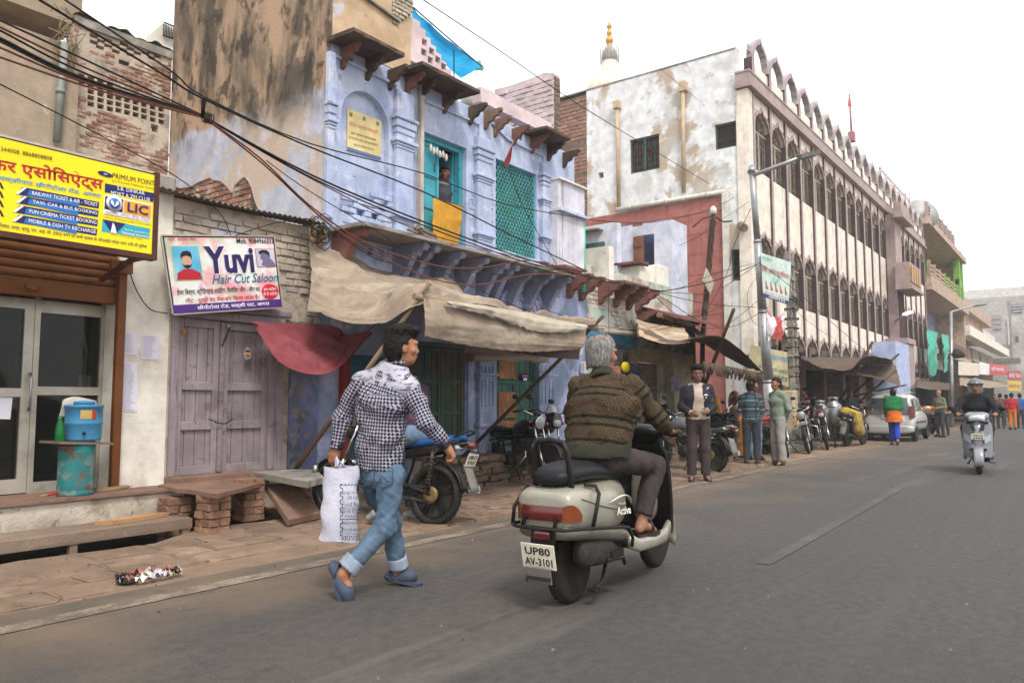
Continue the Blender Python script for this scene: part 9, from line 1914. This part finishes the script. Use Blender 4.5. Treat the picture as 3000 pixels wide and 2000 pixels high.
bn_=T('footwear_banner','green and white footwear shop banner tied between lamp and utility pole','banner',P(2275,815,6.45),world=True)
quadp([(2228,740),(2318,768),(2310,893),(2236,868)],6.4,mat('banner_print','#bfcdc4',[dict(c='#8fc4ac',s=1.2,lo=.5,hi=.62,k=.8),dict(c='#9ab8cc',s=1.,lo=.55,hi=.66,k=.7)],bump=0),'sheet',bn_); Lp('हरी ओम फुटिवयर',m_rlet,bn_,(2232,785),(2312,812),6.38,22,bold=.01); quadp([(2236,858),(2311,882),(2310,893),(2236,868)],6.39,m_navy,'lower_strip',bn_); Lp('आगरा',m_wlet,bn_,(2250,868),(2300,884),6.37,7); Lp('जय माता दी',m_glet,bn_,(2233,752),(2262,762),6.38,9)
quadp([(2236,822),(2312,845),(2311,874),(2236,852)],6.393,flat('banner_pale','#cfc6bc'),'shoe_strip',bn_)
for k in range(5): b=M(); c=P(2246+k*14,834+k*4.4,6.385); b.prism([(-.06,.1),(.0,.1),(.02,0),(.12,-.06),(.12,-.1),(-.06,-.1)],c,(1,0,0),(0,0,1),(0,-.003,0)); b.build('printed_shoe',flat('shoe_print%d'%(k%2),['#6a7078','#8a6a5c'][k%2]),bn_)
tb=cloth([[P(2245,905,6.4),P(2272,930,6.3),P(2300,912,6.4)],[P(2246,950,6.4),P(2270,960,6.25),P(2296,945,6.4)],[P(2248,1000,6.4),P(2270,992,6.3),P(2290,998,6.4)]],14,14,.04,6).build('torn_poster',mat('torn_red_print','#b5453c',[dict(c='#d6cdd6',s=1.6,lo=.48,hi=.55,k=.95),dict(c='#3f7a4f',s=2.,lo=.62,hi=.66,k=.8)],bump=.1),label='torn red and white campaign poster hanging from the lamp post',cat='poster')
hb_=T('painted_signboard','cream board with hand-painted blue Hindi lettering behind the lamp post','signboard',P(2260,1075,7.2),world=True); quadp([(2200,1010),(2325,1035),(2314,1135),(2188,1085)],7.2,mat('aged_cream_board','#b5aa86',[dict(c='#8a9a7a',s=2.,lo=.55,hi=.65,k=.7)],bump=.1),'board',hb_); Lp('उपभोक्ता सहकारी',m_cyl,hb_,(2245,1042),(2318,1056),7.18,24); Lp('कटरा मण्डी सिमित',m_greenb,hb_,(2222,1072),(2308,1092),7.18,14); Lp('आगरा',m_greenb,hb_,(2225,1092),(2308,1112),7.18,12)
# ================================================================ kerbside goods
kb=M(); a=G(2312,1328);c=G(2346,1318); kb.box(a.x-.1,a.x+3.4,a.y,a.y+.9,0,.17,0,.03); kb.build('kerb_block',m_grey,label='raised concrete kerb block beside the leaning black motorcycle',cat='kerb')
pb=T('feeder_pillar','cream electrical feeder pillar with yellow notices behind the sage shirt man','feeder pillar',(P(2316,1250,6.4).x,6.4,0),world=True); X_=P(2316,1250,6.4).x; M().box(X_-.2,X_+.2,6.25,6.6,.4,1.55,0,.02).build('cabinet',m_cream,pb); M().box(X_-.25,X_+.25,6.2,6.65,0,.4).build('base',m_grey,pb); M().box(X_-.12,X_+.1,6.24,6.249,.62,.95).build('yellow_notice',m_orp,pb)
m_shoe=mat('black_leather_goods','#191a1c',rough=.5,bump=.2)
def pile(label,c,nx,nz,w,dz,seed,base=None):
    t=T('shoe_pile',label,'shoes',c,group='piles of black shoes for sale'); random.seed(seed); b=M(); b.loft([sring(x,0,z,wd,hh,10,2.4) for x,z,wd,hh in ((-.13,.03,.025,.02),(-.11,.04,.038,.04),(-.02,.035,.036,.035),(.08,.028,.045,.028),(.13,.022,.03,.018))]); me=b.mesh('shoe',m_shoe)
    for k in range(nz):
        for j in range(nx): piece('shoe',me,t,(random.uniform(-.05,.05),(j-(nx-1)/2)*w+random.uniform(-.02,.02),k*dz),(random.uniform(-.1,.1),random.uniform(-.1,.1),random.uniform(-.35,.35)+math.pi*(k%2)))
    return t
q=P(1925,1240,7.0); pile('tall pile of black shoes against the cream pillar',(q.x,7.0,.35),5,13,.1,.065,1); M().box(q.x-.3,q.x+.35,6.7,7.3,.0,.34).build('display_crate',m_wood,label='wooden crate under the tall shoe pile',cat='crate')
tt=T('shoe_table','low wooden table of black shoes at the roadside','table',(G(2140,1355).x,G(2140,1355).y+.1,0)); M().box(-.5,.5,-.35,.35,.36,.42).build('top',m_wood,tt)
for x in (-.45,.42):
    for y in (-.3,.27): M().box(x,x+.06,y,y+.06,0,.36).build('leg',m_wood,tt)
q=G(2140,1355); pile('black shoes stacked on the low roadside table',(q.x-.15,q.y+.1,.43),6,9,.105,.065,2); pile('second stack of black shoes on the low roadside table',(q.x+.25,q.y+.2,.43),5,7,.105,.065,3)
M().box(q.x-.45,q.x-.2,q.y+.2,q.y+.4,.43,.75,0,.01).build('shoe_box',flat('white_card','#c9c6be'),label='white shoe boxes on the low roadside table',cat='box')
ct=T('fruit_cart','wooden hand cart heaped with oranges and bananas beside the vendor','cart',(P(2736,1260,4.9).x,4.9,0)); M().box(-.9,.9,-.5,.5,.82,.9).build('deck',m_wood,ct)
for x in (-.75,.7): 
    for y in (-.42,.36): M().box(x,x+.07,y,y+.07,0,.82).build('leg',m_wood,ct)
fme_=[M().lathe([(0,-.045),(.035,-.03),(.045,0),(.035,.03),(0,.045)],n=10).mesh('fruit',flat('fruit%d'%k,c)) for k,c in enumerate(('#d0701c','#c9a52f','#c98a24'))]; random.seed(14)
fp_=T('fruit_heap','heap of oranges and yellow fruit on the hand cart','fruit',(P(2736,1260,4.9).x,4.9,.9))
for k in range(110): x=random.uniform(-.8,.8); y=random.uniform(-.42,.42); piece('fruit',fme_[0 if x<-.1 else 1+k%2],fp_,(x,y,.045+.16*random.random()*(1-abs(y)*1.6)))
wheel(ct,-.5,.3,.06,'spoke',y=-.55); wheel(ct,-.5,.3,.06,'spoke',y=.55)
# junction box and wire coil by the canvas corner
jb=T('junction_box','old wooden junction box with coiled wires at the canvas corner','junction box',P(925,690,7.5),world=True); c=P(932,690,7.5); M().obox(c,(.16,.14,.16),Matrix.Rotation(.3,3,'Z')).build('box',mat('ochre_box','#a3875c',bump=.1),jb); b=M(); random.seed(31)
for k in range(16): r_=random.uniform(.05,.14); o_=c+Vector((random.uniform(-.16,.04),-.1,random.uniform(-.08,.16))); b.tube([o_+Vector((r_*math.cos(t),.02*math.sin(t*2+k),r_*math.sin(t)*random.uniform(.7,1.2))) for t in [i*.7 for i in range(9)]],.005,4,closed=True)
b.build('wire_coils',m_wire,jb)
# ================================================================ overhead cables
def cable(label,pts,r=.011,m=None,n=24):
    q=[p if isinstance(p,Vector) else P(*p) for p in pts]; b=M(); b.tube([cr(q,k/n) for k in range(n+1)],r*.62,5); return b.build('overhead_cable',m or m_wire,label=label,cat='cable',group='overhead cables')
BT=(595,342,6.3)
for k,(y,x1,y1,m_) in enumerate(((60,280,190,m_wire),(80,280,212,m_wirer),(90,260,220,m_wire),(113,250,232,m_wire),(122,250,238,m_wire),(140,270,250,m_wirer),(168,300,268,m_wirer))): cable(['black','rust-red'][m_ is m_wirer]+' cable of the bundle crossing the shop fronts, %s from the top'%['first','second','third','fourth','fifth','sixth','seventh'][k],[(-40,y-18,5.6),(0,y,5.6),(x1,y1,5.9),(BT[0],BT[1]-3+k,6.3)],.013 if k!=3 else .02,m_)
cable('black cable bundle sagging along the lilac house balcony',[BT,(1000,553,6.4),(1500,745,6.5),(1720,806,6.6),(1905,845,6.7)],.018)
cable('second black cable just under the balcony bundle',[BT,(1000,562,6.42),(1490,752,6.5),(1720,812,6.6),(1905,850,6.7)],.014)
cable('red-brown cable between the balcony bundles',[BT,(905,520,6.4),(1240,680,6.45),(1560,765,6.5),(1720,808,6.6)],.011,m_wirer)
cable('rust cable looping in front of the balcony brackets',[BT,(760,462,6.2),(905,600,6.1),(1050,700,6.1),(1180,752,6.1),(1310,783,6.2),(1430,782,6.3),(1560,764,6.5),(1720,806,6.6)],.014,m_wirer,40)
cable('lower rust cable looping over the canvas awning',[BT,(770,480,6.2),(905,606,6.1),(1010,690,6.0),(1150,770,6.0),(1300,825,6.0),(1420,832,6.1),(1560,803,6.4),(1720,808,6.6)],.014,m_wirer,40)
cable('upper black cable passing the niche and teal doorway',[(190,0,5.4),(500,208,5.8),(600,285,6.0),(905,420,6.2),(1240,508,6.4),(1480,598,6.6),(1712,640,7.2)],.012)
cable('second upper black cable running to the balcony end',[(115,0,5.3),(480,220,5.8),(600,292,6.0),(905,430,6.2),(1240,562,6.4),(1500,690,6.5),(1720,795,6.6)],.015)
cable('thin black wire sloping over the yellow signboard',[(-20,238,5.5),(0,247,5.5),(300,400,6.2),(520,520,6.8),(640,620,7.2),(676,690,7.4)],.008)
cable('thin black wire crossing the canvas awning to the right',[(780,470,6.5),(900,556,6.5),(1111,682,6.5),(1308,801,6.4),(1512,897,6.2),(1700,955,6.4),(1900,962,6.8),(2050,910,7)],.008)
cable('long thin wire against the sky to the temple wall',[(1240,0,6.3),(1480,160,6.8),(1720,322,7.2),(2080,540,7.7)],.012)
cable('fine wire high against the sky beside the dome',[(1715,0,9),(1850,130,9),(2090,330,9),(2320,520,9)],.008)
cable('black cable from the bundle to the lamp post',[(1905,848,6.7),(1960,850,6.6),(2100,820,6.5),(2215,775,6.45)],.018)
cable('pale rust wire from the bundle to the lamp post',[(1905,850,6.7),(1980,858,6.6),(2100,850,6.5),(2225,770,6.45)],.012,m_wirer)
cable('rust wire sagging from the bundle past the red wall',[(1905,852,6.7),(1960,905,6.6),(2030,950,6.5),(2120,955,6.4),(2220,880,6.4),(2280,820,6.4)],.012,m_wirer)
cable('second rust wire sagging past the red wall',[(1905,852,6.7),(1970,890,6.6),(2060,945,6.5),(2150,955,6.4),(2250,900,6.4)],.012,m_wirer)
cable('black wire from the bundle to the temple corner',[(1905,850,6.7),(2000,875,6.6),(2100,893,6.6),(2215,900,6.5)],.012)
cable('black wire behind the rooftop room to the timber pole',[(1715,643,7.4),(1900,652,7.3),(2060,620,7.3),(2150,580,7.4)],.012)
cable('thin wire from the lamp post along the temple shops',[(2225,770,6.4),(2330,850,6.2),(2450,955,6.0),(2560,1050,6.0)],.012)
cable('thin black drop wire in front of the bracketed shop',[(1783,840,6.6),(1784,990,6.6)],.008)
cable('black stay wire from the lamp post down to the temple wall',[(2200,610,6.5),(2150,720,7.0),(2130,800,7.4),(2070,910,7.5)],.012)
for k,(lab,pts) in enumerate((('grey wire sagging under the balcony corbels',[(900,640,7.3),(1010,700,7.2),(1120,765,7.1),(1300,790,7.0),(1500,805,6.9),(1640,790,6.8),(1720,810,6.7)]),('fine wire from the junction box to the saloon sign',[(690,690,7.42),(800,655,7.4),(900,640,7.4)]),('fine wire from the awning end along the mint wall',[(1590,905,6.9),(1740,950,6.9),(1880,968,6.9),(1990,950,6.9),(2130,890,6.9)]),('fine wire crossing the lattice window',[(1490,495,7.3),(1530,600,7.2),(1580,690,7.1),(1640,790,7)]),('thin wire from the temple corner past the lamp head',[(2195,590,6.9),(2120,640,7.1),(2050,690,7.2),(1990,720,7.3)]),('thin wire from the utility pole over the wide awning',[(2320,900,7),(2400,965,6.8),(2500,1020,6.5),(2560,1042,6.2)]),('loose rust wire drooping at the lamp post',[(2225,800,6.4),(2190,860,6.4),(2205,940,6.4),(2245,960,6.4)]),('loose wire from the street lamp to the rooftop',[(2215,770,6.45),(2100,800,6.6),(1990,845,6.8)]),('thin wire dropping to the white wall by the lavender door',[(372,770,7.6),(400,850,7.65),(440,905,7.66),(492,918,7.6)]))): cable(lab,pts,.009,m_wirer if k==6 else None)
b=M(); c=P(597,342,6.3); 
for k in range(5): b.tube([c+Vector((.02*k,.035*math.cos(t),.05*math.sin(t))) for t in [i*.9 for i in range(7)]],.006,4,closed=True)
for k in range(3): b.tube([P(592+k*5,290,6.05),P(590+k*4,340,6.3)],.006,4)
b.build('cable_tie',m_wire,label='wire tie binding the cable bundle before the stained wall',cat='cable tie')
# ================================================================ haze: one even box of air round camera and scene
hm=bpy.data.materials.new('pale_haze'); hm.use_nodes=True; n=hm.node_tree.nodes; n.remove(n['Principled BSDF']); pv_=n.new('ShaderNodeVolumePrincipled'); pv_.inputs['Color'].default_value=(.97,.97,.98,1); pv_.inputs['Density'].default_value=.0015; pv_.inputs['Anisotropy'].default_value=.2
hm.node_tree.links.new(pv_.outputs[0],n['Material Output'].inputs['Volume'])
M().box(-161,281,-121,201,-1.6,26).build('haze',hm,kind='stuff')
